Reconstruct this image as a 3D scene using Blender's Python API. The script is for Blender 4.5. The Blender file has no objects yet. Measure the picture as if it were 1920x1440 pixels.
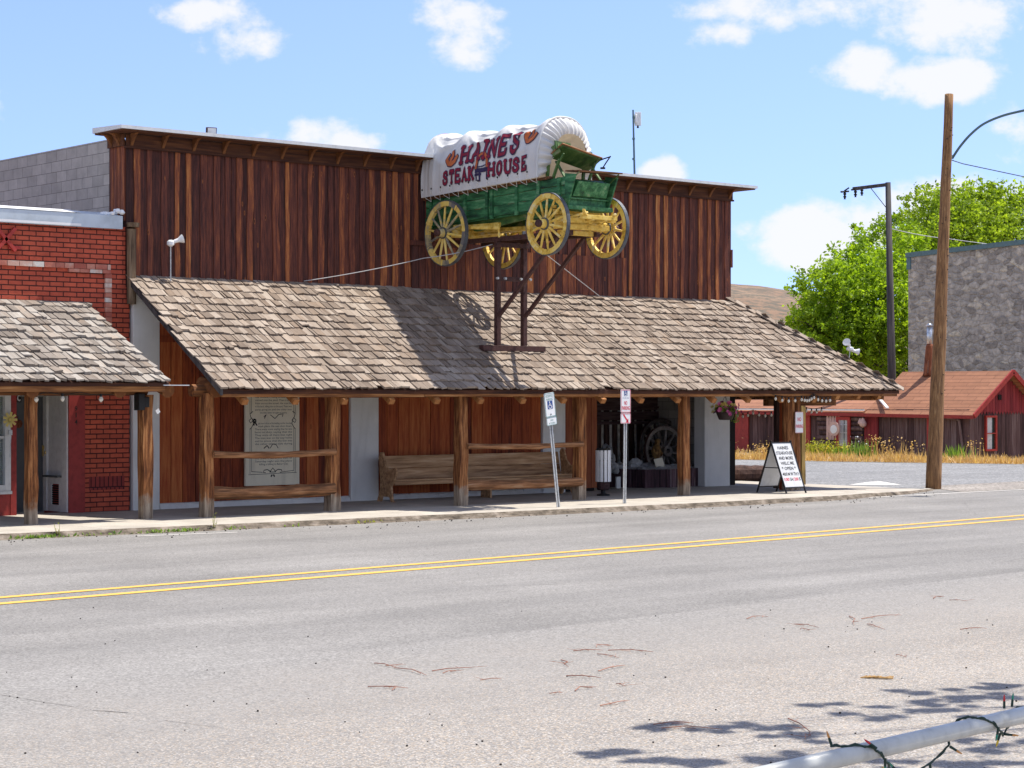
import bpy, math, random
from mathutils import Vector, Matrix, noise
R = math.radians
rng = random.Random(7)
sc = bpy.context.scene
COL = sc.collection
# ------------------------------------------------------------------ surveyed camera frame (used to measure places, metres)
ANG = R(40.3); F = 3800.0; HY = 738.0; CAM = Vector((0, -33.0, 2.24))
RT = Vector((math.cos(ANG), -math.sin(ANG), 0)); FW = Vector((math.sin(ANG), math.cos(ANG), 0)); UP = Vector((0, 0, 1))
def ray(x, y): return FW + RT * ((x - 960) / F) + UP * ((HY - y) / F)
def OY(x, y, Y): d = ray(x, y); return CAM + d * ((Y - CAM.y) / d.y)
def OX(x, y, X): d = ray(x, y); return CAM + d * ((X - CAM.x) / d.x)
def OZ(x, y, Z): d = ray(x, y); return CAM + d * ((Z - CAM.z) / d.z)
def OD(x, y, D): return CAM + ray(x, y) * D
SUN_EL = R(65.0); SUN_B = R(14.0)
SUN = Vector((math.cos(SUN_EL) * math.cos(SUN_B), -math.cos(SUN_EL) * math.sin(SUN_B), math.sin(SUN_EL)))

# ------------------------------------------------------------------ mesh builder
class MB:
    def __init__(s): s.v = []; s.f = []; s.r = []; s.m = []; s.c = []
    def cut(s): s.c.append(len(s.f))
    def build_each(s, name, mats, parent=None, **kw):
        out_ = []; cs = [0] + [c for c in s.c if c < len(s.f)] + [len(s.f)]
        for a, e in zip(cs, cs[1:]):
            if a == e: continue
            q = MB(); used = sorted({i for f in s.f[a:e] for i in f}); ix = {v: k for k, v in enumerate(used)}
            q.v = [s.v[i] for i in used]; q.f = [tuple(ix[i] for i in f) for f in s.f[a:e]]; q.r = s.r[a:e]; q.m = s.m[a:e]; out_.append(q.build(name, mats, parent, **kw))
        return out_
    def face(s, pts, r=None, m=0):
        n = len(s.v); s.v += [tuple(p) for p in pts]; s.f.append(tuple(range(n, n + len(pts))))
        s.r.append(rng.random() if r is None else r); s.m.append(m)
    def hexa(s, p, r=None, m=0):
        r = rng.random() if r is None else r
        n = len(s.v); s.v += [tuple(q) for q in p]
        for q in ((0, 3, 2, 1), (4, 5, 6, 7), (0, 1, 5, 4), (1, 2, 6, 5), (2, 3, 7, 6), (3, 0, 4, 7)):
            s.f.append(tuple(n + i for i in q)); s.r.append(r); s.m.append(m)
    def box(s, a, b, r=None, m=0):
        x0, y0, z0 = a; x1, y1, z1 = b
        if x0 > x1: x0, x1 = x1, x0
        if y0 > y1: y0, y1 = y1, y0
        if z0 > z1: z0, z1 = z1, z0
        s.hexa([(x0, y0, z0), (x1, y0, z0), (x1, y1, z0), (x0, y1, z0), (x0, y0, z1), (x1, y0, z1), (x1, y1, z1), (x0, y1, z1)], r, m)
    def obox(s, c, U, V, W, r=None, m=0):
        # centre, three half-extent vectors
        c = Vector(c); U = Vector(U); V = Vector(V); W = Vector(W)
        if U.cross(V).dot(W) < 0: U = -U
        s.hexa([c - U - V - W, c + U - V - W, c + U + V - W, c - U + V - W, c - U - V + W, c + U - V + W, c + U + V + W, c - U + V + W], r, m)
    def bar(s, a, b, w, h=None, up=(0, 0, 1), r=None, m=0):
        h = w if h is None else h
        a = Vector(a); b = Vector(b); d = (b - a); L = d.length; d.normalize()
        u = Vector(up); sd = d.cross(u)
        if sd.length < 1e-4: sd = d.cross(Vector((1, 0, 0)))
        sd.normalize(); u = sd.cross(d)
        s.obox((a + b) / 2, d * L / 2, sd * w / 2, u * h / 2, r, m)
    def tube(s, pts, rad, n=8, r=None, m=0, caps=True, jit=0.0):
        r = rng.random() if r is None else r
        pts = [Vector(p) for p in pts]
        if not hasattr(rad, '__len__'): rad = [rad] * len(pts)
        base = len(s.v); prev = None
        for i, p in enumerate(pts):
            d = (pts[min(i + 1, len(pts) - 1)] - pts[max(i - 1, 0)]).normalized()
            if prev is None:
                sd = d.cross(Vector((0, 0, 1)))
                if sd.length < 1e-3: sd = d.cross(Vector((0, 1, 0)))
            else: sd = prev - d * prev.dot(d)
            sd.normalize(); prev = sd; u = d.cross(sd)
            for k in range(n):
                a = 2 * math.pi * k / n; q = rad[i] * (1 + (rng.uniform(-jit, jit) if jit else 0))
                s.v.append(tuple(p + sd * math.cos(a) * q + u * math.sin(a) * q))
        for i in range(len(pts) - 1):
            for k in range(n):
                s.f.append((base + i * n + k, base + i * n + (k + 1) % n, base + (i + 1) * n + (k + 1) % n, base + (i + 1) * n + k)); s.r.append(r); s.m.append(m)
        if caps:
            s.f.append(tuple(base + k for k in range(n))[::-1]); s.r.append(r); s.m.append(m)
            e = base + (len(pts) - 1) * n
            s.f.append(tuple(e + k for k in range(n))); s.r.append(r); s.m.append(m)
    def lathe(s, c, prof, axis=(0, 0, 1), n=20, r=None, m=0):
        ax = Vector(axis).normalized(); c = Vector(c)
        s.tube([c + ax * (z + i * 1e-5) for i, (q, z) in enumerate(prof)], [max(q, 1e-4) for q, z in prof], n, r, m)
    def ring(s, c, axis, r0, r1, w, n=40, rnd=None, m=0, seg_rnd=False):
        ax = Vector(axis).normalized(); u = ax.cross(Vector((0, 0, 1))); u.normalize(); v = ax.cross(u); c = Vector(c)
        base = len(s.v); rn = rng.random() if rnd is None else rnd
        for k in range(n):
            a = 2 * math.pi * k / n; d = u * math.cos(a) + v * math.sin(a)
            for (q, z) in ((r0, -w / 2), (r1, -w / 2), (r1, w / 2), (r0, w / 2)): s.v.append(tuple(c + d * q + ax * z))
        for k in range(n):
            i = base + 4 * k; j = base + 4 * ((k + 1) % n)
            rr = rn if not seg_rnd else noise.random() * 0 + ((k // 4) * 0.37 % 1)
            for e in range(4):
                s.f.append((i + e, i + (e + 1) % 4, j + (e + 1) % 4, j + e)); s.r.append(rr); s.m.append(m)
    def grid(s, fn, nu, nv, r=0.5, m=0):
        b = len(s.v)
        for i in range(nu + 1):
            for j in range(nv + 1): s.v.append(tuple(fn(i / nu, j / nv)))
        for i in range(nu):
            for j in range(nv):
                a = b + i * (nv + 1) + j
                s.f.append((a, a + nv + 1, a + nv + 2, a + 1)); s.r.append(r); s.m.append(m)
    def build(s, name, mats, parent=None, smooth=False, bevel=0, flip=False):
        L = Vector(parent['_o']) if parent is not None else Vector((0, 0, 0))
        me = bpy.data.meshes.new(name)
        me.from_pydata([(v[0] - L.x, v[1] - L.y, v[2] - L.z) for v in s.v], [], s.f)
        if not isinstance(mats, (list, tuple)): mats = [mats]
        for q in mats: me.materials.append(q)
        at = me.attributes.new('rnd', 'FLOAT', 'FACE'); at.data.foreach_set('value', s.r)
        me.polygons.foreach_set('material_index', s.m)
        if smooth: me.polygons.foreach_set('use_smooth', [True] * len(s.f))
        me.update()
        o = bpy.data.objects.new(name, me); COL.objects.link(o)
        if parent is not None: o.parent = parent; o['_o'] = parent['_o']
        else: o['_o'] = (0.0, 0.0, 0.0)
        if bevel:
            b = o.modifiers.new('bevel', 'BEVEL'); b.width = bevel; b.segments = 2; b.limit_method = 'ANGLE'
        return o
def smooth_path(P, n=6):
    Q = []
    for i in range(len(P) - 1):
        a, b_, c, d = P[max(i - 1, 0)], P[i], P[i + 1], P[min(i + 2, len(P) - 1)]
        for k in range(n):
            t = k / n; Q.append(.5 * ((2 * b_) + (c - a) * t + (2 * a - 5 * b_ + 4 * c - d) * t * t + (3 * b_ - a - 3 * c + d) * t ** 3))
    return Q + [P[-1]]
def tag(o, label, cat, group=None):
    o['label'] = label; o['category'] = cat
    if group: o['group'] = group
    return o
def thing(name, loc, label, cat, group=None):
    o = bpy.data.objects.new(name, None); o.empty_display_size = .3; COL.objects.link(o); o.location = loc
    o['_o'] = tuple(loc); return tag(o, label, cat, group)
def kind(o, k): o['kind'] = k; return o
def dup(o, parent, delta=(0, 0, 0)):
    c = o.copy(); COL.objects.link(c); c.parent = parent; c.location = Vector(o.location) + Vector(delta); return c
def dup_tree(root, loc, label):
    r = root.copy(); COL.objects.link(r); r.location = loc; r['label'] = label
    for ch in list(root.children):
        c = ch.copy(); COL.objects.link(c); c.parent = r
        for g in ch.children:
            d = g.copy(); COL.objects.link(d); d.parent = c
    return r
_tc = {}
def text2d(s, bold=0.0):
    k = (s, bold)
    if k not in _tc:
        cu = bpy.data.curves.new('t', 'FONT'); cu.body = s; cu.size = 1; cu.offset = bold; cu.resolution_u = 2
        o = bpy.data.objects.new('t', cu); COL.objects.link(o)
        dg = bpy.context.evaluated_depsgraph_get(); me = bpy.data.meshes.new_from_object(o.evaluated_get(dg))
        vs = [(v.co.x, v.co.y) for v in me.vertices]; fs = [tuple(p.vertices) for p in me.polygons]
        bpy.data.objects.remove(o); bpy.data.curves.remove(cu); bpy.data.meshes.remove(me)
        _tc[k] = (vs, fs)
    return _tc[k]
def text(mb, s, O, U, V, h, w=None, bold=0.0, m=0, align='C'):
    # flat lettering: O centre of the line, U right, V up, h cap height, w fitted width
    vs, fs = text2d(s, bold)
    if not vs: return
    x0 = min(v[0] for v in vs); x1 = max(v[0] for v in vs)
    k = h / 0.7; kx = k if w is None else w / max(x1 - x0, 1e-6)
    O = Vector(O); U = Vector(U); V = Vector(V); cx = (x0 + x1) / 2 if align == 'C' else x0
    P = [O + U * ((x - cx) * kx) + V * ((y - .35) * k) for x, y in vs]
    n = len(mb.v); mb.v += [tuple(p) for p in P]
    for f in fs: mb.f.append(tuple(n + i for i in f)); mb.r.append(.5); mb.m.append(m)

# ------------------------------------------------------------------ materials
class NT:
    def __init__(s, name):
        s.m = bpy.data.materials.new(name); s.m.use_nodes = True; s.t = s.m.node_tree; s.n = s.t.nodes
        s.b = s.n['Principled BSDF']; s.out = s.n['Material Output']
        s.b.inputs['Specular IOR Level'].default_value = .3
    def add(s, typ, **kw):
        q = s.n.new(typ)
        for k, v in kw.items(): setattr(q, k, v)
        return q
    def link(s, a, b): s.t.links.new(a, b)
    def val(s, v):
        return v
    def math(s, op, a, b=None, c=None, clamp=False):
        q = s.add('ShaderNodeMath', operation=op); q.use_clamp = clamp
        for i, x in enumerate((a, b, c)):
            if x is None: continue
            if isinstance(x, (int, float)): q.inputs[i].default_value = x
            else: s.link(x, q.inputs[i])
        return q.outputs[0]
    def co(s): return s.add('ShaderNodeTexCoord').outputs['Object']
    def rnd(s): return s.add('ShaderNodeAttribute', attribute_name='rnd').outputs['Fac']
    def mapv(s, v, sc, off=None):
        q = s.add('ShaderNodeMapping'); q.inputs['Scale'].default_value = sc; s.link(v, q.inputs['Vector'])
        if off is not None: s.link(off, q.inputs['Location'])
        return q.outputs[0]
    def comb(s, x, y, z):
        q = s.add('ShaderNodeCombineXYZ')
        for i, a in enumerate((x, y, z)):
            if isinstance(a, (int, float)): q.inputs[i].default_value = a
            else: s.link(a, q.inputs[i])
        return q.outputs[0]
    def noise(s, v, scale, det=5, rough=.6, dist=0):
        q = s.add('ShaderNodeTexNoise'); q.inputs['Scale'].default_value = scale; q.inputs['Detail'].default_value = det
        q.inputs['Roughness'].default_value = rough; q.inputs['Distortion'].default_value = dist; s.link(v, q.inputs['Vector']); return q.outputs['Fac']
    def vor(s, v, scale, out='Color', feat='F1', rand=1):
        q = s.add('ShaderNodeTexVoronoi', feature=feat); q.inputs['Scale'].default_value = scale; q.inputs['Randomness'].default_value = rand; s.link(v, q.inputs['Vector']); return q.outputs[out]
    def ramp(s, f, stops, mode='LINEAR'):
        q = s.add('ShaderNodeValToRGB'); e = q.color_ramp.elements; q.color_ramp.interpolation = mode
        while len(e) < len(stops): e.new(.5)
        for i, (p, c) in enumerate(stops):
            e[i].position = p; e[i].color = (c[0], c[1], c[2], 1) if hasattr(c, '__len__') else (c, c, c, 1)
        s.link(f, q.inputs[0]); return q.outputs[0]
    def mix(s, f, a, b, mode='MIX'):
        q = s.add('ShaderNodeMix', data_type='RGBA', blend_type=mode)
        for i, x in ((0, f), (6, a), (7, b)):
            if isinstance(x, (int, float)): q.inputs[i].default_value = x
            elif isinstance(x, (tuple, list)): q.inputs[i].default_value = (x[0], x[1], x[2], 1)
            else: s.link(x, q.inputs[i])
        return q.outputs[2]
    def bump(s, h, st=.3, d=.01):
        q = s.add('ShaderNodeBump'); q.inputs['Strength'].default_value = st; q.inputs['Distance'].default_value = d
        s.link(h, q.inputs['Height']); s.link(q.outputs[0], s.b.inputs['Normal'])
    def col(s, c): s.link(c, s.b.inputs['Base Color'])
    def fin(s, rough=.85, metal=0, spec=None):
        s.b.inputs['Roughness'].default_value = rough; s.b.inputs['Metallic'].default_value = metal
        if spec is not None: s.b.inputs['Specular IOR Level'].default_value = spec
        return s.m
def surf(name, stops, scale=(1, 1, 1), ns=6, det=6, rv=.3, rough=.85, metal=0, bump=.3, bd=.008, spec=.3, fine=None, nrough=.62, gain=1.45, knots=None):
    """noise-tinted surface; rv = share of the per-piece random tint"""
    t = NT(name); r = t.rnd()
    off = t.comb(t.math('MULTIPLY', r, 37.), t.math('MULTIPLY', r, 91.), t.math('MULTIPLY', r, 53.))
    v = t.mapv(t.co(), scale, off)
    n = t.noise(v, ns, det, nrough)
    ng = t.math('ADD', t.math('MULTIPLY', t.math('SUBTRACT', n, .5), gain), .5)
    f = t.math('ADD', t.math('MULTIPLY', ng, 1 - rv), t.math('MULTIPLY', r, rv))
    cl_ = t.ramp(f, stops)
    if knots:
        kd = t.vor(t.mapv(t.co(), (4.5, 4.5, 1.6), off), 1.0, 'Distance')
        cl_ = t.mix(t.ramp(kd, [(.035, .9), (.06, 0.)]), cl_, knots[0]); cl_ = t.mix(t.ramp(kd, [(.055, 0.), (.075, .75), (.11, 0.)]), cl_, knots[1])
    t.col(cl_)
    h = n if fine is None else t.noise(t.co(), fine, 4)
    if bump: t.bump(h, bump, bd)
    return t.fin(rough, metal, spec)
def H(h):
    h = h.lstrip('#'); c = [int(h[i:i + 2], 16) / 255 for i in (0, 2, 4)]
    return tuple(x / 12.92 if x <= .04045 else ((x + .055) / 1.055) ** 2.4 for x in c)
def paint(name, c, var=.25, rough=.6, ns=9, metal=0, bump=.08):
    d = tuple(x * (1 - var) for x in c); l = tuple(min(x * (1 + var * .5), .9) for x in c)
    return surf(name, [(.3, d), (.5, c), (.72, l)], ns=ns, rv=.15, rough=rough, metal=metal, bump=bump, bd=.003)
WV = (7, 7, .55); WX = (.6, 8, 8); WY = (8, .6, 8)
m_front = surf('false_front_boards', [(.27, (.030, .0115, .0105)), (.39, (.070, .0235, .0185)), (.50, (.135, .041, .026)), (.59, (.225, .069, .031)), (.68, (.39, .135, .042)), (.78, (.52, .25, .09))], (9, 9, .7), 2.4, 9, .34, .8, bump=.6, bd=.014, nrough=.74, gain=1.25, knots=((.02, .007, .005), (.34, .11, .03)))
m_lower = surf('stained_boards', [(.22, (.07, .013, .007)), (.40, (.20, .037, .012)), (.58, (.36, .074, .020)), (.78, (.50, .155, .045))], WV, 2.6, 8, .35, .75, bump=.35, bd=.008, nrough=.68, knots=((.03, .008, .004), (.12, .028, .010)))
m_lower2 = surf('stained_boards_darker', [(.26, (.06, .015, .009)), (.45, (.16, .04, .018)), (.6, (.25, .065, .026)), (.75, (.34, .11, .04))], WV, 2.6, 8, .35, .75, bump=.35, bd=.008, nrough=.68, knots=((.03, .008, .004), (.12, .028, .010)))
def post_mat(name, base):
    t = NT(name); r = t.rnd(); c = t.co()
    off = t.comb(t.math('MULTIPLY', r, 37.), t.math('MULTIPLY', r, 91.), 0.)
    n = t.noise(t.mapv(c, (9, 9, .7), off), 2.4, 8, .7); n = t.math('ADD', t.math('MULTIPLY', t.math('SUBTRACT', n, .5), 1.4), .5)
    a = t.ramp(n, base)
    g = t.ramp(n, [(.3, (.12, .085, .055)), (.55, (.30, .23, .165)), (.75, (.46, .38, .28))])
    z = t.add('ShaderNodeSeparateXYZ'); t.link(c, z.inputs[0])
    # bare weathered foot where the stain has worn off
    f = t.math('ADD', z.outputs[2], t.math('MULTIPLY', t.noise(c, 5, 3), .5))
    w = t.ramp(f, [(.0, 1.), (.58, 1.), (.74, 0.)])
    t.col(t.mix(w, a, g)); t.bump(n, .6, .015); return t.fin(.85)
m_post = post_mat('hewn_post_wood', [(.28, (.05, .017, .007)), (.44, (.16, .056, .018)), (.58, (.31, .125, .042)), (.76, (.48, .25, .10))])
m_log = surf('rail_log_wood', [(.28, (.055, .028, .016)), (.48, (.17, .075, .03)), (.62, (.32, .15, .065)), (.78, (.42, .27, .16))], WX, 2.4, 8, .2, .8, bump=.5, bd=.012)
m_beam = surf('beam_wood', [(.28, (.05, .02, .009)), (.48, (.17, .065, .02)), (.64, (.32, .135, .04)), (.78, (.45, .23, .09))], WX, 2.2, 8, .3, .8, bump=.4)
m_rafter = surf('rafter_wood', [(.3, (.14, .05, .015)), (.5, (.30, .12, .035)), (.7, (.44, .21, .075))], (4, 4, 4), 2, 6, .4, .8)
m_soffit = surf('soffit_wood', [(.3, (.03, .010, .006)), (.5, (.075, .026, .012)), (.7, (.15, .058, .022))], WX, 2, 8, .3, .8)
SHK = [(.2, (.075, .058, .047)), (.38, (.148, .122, .100)), (.52, (.215, .183, .153)), (.66, (.285, .252, .215)), (.84, (.40, .37, .33))]
def shake(name, k):
    st = [(p, tuple(x * q for x, q in zip(c, k))) for p, c in SHK]
    t = NT(name); r = t.rnd(); c = t.co()
    off = t.comb(t.math('MULTIPLY', r, 37.), t.math('MULTIPLY', r, 91.), t.math('MULTIPLY', r, 53.))
    g = t.noise(t.mapv(c, (26, 1.6, 1.6), off), 1.8, 6, .7)
    big = t.noise(c, .55, 4)
    f = t.math('ADD', t.math('MULTIPLY', g, .55), t.math('ADD', t.math('MULTIPLY', r, .30), t.math('MULTIPLY', big, .25)))
    f = t.math('ADD', t.math('MULTIPLY', t.math('SUBTRACT', f, .5), 1.1), .48)
    a = t.ramp(f, st)
    warm = t.ramp(t.noise(t.mapv(c, (.9, .9, .9), off), 1.0, 2), [(.5, 0.), (.75, .55)])
    a = t.mix(warm, a, t.mix(.5, a, (.36, .235, .14)))
    t.col(a); t.bump(g, .5, .008); return t.fin(.9)
m_shake = shake('weathered_shakes', (1.05, .985, .93)); m_shake2 = shake('grey_shakes', (1.08, 1.12, 1.16))
def stucco(name, c, v=.12, stain=(.45, .44, .40)):
    t = NT(name); co = t.co(); n = t.noise(co, 2.2, 6, .65); s = t.noise(t.mapv(co, (3, 3, .6)), 2, 6, .6)
    a = t.ramp(n, [(.3, tuple(x * (1 - v) for x in c)), (.7, c)])
    a = t.mix(t.math('MULTIPLY', t.ramp(s, [(.52, 0.), (.75, 1.)]), .35), a, stain)
    t.col(a); t.bump(t.noise(co, 60, 4), .4, .004); return t.fin(.9)
m_white = stucco('white_stucco', (.78, .77, .73)); m_plaster = stucco('rough_white_plaster', (.74, .73, .70))
m_panel = paint('white_painted_wood', (.66, .66, .63), .12)
def bricks(name, ax, bw, bh, mort, c1, c2, cm, bias=0, rough=.8, stain=None, bump=.8, var=.35):
    t = NT(name); co = t.co(); z = t.add('ShaderNodeSeparateXYZ'); t.link(co, z.inputs[0])
    v = t.comb(z.outputs[ax], z.outputs[2], 0.)
    nn = t.noise(co, 6, 3)
    q = t.add('ShaderNodeTexBrick'); q.inputs['Scale'].default_value = 1; q.inputs['Brick Width'].default_value = bw; q.inputs['Row Height'].default_value = bh
    q.inputs['Mortar Size'].default_value = mort; q.inputs['Mortar Smooth'].default_value = .25; q.inputs['Bias'].default_value = bias
    q.inputs['Color1'].default_value = (*c1, 1); q.inputs['Color2'].default_value = (*c2, 1); q.inputs['Mortar'].default_value = (*cm, 1)
    dv = t.add('ShaderNodeVectorMath', operation='ADD'); t.link(v, dv.inputs[0])
    t.link(t.comb(t.math('MULTIPLY', t.math('SUBTRACT', nn, .5), mort * 1.2), t.math('MULTIPLY', t.math('SUBTRACT', t.noise(co, 9, 2), .5), mort * 1.2), 0.), dv.inputs[1])
    t.link(dv.outputs[0], q.inputs['Vector'])
    n = t.noise(co, 3.2, 7, .7)
    a = t.mix(1.0, q.outputs['Color'], t.ramp(n, [(.25, 1 - var), (.75, 1 + var * .5)]), 'MULTIPLY')
    if stain:
        s = t.ramp(t.noise(t.mapv(co, stain[0]), stain[1], 6, .7), [(stain[2], 0.), (stain[2] + .14, stain[4])])
        a = t.mix(s, a, stain[3])
    t.col(a)
    h = t.math('ADD', t.math('MULTIPLY', q.outputs['Fac'], -1.), t.math('MULTIPLY', t.noise(co, 45, 4), .25))
    t.bump(h, bump, .012); return t.fin(rough)
m_brick = bricks('red_painted_brick', 0, .268, .0885, .011, (.56, .108, .055), (.47, .085, .046), (.075, .018, .014), stain=((2, 2, 2), 1.6, .68, (.45, .20, .14), .35))
m_cmu = bricks('grey_block', 1, .41, .205, .006, (.50, .475, .43), (.41, .39, .355), (.22, .21, .19), stain=((1, 1, .6), .8, .6, (.2, .195, .19), .5), bump=.5, var=.25)
m_sold = bricks('red_soldier_brick', 0, .0885, .268, .011, (.30, .045, .035), (.26, .040, .035), (.05, .012, .012))
m_redpaint = paint('dark_red_paint', (.30, .034, .028), .25, .55); m_brightred = paint('red_paint', (.40, .045, .035), .25, .6)
m_pinkbrick = surf('chipped_brick', [(.3, (.36, .10, .07)), (.5, (.50, .20, .14)), (.66, (.58, .40, .32)), (.75, (.62, .58, .52))], (1, 1, 1), 3, 6, .45, .85, fine=30)
# stone
def stone():
    t = NT('rubble_stone'); co = t.co(); z = t.add('ShaderNodeSeparateXYZ'); t.link(co, z.inputs[0])
    v = t.comb(t.math('MULTIPLY', z.outputs[1], .75), t.math('MULTIPLY', z.outputs[2], 1.3), 0.)
    d = t.add('ShaderNodeVectorMath', operation='ADD'); t.link(v, d.inputs[0])
    t.link(t.comb(t.math('MULTIPLY', t.noise(co, 2.2, 3), .35), t.math('MULTIPLY', t.noise(co, 2.9, 3), .35), 0.), d.inputs[1])
    cell = t.vor(d.outputs[0], 3.1); bw = t.add('ShaderNodeRGBToBW'); t.link(cell, bw.inputs[0])
    edge = t.vor(d.outputs[0], 3.1, 'Distance', 'DISTANCE_TO_EDGE')
    a = t.ramp(bw.outputs[0], [(.15, (.26, .24, .215)), (.5, (.37, .345, .31)), (.72, (.44, .41, .365)), (.9, (.52, .475, .385))])
    a = t.mix(1., a, t.ramp(t.noise(co, 4.5, 8, .75), [(.3, .5), (.7, 1.5)]), 'MULTIPLY')
    a = t.mix(t.ramp(edge, [(0., .6), (.07, 0.)]), a, (.38, .36, .33))
    t.col(a); t.bump(t.math('ADD', t.ramp(edge, [(0., 0.), (.15, 1.)]), t.noise(co, 8, 6)), .8, .05); return t.fin(.95)
m_stone = stone()
def asphalt(name, stops, pscale, pmix, extra=None, bump=.5):
    t = NT(name); co = t.co()
    v = t.vor(co, pscale); bw = t.add('ShaderNodeRGBToBW'); t.link(v, bw.inputs[0])
    n = t.noise(co, .35, 5, .6); f2 = t.noise(co, 90, 4, .8); m2 = t.noise(t.mapv(co, (.10, 1.1, 1)), 1.0, 5, .6)
    f = t.math('ADD', t.math('MULTIPLY', bw.outputs[0], pmix), t.math('MULTIPLY', f2, 1 - pmix))
    a = t.ramp(f, stops)
    a = t.mix(1., a, t.ramp(n, [(.3, .86), (.7, 1.1)]), 'MULTIPLY')
    a = t.mix(1., a, t.ramp(m2, [(.3, .84), (.7, 1.12)]), 'MULTIPLY')
    if extra: a = extra(t, co, a)
    t.col(a); t.bump(bw.outputs[0], bump, .012); return t.fin(.9)
def pebble_tint(t, co, a):
    v = t.vor(t.mapv(co, (1, 1, 1)), 78.); h = t.add('ShaderNodeSeparateColor'); t.link(v, h.inputs[0])
    a = t.mix(t.ramp(h.outputs[0], [(.66, 0.), (.74, .45)]), a, (.46, .36, .25))
    a = t.mix(t.ramp(h.outputs[1], [(.80, 0.), (.86, .7)]), a, (.13, .12, .115))
    return t.mix(t.ramp(h.outputs[2], [(.88, 0.), (.92, .8)]), a, (.50, .47, .43))
SEAM = (OZ(0, 1302, 0), OZ(1760, 1091, 0))
def lot_mix(t, co, a):
    a = pebble_tint(t, co, a); z = t.add('ShaderNodeSeparateXYZ'); t.link(co, z.inputs[0]); k = (SEAM[1].y - SEAM[0].y) / (SEAM[1].x - SEAM[0].x)
    d = t.math('SUBTRACT', t.math('ADD', t.math('MULTIPLY', z.outputs[0], k), SEAM[0].y - k * SEAM[0].x), z.outputs[1])
    d = t.math('ADD', d, t.math('MULTIPLY', t.math('SUBTRACT', t.noise(co, .8, 5), .5), 3.0))
    f = t.ramp(t.math('MULTIPLY', d, .25), [(.0, 0.), (1., 1.)])
    v = t.vor(co, 55.); bw = t.add('ShaderNodeRGBToBW'); t.link(v, bw.inputs[0])
    return t.mix(f, t.ramp(bw.outputs[0], [(.2, (.165, .159, .15)), (.5, (.222, .214, .203)), (.8, (.29, .28, .264))]), a)
def wheel_paths(t, co, a):
    z = t.add('ShaderNodeSeparateXYZ'); t.link(co, z.inputs[0])
    y = t.math('ADD', t.math('SUBTRACT', z.outputs[1], t.math('MULTIPLY', z.outputs[0], .075)), t.math('MULTIPLY', t.noise(t.mapv(co, (.08, .08, 1)), 1.5, 2), .5))
    acc = None
    for c in (-8.6, -10.4, -15.6, -17.4):
        d = t.math('MULTIPLY', t.math('SUBTRACT', y, c), 1.9); g = t.math('SUBTRACT', 1., t.math('MULTIPLY', d, d), clamp=True); acc = g if acc is None else t.math('ADD', acc, g)
    acc = t.math('MULTIPLY', acc, t.ramp(t.noise(t.mapv(co, (.2, .9, 1)), 1.2, 5), [(.35, .25), (.65, 1.)]))
    a = t.mix(t.math('MULTIPLY', acc, .22), a, (.15, .147, .143))
    sp = t.ramp(t.noise(co, 1.7, 6, .7), [(.66, 0.), (.74, .45)]); a = t.mix(sp, a, (.13, .125, .12))
    e = t.vor(t.mapv(t.add('ShaderNodeTexCoord').outputs['Object'], (.16, .5, 1)), .55, 'Distance', 'DISTANCE_TO_EDGE')
    cr = t.math('MULTIPLY', t.ramp(e, [(.0, 1.), (.0045, .0)]), t.ramp(t.noise(co, .5, 3), [(.5, 0.), (.62, .5)]))
    return t.mix(cr, a, (.10, .095, .09))
def tracks(t, co, a):
    # old sealed cracks running with the street
    w = t.noise(t.mapv(co, (.25, .25, 1)), 2.2, 6, .6); z = t.add('ShaderNodeSeparateXYZ'); t.link(co, z.inputs[0])
    return a
m_road = asphalt('chip_seal_road', [(.22, (.142, .136, .128)), (.45, (.204, .197, .186)), (.62, (.253, .244, .231)), (.85, (.322, .310, .292))], 55., .6, wheel_paths)
m_lot = asphalt('pebble_lot', [(.22, (.168, .158, .146)), (.42, (.232, .219, .203)), (.62, (.278, .264, .245)), (.85, (.35, .334, .312))], 84., .65, lot_mix, .3)
m_side = asphalt('side_street_asphalt', [(.22, (.11, .112, .115)), (.45, (.185, .188, .19)), (.62, (.26, .262, .265)), (.85, (.38, .375, .37))], 22., .6)
m_earth = surf('dry_earth', [(.3, (.20, .145, .085)), (.5, (.29, .215, .13)), (.7, (.36, .27, .16))], (1, 1, 1), .6, 8, 0, .95, fine=20)
m_gravel = asphalt('verge_gravel', [(.22, (.13, .115, .10)), (.45, (.24, .22, .195)), (.62, (.32, .29, .26)), (.85, (.45, .41, .36))], 20., .7)
def concrete(name, c, k=.25):
    t = NT(name); co = t.co(); n = t.noise(co, 1.3, 7, .65); f = t.noise(co, 40, 4, .7)
    a = t.ramp(n, [(.3, tuple(x * (1 - k) for x in c)), (.7, tuple(x * 1.1 for x in c))])
    a = t.mix(1., a, t.ramp(f, [(.3, .85), (.7, 1.1)]), 'MULTIPLY'); t.col(a); t.bump(f, .4, .005); return t.fin(.9)
m_conc = concrete('sidewalk_concrete', (.44, .405, .35)); m_kerb = surf('worn_kerb', [(.3, (.055, .043, .031)), (.5, (.135, .11, .083)), (.7, (.25, .21, .17))], (2, 2, 4), 2, 8, .1, .95, fine=14, bump=.8, bd=.03)
def line_paint(name, c, wear=.45):
    t = NT(name); co = t.co(); n = t.noise(co, 22, 5, .75); b = t.noise(co, 1.1, 4)
    f = t.ramp(t.math('ADD', n, t.math('MULTIPLY', b, .35)), [(wear + .08, 1.), (wear + .22, 0.)])
    t.col(t.mix(f, c, (.26, .25, .24))); return t.fin(.8)
m_yellow = line_paint('yellow_line_paint', (.66, .385, .085), .34); m_wline = line_paint('white_line_paint', (.66, .64, .60), .42)
m_capmetal = paint('galvanised_cap', (.62, .64, .65), .15, .45, metal=.0)
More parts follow.
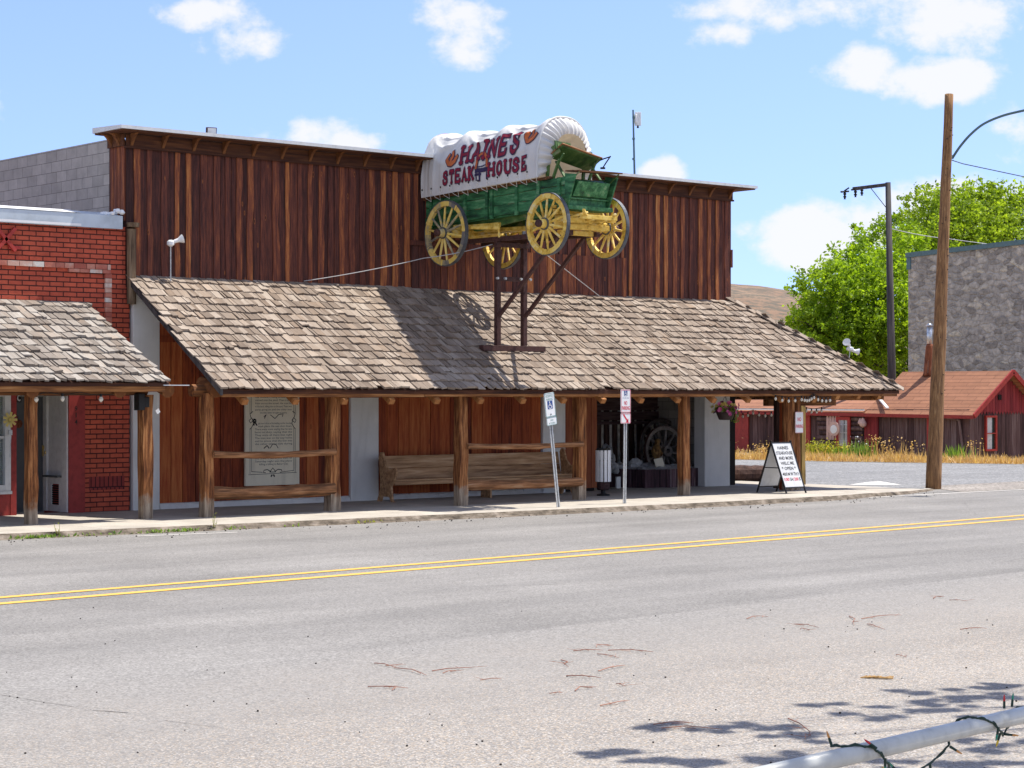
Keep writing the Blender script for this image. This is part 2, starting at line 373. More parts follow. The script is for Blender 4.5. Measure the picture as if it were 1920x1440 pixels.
m_bluemetal = paint('parapet_sheet_metal', (.50, .57, .63), .2, .5, ns=2); m_tealmetal = paint('teal_cap', (.10, .17, .19), .2, .5)
m_black = paint('black_metal', (.012, .012, .013), .3, .45); m_iron = paint('rusty_steel', (.075, .033, .028), .4, .7, ns=14)
m_galv = surf('galvanised_post', [(.3, (.38, .39, .39)), (.5, (.52, .53, .53)), (.7, (.64, .65, .64))], (4, 4, 4), 5, 5, .1, .5, .4, .1)
m_signwhite = paint('sign_white', (.78, .79, .79), .06, .4); m_boardwhite = paint('letter_board_white', (.60, .61, .62), .1, .4); m_red = paint('sign_red', (.62, .02, .05), .1, .45); m_blue = paint('sign_blue', (.03, .07, .24), .15, .45)
m_navy = paint('letter_navy', (.035, .025, .075), .2, .7); m_letred = paint('letter_red', (.23, .014, .036), .25, .75); m_orange = paint('letter_orange', (.50, .13, .04), .2, .75); m_ink = paint('sign_ink', (.022, .021, .02), .2, .7)
m_grey = paint('grey_door_paint', (.085, .09, .092), .12, .5); m_green = surf('green_wagon_paint', [(.25, (.012, .035, .022)), (.40, (.022, .10, .040)), (.55, (.05, .20, .080)), (.68, (.14, .30, .15)), (.8, (.28, .30, .20))], (4, .8, 4), 2.4, 8, .18, .6, bump=.3, nrough=.68)
m_dkgreen = surf('aged_green_paint', [(.25, (.02, .04, .014)), (.45, (.05, .12, .03)), (.6, (.10, .18, .05)), (.75, (.22, .22, .12))], (3, 1.5, 3), 2.4, 8, .2, .6, bump=.3)
m_yel = surf('yellow_wagon_paint', [(.25, (.34, .20, .03)), (.42, (.70, .46, .075)), (.6, (.82, .60, .16)), (.8, (.74, .65, .40))], (5, 5, 5), 1.6, 7, .22, .6, bump=.2)
m_yelworn = surf('worn_yellow_paint', [(.25, (.16, .15, .14)), (.42, (.42, .35, .18)), (.54, (.72, .50, .10)), (.75, (.80, .62, .20))], (4, 4, 4), 1.3, 6, .45, .7, bump=.2)
m_tyre = paint('iron_tyre', (.10, .11, .125), .4, .5, metal=.3)
m_bigwheel = surf('weathered_wheel_wood', [(.3, (.09, .075, .065)), (.5, (.20, .165, .14)), (.7, (.36, .31, .26))], (3, 3, 3), 3, 7, .3, .85)
m_oak = surf('pew_wood', [(.28, (.17, .085, .04)), (.45, (.36, .20, .095)), (.6, (.52, .31, .16)), (.75, (.62, .43, .26))], (.5, 6, 6), 2.2, 8, .2, .6, bump=.2)
m_board = stucco('notice_cream', (.82, .75, .58), .1, (.40, .36, .28))
m_rock = surf('grey_rock', [(.3, (.14, .135, .13)), (.5, (.34, .33, .32)), (.7, (.60, .59, .56))], (1, 1, 1), 5, 7, .3, .95)
m_grit = surf('white_grit', [(.3, (.40, .40, .40)), (.5, (.60, .60, .60)), (.7, (.75, .75, .74))], (1, 1, 1), 18, 5, 0, .95)
m_dplank = surf('dark_purple_plank', [(.3, (.03, .015, .018)), (.5, (.08, .038, .045)), (.68, (.15, .085, .09)), (.82, (.32, .26, .25))], WV, 2.6, 7, .25, .8)
m_darkwood = surf('dark_log_wood', [(.3, (.025, .012, .010)), (.5, (.062, .030, .022)), (.7, (.12, .065, .045))], WV, 2.6, 7, .3, .85)
m_chink = surf('pale_chinking', [(.3, (.45, .40, .31)), (.5, (.66, .60, .49)), (.7, (.78, .74, .64))], (1, 1, 1), 8, 5, .2, .95)
m_dkplankx = surf('dark_plank', [(.3, (.03, .014, .015)), (.5, (.065, .032, .032)), (.7, (.13, .085, .08))], WX, 2.6, 7, .3, .85)
m_utility = surf('utility_pole_wood', [(.22, (.05, .028, .016)), (.40, (.17, .088, .042)), (.58, (.30, .16, .068)), (.75, (.48, .31, .16))], (9, 9, .3), 2.6, 9, .0, .85, bump=.8, bd=.02, nrough=.75)
m_darkwood2 = surf('grey_brown_log', [(.3, (.07, .045, .028)), (.5, (.15, .10, .06)), (.7, (.26, .19, .12))], WV, 2.4, 7, 0, .85)
m_dkpole = surf('dark_pole_wood', [(.3, (.035, .032, .034)), (.5, (.062, .056, .056)), (.7, (.10, .09, .085))], (4, 4, .3), 2.2, 7, 0, .85)
m_newpost = surf('pale_post_wood', [(.3, (.16, .10, .03)), (.5, (.30, .20, .06)), (.7, (.44, .32, .12))], WV, 2.2, 7, 0, .8)
m_pipe = paint('white_pipe_paint', (.44, .455, .44), .3, .4, ns=7); m_cord = paint('dark_green_cord', (.012, .035, .026), .2, .5)
m_rust = surf('rust', [(.3, (.10, .03, .015)), (.5, (.22, .07, .03)), (.7, (.34, .14, .07))], (2, 2, .6), 4, 6, .2, .9)
m_shiny = surf('bright_pipe_metal', [(.3, (.35, .37, .40)), (.7, (.65, .67, .70))], (1, 1, 1), 6, 4, 0, .3, .8)
m_shedwall = surf('shed_boards', [(.28, (.04, .022, .022)), (.48, (.095, .052, .05)), (.62, (.14, .085, .08)), (.78, (.21, .15, .14))], WV, 1.6, 7, .35, .9)
m_shedred = surf('shed_red_boards', [(.3, (.15, .018, .022)), (.5, (.23, .026, .032)), (.7, (.30, .045, .045))], WV, 1.6, 6, .3, .8)
m_shedroof = bricks('orange_roof_shingles', 1, .9, .125, .012, (.34, .155, .085), (.29, .13, .07), (.19, .08, .045), bump=.5, var=.2)
m_pinkpaint = paint('pale_pink_paint', (.60, .40, .34), .15)
m_twig = surf('red_twig', [(.3, (.26, .11, .07)), (.7, (.38, .20, .14))], (1, 1, 1), 8, 3, .4, .8)
m_tar = paint('crack_tar', (.035, .03, .028), .3, .9)
m_wire = paint('wire_grey', (.40, .40, .40), .1, .5); m_dwire = paint('dark_wire', (.03, .035, .04), .1, .6)
m_pot = paint('brown_pot', (.055, .038, .034), .25, .6); m_curtain = paint('white_curtain', (.55, .55, .54), .15, .9)
m_figure = surf('carved_wood', [(.3, (.12, .06, .02)), (.5, (.34, .19, .06)), (.7, (.55, .36, .14))], (1, 1, 1), 9, 5, .3, .8)
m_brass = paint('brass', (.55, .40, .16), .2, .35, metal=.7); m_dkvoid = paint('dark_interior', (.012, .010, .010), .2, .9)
def glass():
    t = NT('window_glass'); t.b.inputs['Base Color'].default_value = (.02, .035, .03, 1); return t.fin(.06, 0, .8)
m_glass = glass(); m_glass2 = glass(); m_glass2.node_tree.nodes['Principled BSDF'].inputs['Transmission Weight'].default_value = .8; m_glass2.node_tree.nodes['Principled BSDF'].inputs['Base Color'].default_value = (.7, .8, .76, 1)
def bulbmat(name, c):
    t = NT(name); t.b.inputs['Base Color'].default_value = (*c, 1); t.b.inputs['Transmission Weight'].default_value = .25; return t.fin(.15, 0, .5)
m_bulb = bulbmat('frosted_bulb', (.85, .80, .68))
MINI = {k: bulbmat('mini_bulb_' + k, c) for k, c in dict(red=(.6, .02, .03), yellow=(.7, .5, .03), green=(.01, .25, .16), amber=(.6, .28, .08), clear=(.7, .75, .75)).items()}
def leafmat(name, lo, hi, tr=.35, sc_=1.2):
    t = NT(name); r = t.rnd(); n = t.noise(t.co(), sc_, 3)
    f = t.math('ADD', t.math('MULTIPLY', r, .6), t.math('MULTIPLY', n, .4))
    c = t.ramp(f, [(.2, lo), (.8, hi)]); t.col(c)
    tr_ = t.add('ShaderNodeBsdfTranslucent'); t.link(t.mix(1., c, (1.5, 1.5, .7), 'MULTIPLY'), tr_.inputs[0])
    mx = t.add('ShaderNodeMixShader'); mx.inputs[0].default_value = tr; t.link(t.b.outputs[0], mx.inputs[1]); t.link(tr_.outputs[0], mx.inputs[2])
    t.link(mx.outputs[0], t.out.inputs[0]); return t.fin(.6)
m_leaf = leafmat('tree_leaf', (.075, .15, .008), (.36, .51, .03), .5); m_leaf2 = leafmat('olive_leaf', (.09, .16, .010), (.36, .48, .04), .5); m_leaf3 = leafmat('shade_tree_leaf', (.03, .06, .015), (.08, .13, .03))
m_dry = leafmat('dry_grass', (.48, .29, .11), (.70, .50, .24), .25); m_weed = leafmat('green_weed', (.09, .18, .03), (.28, .40, .08), .35, 4.)
m_ylw = leafmat('yellow_green_weed', (.25, .28, .03), (.42, .42, .06), .3); m_petal = leafmat('pink_petal', (.75, .10, .40), (.90, .28, .62), .4, 8.); m_petaly = leafmat('yellow_petal', (.65, .50, .08), (.80, .72, .35), .3); m_bark = surf('bark', [(.3, (.035, .028, .022)), (.7, (.11, .09, .07))], (4, 4, .6), 2, 6, 0, .95)
m_petald = leafmat('plum_petal', (.10, .01, .05), (.22, .02, .10), .2)
def canvas_mat():
    t = NT('wagon_canvas'); co = t.co(); n = t.noise(co, 1.6, 5)
    c = t.ramp(n, [(.3, (.58, .59, .59)), (.7, (.74, .745, .74))]); t.col(c)
    tr = t.add('ShaderNodeBsdfTranslucent'); tr.inputs[0].default_value = (.78, .62, .42, 1)
    mx = t.add('ShaderNodeMixShader'); mx.inputs[0].default_value = .14; t.link(t.b.outputs[0], mx.inputs[1]); t.link(tr.outputs[0], mx.inputs[2]); t.link(mx.outputs[0], t.out.inputs[0])
    t.bump(t.noise(co, 9, 4), .15, .01); return t.fin(.8, 0, .2)
m_canvas = canvas_mat()
def hillmat():
    t = NT('sagebrush_slope'); co = t.co(); n = t.noise(co, .02, 6); v = t.noise(co, .22, 5, .8)
    a = t.ramp(n, [(.35, (.20, .125, .08)), (.65, (.25, .175, .115))])
    t.col(t.mix(t.ramp(v, [(.44, 0.), (.55, .85)]), a, (.085, .08, .06))); return t.fin(.95)
m_hill = hillmat()
U_ = rng.uniform
# ================================================================== THE GROUND
SW = .09
kerb = [(-12., -2.9), (0, -3.53), (8, -3.93), (14.1, -4.25), (18, -4.5), (23, -4.76), (29, -4.98), (33, -4.86), (35.9, -4.2), (37.6, -3.55), (39.2, -2.6)]
def kerby(x):
    for (a, b), (c, d) in zip(kerb, kerb[1:]):
        if x <= c: return b + (d - b) * (x - a) / (c - a)
    return kerb[-1][1]
def swz(x): return SW if x < 34 else max(.012, SW - (x - 34) * .016)
b = MB(); b.box((-2500, -2500, -1), (2500, 2500, -.03), .5); kind(b.build('ground', m_earth), 'structure')
b = MB(); b.face([(-80, -40, 0), (260, -40, 0), (260, -2.0, 0), (-80, -2.0, 0)]); kind(b.build('road', m_road), 'structure')
# lot in front, with a ragged seam against the road
s0 = OZ(0, 1302, 0); s1 = OZ(1760, 1091, 0)
def seam(x): return s0.y + (s1.y - s0.y) * (x - s0.x) / (s1.x - s0.x)
b = MB(); N = 240
pts = [(-40 + 140 * i / N) for i in range(N + 1)]
for x0, x1 in zip(pts, pts[1:]):
    j = lambda x: seam(x) + .10 * (noise.noise(Vector((x * 1.7, 3, 0)))) + .06 * noise.noise(Vector((x * 6, 9, 0)))
    b.face([(x0, -60, .004), (x1, -60, .004), (x1, j(x1), .004), (x0, j(x0), .004)], .5)
kind(b.build('gravel_lot', m_lot), 'structure')
b = MB()
b.face([(36.5, -2.9, .004), (59, -4, .004), (58, 6, .004), (56, 16, .004), (50, 34, .004), (37.7, 34, .004), (37.7, 8, .004)])
kind(b.build('side_street', m_side), 'structure')
b = MB(); b.face([(37.5, -4.6, .007), (62, -3.4, .007), (60, -1.4, .007), (54, -1.2, .007), (44, -2.0, .007), (39.0, -2.2, .007)]); kind(b.build('gravel_verge', m_gravel), 'structure')
# sidewalk slabs with joints, and the kerb
b = MB(); x = -12.0
while x < 37.6:
    x2 = min(x + 1.55, 37.62); g = .012
    y0, y1 = kerby(x), kerby(x2); z0, z1 = swz(x), swz(x2); back = 3.4 if (30.3 < x < 34.6) else (.3 if x < 33 else 12)
    if x > 34.6: back = 12
    r = rng.random()
    b.hexa([(x + g, y0 + .16, -.03), (x2, y1 + .16, -.03), (x2, back, -.03), (x + g, back, -.03), (x + g, y0 + .16, z0), (x2, y1 + .16, z1), (x2, back, z1), (x + g, back, z0)], r)
    x = x2
o = b.build('sidewalk', m_conc); kind(o, 'structure')
b = MB(); n = 420
prev = None
for i in range(n + 1):
    x = -12 + 51 * i / n; y = kerby(x); z = swz(x)
    e = noise.noise(Vector((x * 2.3, 0, 5))) * .028 + noise.noise(Vector((x * 9, 0, 2))) * .018
    f = noise.noise(Vector((x * 5, 7, 2))) * .02
    ring = [(x, y - .16 + e * 2, -.02), (x, y - .05 + e, z * .25), (x, y - .02 + e, z * .6), (x, y + .035 + f, z * .99), (x, y + .18, z + .003), (x, y + .18, -.02)]
    if prev:
        for k in range(5): b.face([prev[k], ring[k], ring[k + 1], prev[k + 1]], .5, 0 if k < 3 else 1)
    prev = ring
kind(b.build('kerb', [m_kerb, m_conc]), 'structure')
# painted lines
def ribbon(p, w, z=.006, nseg=160):
    b = MB()
    for i in range(nseg):
        t0, t1 = i / nseg, (i + 1) / nseg
        q = []
        for t in (t0, t1):
            c = Vector(p[0]).lerp(Vector(p[1]), t); d = (Vector(p[1]) - Vector(p[0])).normalized(); s = Vector((-d.y, d.x, 0))
            q += [c - s * (w / 2 + .006 * noise.noise(c * 9)), c + s * (w / 2 + .006 * noise.noise(c * 9 + Vector((5, 5, 5))))]
        b.face([Vector((v.x, v.y, z)) for v in (q[0], q[2], q[3], q[1])], .5)
    return b
def extend(a, c, k0, k1): d = c - a; return (a - d * k0, c + d * k1)
yl = ribbon(extend(OZ(0, 1121, 0), OZ(1920, 966.5, 0), 1.0, 3), .16); y2 = ribbon(extend(OZ(0, 1132.5, 0), OZ(1920, 973.3, 0), 1.0, 3), .17)
for src in (y2,):
    nb = len(yl.v); yl.v += src.v; yl.f += [tuple(i + nb for i in f) for f in src.f]; yl.r += src.r; yl.m += src.m
kind(yl.build('centre_line_marking', m_yellow), 'structure')
kind(ribbon(extend(OZ(1575, 936, 0), OZ(1920, 918, 0), .1, 3), .11).build('edge_line_marking', m_wline), 'structure')
kind(ribbon((OZ(255, 1006, 0), OZ(445, 998.5, 0)), .07, nseg=30).build('worn_edge_line_marking', m_wline), 'structure')
b = MB(); b.face([OZ(x, y, .009) for x, y in ((1592, 909), (1690, 909), (1650, 902.5), (1630, 903.5))]); kind(b.build('stop_bar_marking', m_wline), 'structure')
b = MB(); pr = None
for i, (x, y) in enumerate([(0, 1302), (70, 1314), (140, 1325), (175, 1332), (240, 1336), (300, 1349), (380, 1360), (440, 1369), (505, 1383)]):
    p = OZ(x, y, .0075); w = .022 * (1 - .09 * i)
    if pr:
        for k in range(10):
            a = pr[0].lerp(p, k / 10); c = pr[0].lerp(p, (k + 1) / 10)
            o1 = Vector((0, noise.noise(a * 5) * .035, 0)); o2 = Vector((0, noise.noise(c * 5) * .035, 0))
            wa = w * (.6 + abs(noise.noise(a * 11))); wc = w * (.6 + abs(noise.noise(c * 11)))
            b.face([a + o1 - UP.cross(RT) * 0 + Vector((0, -wa, 0)), c + o2 + Vector((0, -wc, 0)), c + o2 + Vector((0, wc, 0)), a + o1 + Vector((0, wa, 0))], .5)
    pr = (p,)
kind(b.build('pavement_crack', m_tar), 'structure')
b = MB()   # crumbs of tar and stone lying about
for i in range(300):
    if i < 190: x = U_(10, 37); y = kerby(x) - .1 - abs(rng.gauss(0, .45)); s = U_(.006, .018)
    else:
        q = OZ(U_(-50, 1960), U_(1130, 1450), 0); x, y = q.x, q.y; s = U_(.003, .011)
    b.lathe((x, y, .004), [(s * .4, 0), (s, s * .5), (s * .5, s * 1.1)], n=5)
kind(b.build('loose_grit', m_tar), 'stuff')

# ================================================================== STEAKHOUSE
XL, XR = 18.67, 34.70
ROOFT, EAVE, EY = 4.40, 2.31, -3.2
root = thing('wooden_steakhouse', (26.7, 0, 0), 'long low western steakhouse of dark brown boards with a shingled porch roof', 'building')
def boardrun(mb, x0, x1, z0, z1, y, w0, w1, gap, th=.02, dj=.006, z0j=0, m=0):
    x = x0
    while x < x1 - .03:
        w = min(U_(w0, w1), x1 - x)
        d = U_(0, dj); lean = U_(-.006, .006)
        zb = z0 + U_(0, z0j)
        mb.hexa([(x, y - d - th, zb), (x + w - gap, y - d - th, zb), (x + w - gap, y, zb), (x, y, zb), (x + lean, y - d - th, z1), (x + lean + w - gap, y - d - th, z1), (x + lean + w - gap, y, z1), (x + lean, y, z1)], m=m)
        x += w
b = MB(); zt = 6.80
b.box((XL + .02, -.01, 4.0), (XR - .02, .25, zt + .1), .05)
x = XL + .16
nb_ = len(b.r); boardrun(b, XL, XR, 4.2, zt, -.012, .2, .3, .006, .018, .008); b.r[nb_:] = [q * .42 for q in b.r[nb_:]]
while x < XR - .1:            # battens, wavy-edged slabs
    w = U_(.085, .145); y = -.032; d = U_(.016, .03); zz = [4.22 + U_(0, .03)]
    r = .30 + .70 * rng.random(); segs = 6; hs = [zz[0] + (zt - .0 - zz[0]) * k / segs for k in range(segs + 1)]
    off = [U_(-.012, .012) for _ in hs]; ww = [w * U_(.86, 1.12) for _ in hs]
    for k in range(segs):
        p = lambda q, s, yy: (x + off[q] + s * ww[q], yy, hs[q])
        b.hexa([p(k, 0, y - d), p(k, 1, y - d), p(k, 1, y), p(k, 0, y), p(k + 1, 0, y - d), p(k + 1, 1, y - d), p(k + 1, 1, y), p(k + 1, 0, y)], r)
    x += U_(.235, .305)
# lower panel by the cart, set forward under a ledger board
lx0 = OY(765, 455, 0).x; lx1 = OY(905, 455, 0).x; lz = OY(765, 455, 0).z
b.bar((lx0, -.085, lz), (lx1, -.085, lz - .02), .05, .10)
boardrun(b, lx0 + .03, OY(1170, 455, 0).x, 4.25, lz - .06, -.062, .16, .24, .012, .02, .012)
front = b.build('false_front', m_front, root)
b = MB(); yb = .50     # returns at both ends
for xx, s in ((XL, -1), (XR, 1)):
    b.box((xx, .0, 4.4), (xx - s * .10, yb + .1, zt + .1), .2)
    y = .0
    while y < yb: w = U_(.10, .15); b.box((xx, y, 5.42), (xx + s * .03, y + w - .02, zt), U_(.5, 1)); y += w
    b.cut()
b.bar((XR + .02, -.02, 5.2), (XR + .02, -.02, 5.62), .06, .05)
b.build_each('corner_return', m_front, front)
b = MB()
fz = OY(235, 275, 0).z
b.box((XL - .02, -.075, fz + .01), (XR + .02, -.04, fz + .23)); b.box((XL - .3, -.42, fz + .243), (XR + .42, .6, fz + .27), .7)
b.box((XL - .05, -.10, fz - .03), (XR + .04, -.045, fz + .008))
b.box((XL - .07, -.04, fz + .01), (XL - .035, .55, fz + .23), .8)
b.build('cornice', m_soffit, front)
b = MB(); b.hexa([(XL - .34, -.46, fz + .272), (XR + .46, -.46, fz + .272), (XR + .46, .62, fz + .272), (XL - .34, .62, fz + .272), (XL - .34, -.46, fz + .335), (XR + .46, -.46, fz + .335), (XR + .46, .62, fz + .375), (XL - .34, .62, fz + .375)])
b.build('cap_flashing', m_capmetal, front)
b = MB()   # curved bracket
prof = []
for k in range(9):
    a = k / 8 * math.pi / 2; q_ = k / 8; prof.append((-.26 * q_, .22 * (1 - (1 - q_) ** 2.3)))
for k in range(8):
    (y0, z0), (y1, z1) = prof[k], prof[k + 1]
    x0 = XL + .06
    b.hexa([(x0, -.075 + y0, fz + z0 + .005), (x0 + .06, -.075 + y0, fz + z0 + .018), (x0 + .06, -.075 + y1, fz + z1 + .018), (x0, -.075 + y1, fz + z1 + .018),
            (x0, -.075 + y0, fz + .24), (x0 + .06, -.075 + y0, fz + .24), (x0 + .06, -.075 + y1, fz + .24), (x0, -.075 + y1, fz + .24)], .6)
m_brk = surf('bracket_wood', [(.3, (.07, .024, .009)), (.5, (.15, .056, .018)), (.7, (.27, .11, .035))], (4, 4, 4), 2, 6, .4, .8)
br = b.build('bracket', m_brk, front)
k = 1
while XL + .06 + k * .66 < XR - .1: dup(br, front, (k * .66, 0, 0)); k += 1
b = MB()
for j in range(2):
    y0 = .08 + j * .28
    for k in range(8):
        (h0, z0), (h1, z1) = prof[k], prof[k + 1]; xa = XL - .072 + h0 * .8; xb = XL - .072 + h1 * .8
        b.hexa([(xb, y0, fz + z1 + .018), (xa, y0, fz + z0 + .018), (xa, y0 + .07, fz + z0 + .018), (xb, y0 + .07, fz + z1 + .018), (xb, y0, fz + .24), (xa, y0, fz + .24), (xa, y0 + .07, fz + .24), (xb, y0 + .07, fz + .24)], .7)
    b.cut()
b.build_each('return_bracket', m_brk, front)
# block side wall and the body behind
b = MB(); zc = 7.0
b.box((18.78, .55, 0), (18.98, 26, zc), .5); b.build('block_wall', m_cmu, root)
b = MB(); b.box((19.0, 25.8, 0), (XR, 26.0, 6.6), .5); b.box((XR - .2, .3, 0), (XR, 25.8, 6.6), .5); b.build('rear_wall', m_cmu, root)
b = MB(); b.box((18.98, .3, 6.3), (XR - .2, 25.8, 6.4), .5); b.build('flat_roof', m_grey, root)
# lower wall: boards, stucco piers, plaster foot
b = MB(); xs = lambda px: OY(px, 800, 0).x
b.box((19.3, .03, 0), (30.4, .2, 4.3), .1, 2)
boardrun(b, xs(298), xs(655), .2, 3.2, .025, .24, .31, .014, .022, .012, .0, 0)
boardrun(b, xs(298), xs(655), 3.32, 4.3, .025, .5, .8, .01, .022, .004, 0, 0)
b.box((xs(298), -.02, 3.2), (xs(655), .02, 3.32), .4, 0)
boardrun(b, xs(707), xs(1015), .2, 4.3, .025, .25, .30, .012, .022, .01, 0, 0)
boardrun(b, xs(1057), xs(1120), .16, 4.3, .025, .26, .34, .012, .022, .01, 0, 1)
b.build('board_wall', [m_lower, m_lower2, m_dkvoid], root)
def pier(px0, px1, y0=-.06, z1=4.25):
    mb = MB(); mb.box((xs(px0), y0, .05), (xs(px1), .21, z1), .5); return mb.build('stucco_pier', m_white, root, bevel=.015)
b = MB(); b.hexa([(18.80, -.06, .05), (19.36, -.06, .05), (19.36, .6, .05), (18.80, .6, .05), (18.80, -.06, 4.30), (19.36, -.06, 4.30), (19.36, .6, 4.30), (18.80, .6, 4.30)], .5)
b.build('stucco_pier', m_white, root, bevel=.015)
pier(655, 707); pier(1015, 1057); b = MB(); b.box((xs(1318), -.06, .05), (34.64, .29, 4.25), .5); b.build('stucco_pier', m_white, root, bevel=.015)
b = MB()
for a, c in ((298, 655), (707, 1015)):
    x = xs(a) + .005
    while x < xs(c) - .02:
        w = min(U_(.1, .3), xs(c) - .005 - x); b.hexa([(x, -.06 - U_(0, .03), .06), (x + w, -.06 - U_(0, .03), .06), (x + w, .02, .06), (x, .02, .06), (x, -.02, .17 + U_(-.02, .03)), (x + w, -.02, .17 + U_(-.02, .03)), (x + w, .02, .2), (x, .02, .2)], .5); x += w
    b.cut()
b.build_each('plaster_footing', m_plaster, root)
# entry alcove
AX0, AX1, AY = xs(1120), xs(1318), 2.3
b = MB()
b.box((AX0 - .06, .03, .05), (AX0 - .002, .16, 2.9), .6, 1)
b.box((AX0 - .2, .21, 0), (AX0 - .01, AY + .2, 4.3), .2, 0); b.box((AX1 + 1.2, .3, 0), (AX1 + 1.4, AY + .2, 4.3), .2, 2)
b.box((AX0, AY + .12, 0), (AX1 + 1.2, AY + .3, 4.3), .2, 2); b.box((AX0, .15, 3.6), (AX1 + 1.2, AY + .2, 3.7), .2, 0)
x = AX0 + .1
lw = AX1 - .05 - .9
while x < AX1 + 1.15:
    w = U_(.16, .22)
    b.tube([(x + U_(-.01, .01), AY + .05, .1), (x + U_(-.02, .02), AY + .05, 1.5), (x, AY + .05, 3.6)], [w / 2, w / 2 * U_(.85, 1.05), w / 2 * .9], 8, m=0)
    cwid = U_(.055, .10)
    b.tube([(x + w / 2 + .05, AY + .06, .1), (x + w / 2 + .05 + U_(-.02, .02), AY + .045, 1.2), (x + w / 2 + .05, AY + .06, 3.6)], [cwid / 2 + .02, cwid / 2, cwid / 2 * 1.2], 6, m=3)
    x += w + cwid
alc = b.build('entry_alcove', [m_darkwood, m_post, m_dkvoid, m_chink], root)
b = MB()
pz = lambda y, px=1200: OY(px, y, AY - .1).z
px_ = lambda x: OY(x, 800, AY - .1).x
for i, (z0, z1, e) in enumerate(((pz(770), pz(742), 1232), (pz(788), pz(771), 1262), (pz(796), pz(789), 1228))):
    b.box((px_(1118), AY - .12, z0 + .01), (px_(e), AY - .07, z1 - .005))
b.box((px_(1226), AY - .13, pz(766)), (px_(1270), AY - .08, pz(762)))
b.build('plank_panel', m_dkplankx, alc)

# ---------------- shake roofs
def shakes(mb, o, ux, us, length, nrow, xr, thick=.030, wid=(.06, .20), jit=.022, tilt=.05):
    """o eave origin, ux along the eave, us up the slope; xr(w)->(start,end) along ux at slope distance w"""
    ux = Vector(ux); us = Vector(us); nn = ux.cross(us).normalized(); o = Vector(o); ex = length / nrow
    if nn.z < 0: nn = -nn
    for i in range(nrow):
        w0 = i * ex; a, e = xr(w0 + ex * .3); x = a - U_(0, .1)
        sag = lambda q: .018 * noise.noise(Vector((q * .35, i * .2, 1)))
        while x < e - .02:
            w = min(U_(*wid), e - x)
            j = U_(-jit, jit); t0 = thick * U_(.45, 1.5); tl = U_(-.02, .02); g = U_(.007, .020); r = rng.random()
            sk = U_(-.012, .012)
            lift = .014 + U_(0, .010)
            B0 = o + ux * x + us * (w0 + j - sk) + nn * (lift + sag(x)); B1 = o + ux * (x + w - g) + us * (w0 + j + sk) + nn * (lift + tl + sag(x))
            T0 = o + ux * x + us * min(w0 + ex * 1.35, length) + nn * .004; T1 = o + ux * (x + w - g) + us * min(w0 + ex * 1.35, length) + nn * .004
            if r > .965: B0 += us * ex * .35; B1 += us * ex * .3
            mb.hexa([B0, B1, T1, T0, B0 + nn * t0, B1 + nn * t0, T1 + nn * .008, T0 + nn * .008], r)
            x += w
SL = math.hypot(ROOFT - EAVE, -EY); US = Vector((0, -EY / SL, (ROOFT - EAVE) / SL)); NN = Vector((0, -US.z, US.y))
HX = 37.03 - .02; RLX = 18.72
hip = lambda w: HX + (XR - .05 - HX) * (w / SL)
b = MB()
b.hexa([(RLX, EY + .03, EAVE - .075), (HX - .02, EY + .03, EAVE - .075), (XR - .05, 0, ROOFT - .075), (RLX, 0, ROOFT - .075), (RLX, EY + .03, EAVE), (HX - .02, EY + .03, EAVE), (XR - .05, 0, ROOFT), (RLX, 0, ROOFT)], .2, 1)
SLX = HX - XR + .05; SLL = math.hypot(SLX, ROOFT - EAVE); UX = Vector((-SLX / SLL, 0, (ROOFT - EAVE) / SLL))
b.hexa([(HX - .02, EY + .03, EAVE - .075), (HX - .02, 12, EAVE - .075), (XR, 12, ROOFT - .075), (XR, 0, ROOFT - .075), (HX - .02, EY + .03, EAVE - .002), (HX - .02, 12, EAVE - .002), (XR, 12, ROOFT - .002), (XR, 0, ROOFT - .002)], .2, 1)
shakes(b, (0, EY - .05, EAVE), (1, 0, 0), US, SL + .04, 15, lambda w: (RLX, hip(w)))
shakes(b, (HX + .05, 0, EAVE), (0, 1, 0), UX, SLL + .03, 11, lambda w: (EY + (-EY) * w / SLL, 12.0))
n = 17; H0 = Vector((HX, EY, EAVE)); H1 = Vector((XR - .05, 0, ROOFT)); hd = (H1 - H0).normalized(); hs = hd.cross(UP).normalized()
for i in range(n):
    for s in (-1, 1):
        c = H0.lerp(H1, (i + .45) / n) + Vector((0, 0, .07 + .012 * (i % 2))) + hs * s * .075
        dn = (hs * s - UP * .42).normalized(); nr = hd.cross(dn); nr = nr if nr.z > 0 else -nr
        tl = (hd + nr * .0 - UP * 0.0)
        b.obox(c + Vector((0, 0, U_(0, .015))), (hd + nr * .05).normalized() * .2, dn * .085, nr * .012)
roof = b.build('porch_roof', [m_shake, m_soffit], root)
b = MB()   # rake trim at the open end, fascia
b.hexa([(RLX - .03, EY - .02, EAVE - .10), (RLX + .02, EY - .02, EAVE - .10), (RLX + .02, .0, ROOFT - .10), (RLX - .03, 0, ROOFT - .10), (RLX - .03, EY - .02, EAVE + .012), (RLX + .02, EY - .02, EAVE + .012), (RLX + .02, 0, ROOFT + .012), (RLX - .03, 0, ROOFT + .012)], .1)
b.build('rake_board', m_dkpole, roof)
b = MB(); x = RLX + .05
while x < HX - .1:
    e = min(x + 4.4, HX - .08); b.box((x, EY + .035, EAVE - .125 + U_(-.006, .006)), (e - .01, EY + .075, EAVE - .078)); x = e
b.build('fascia_board', m_beam, roof)
b = MB(); x0 = RLX + .5
c0 = Vector((x0, EY + .12, EAVE - .16)); d = US
b.obox(c0 + d * .5, d * .62, Vector((.06, 0, 0)), NN * .05, .5)
raf = b.build('rafter', m_rafter, roof)
k = 1
while x0 + k * 1.06 < XR - .2: dup(raf, roof, (k * 1.06, 0, 0)); k += 1
b = MB()
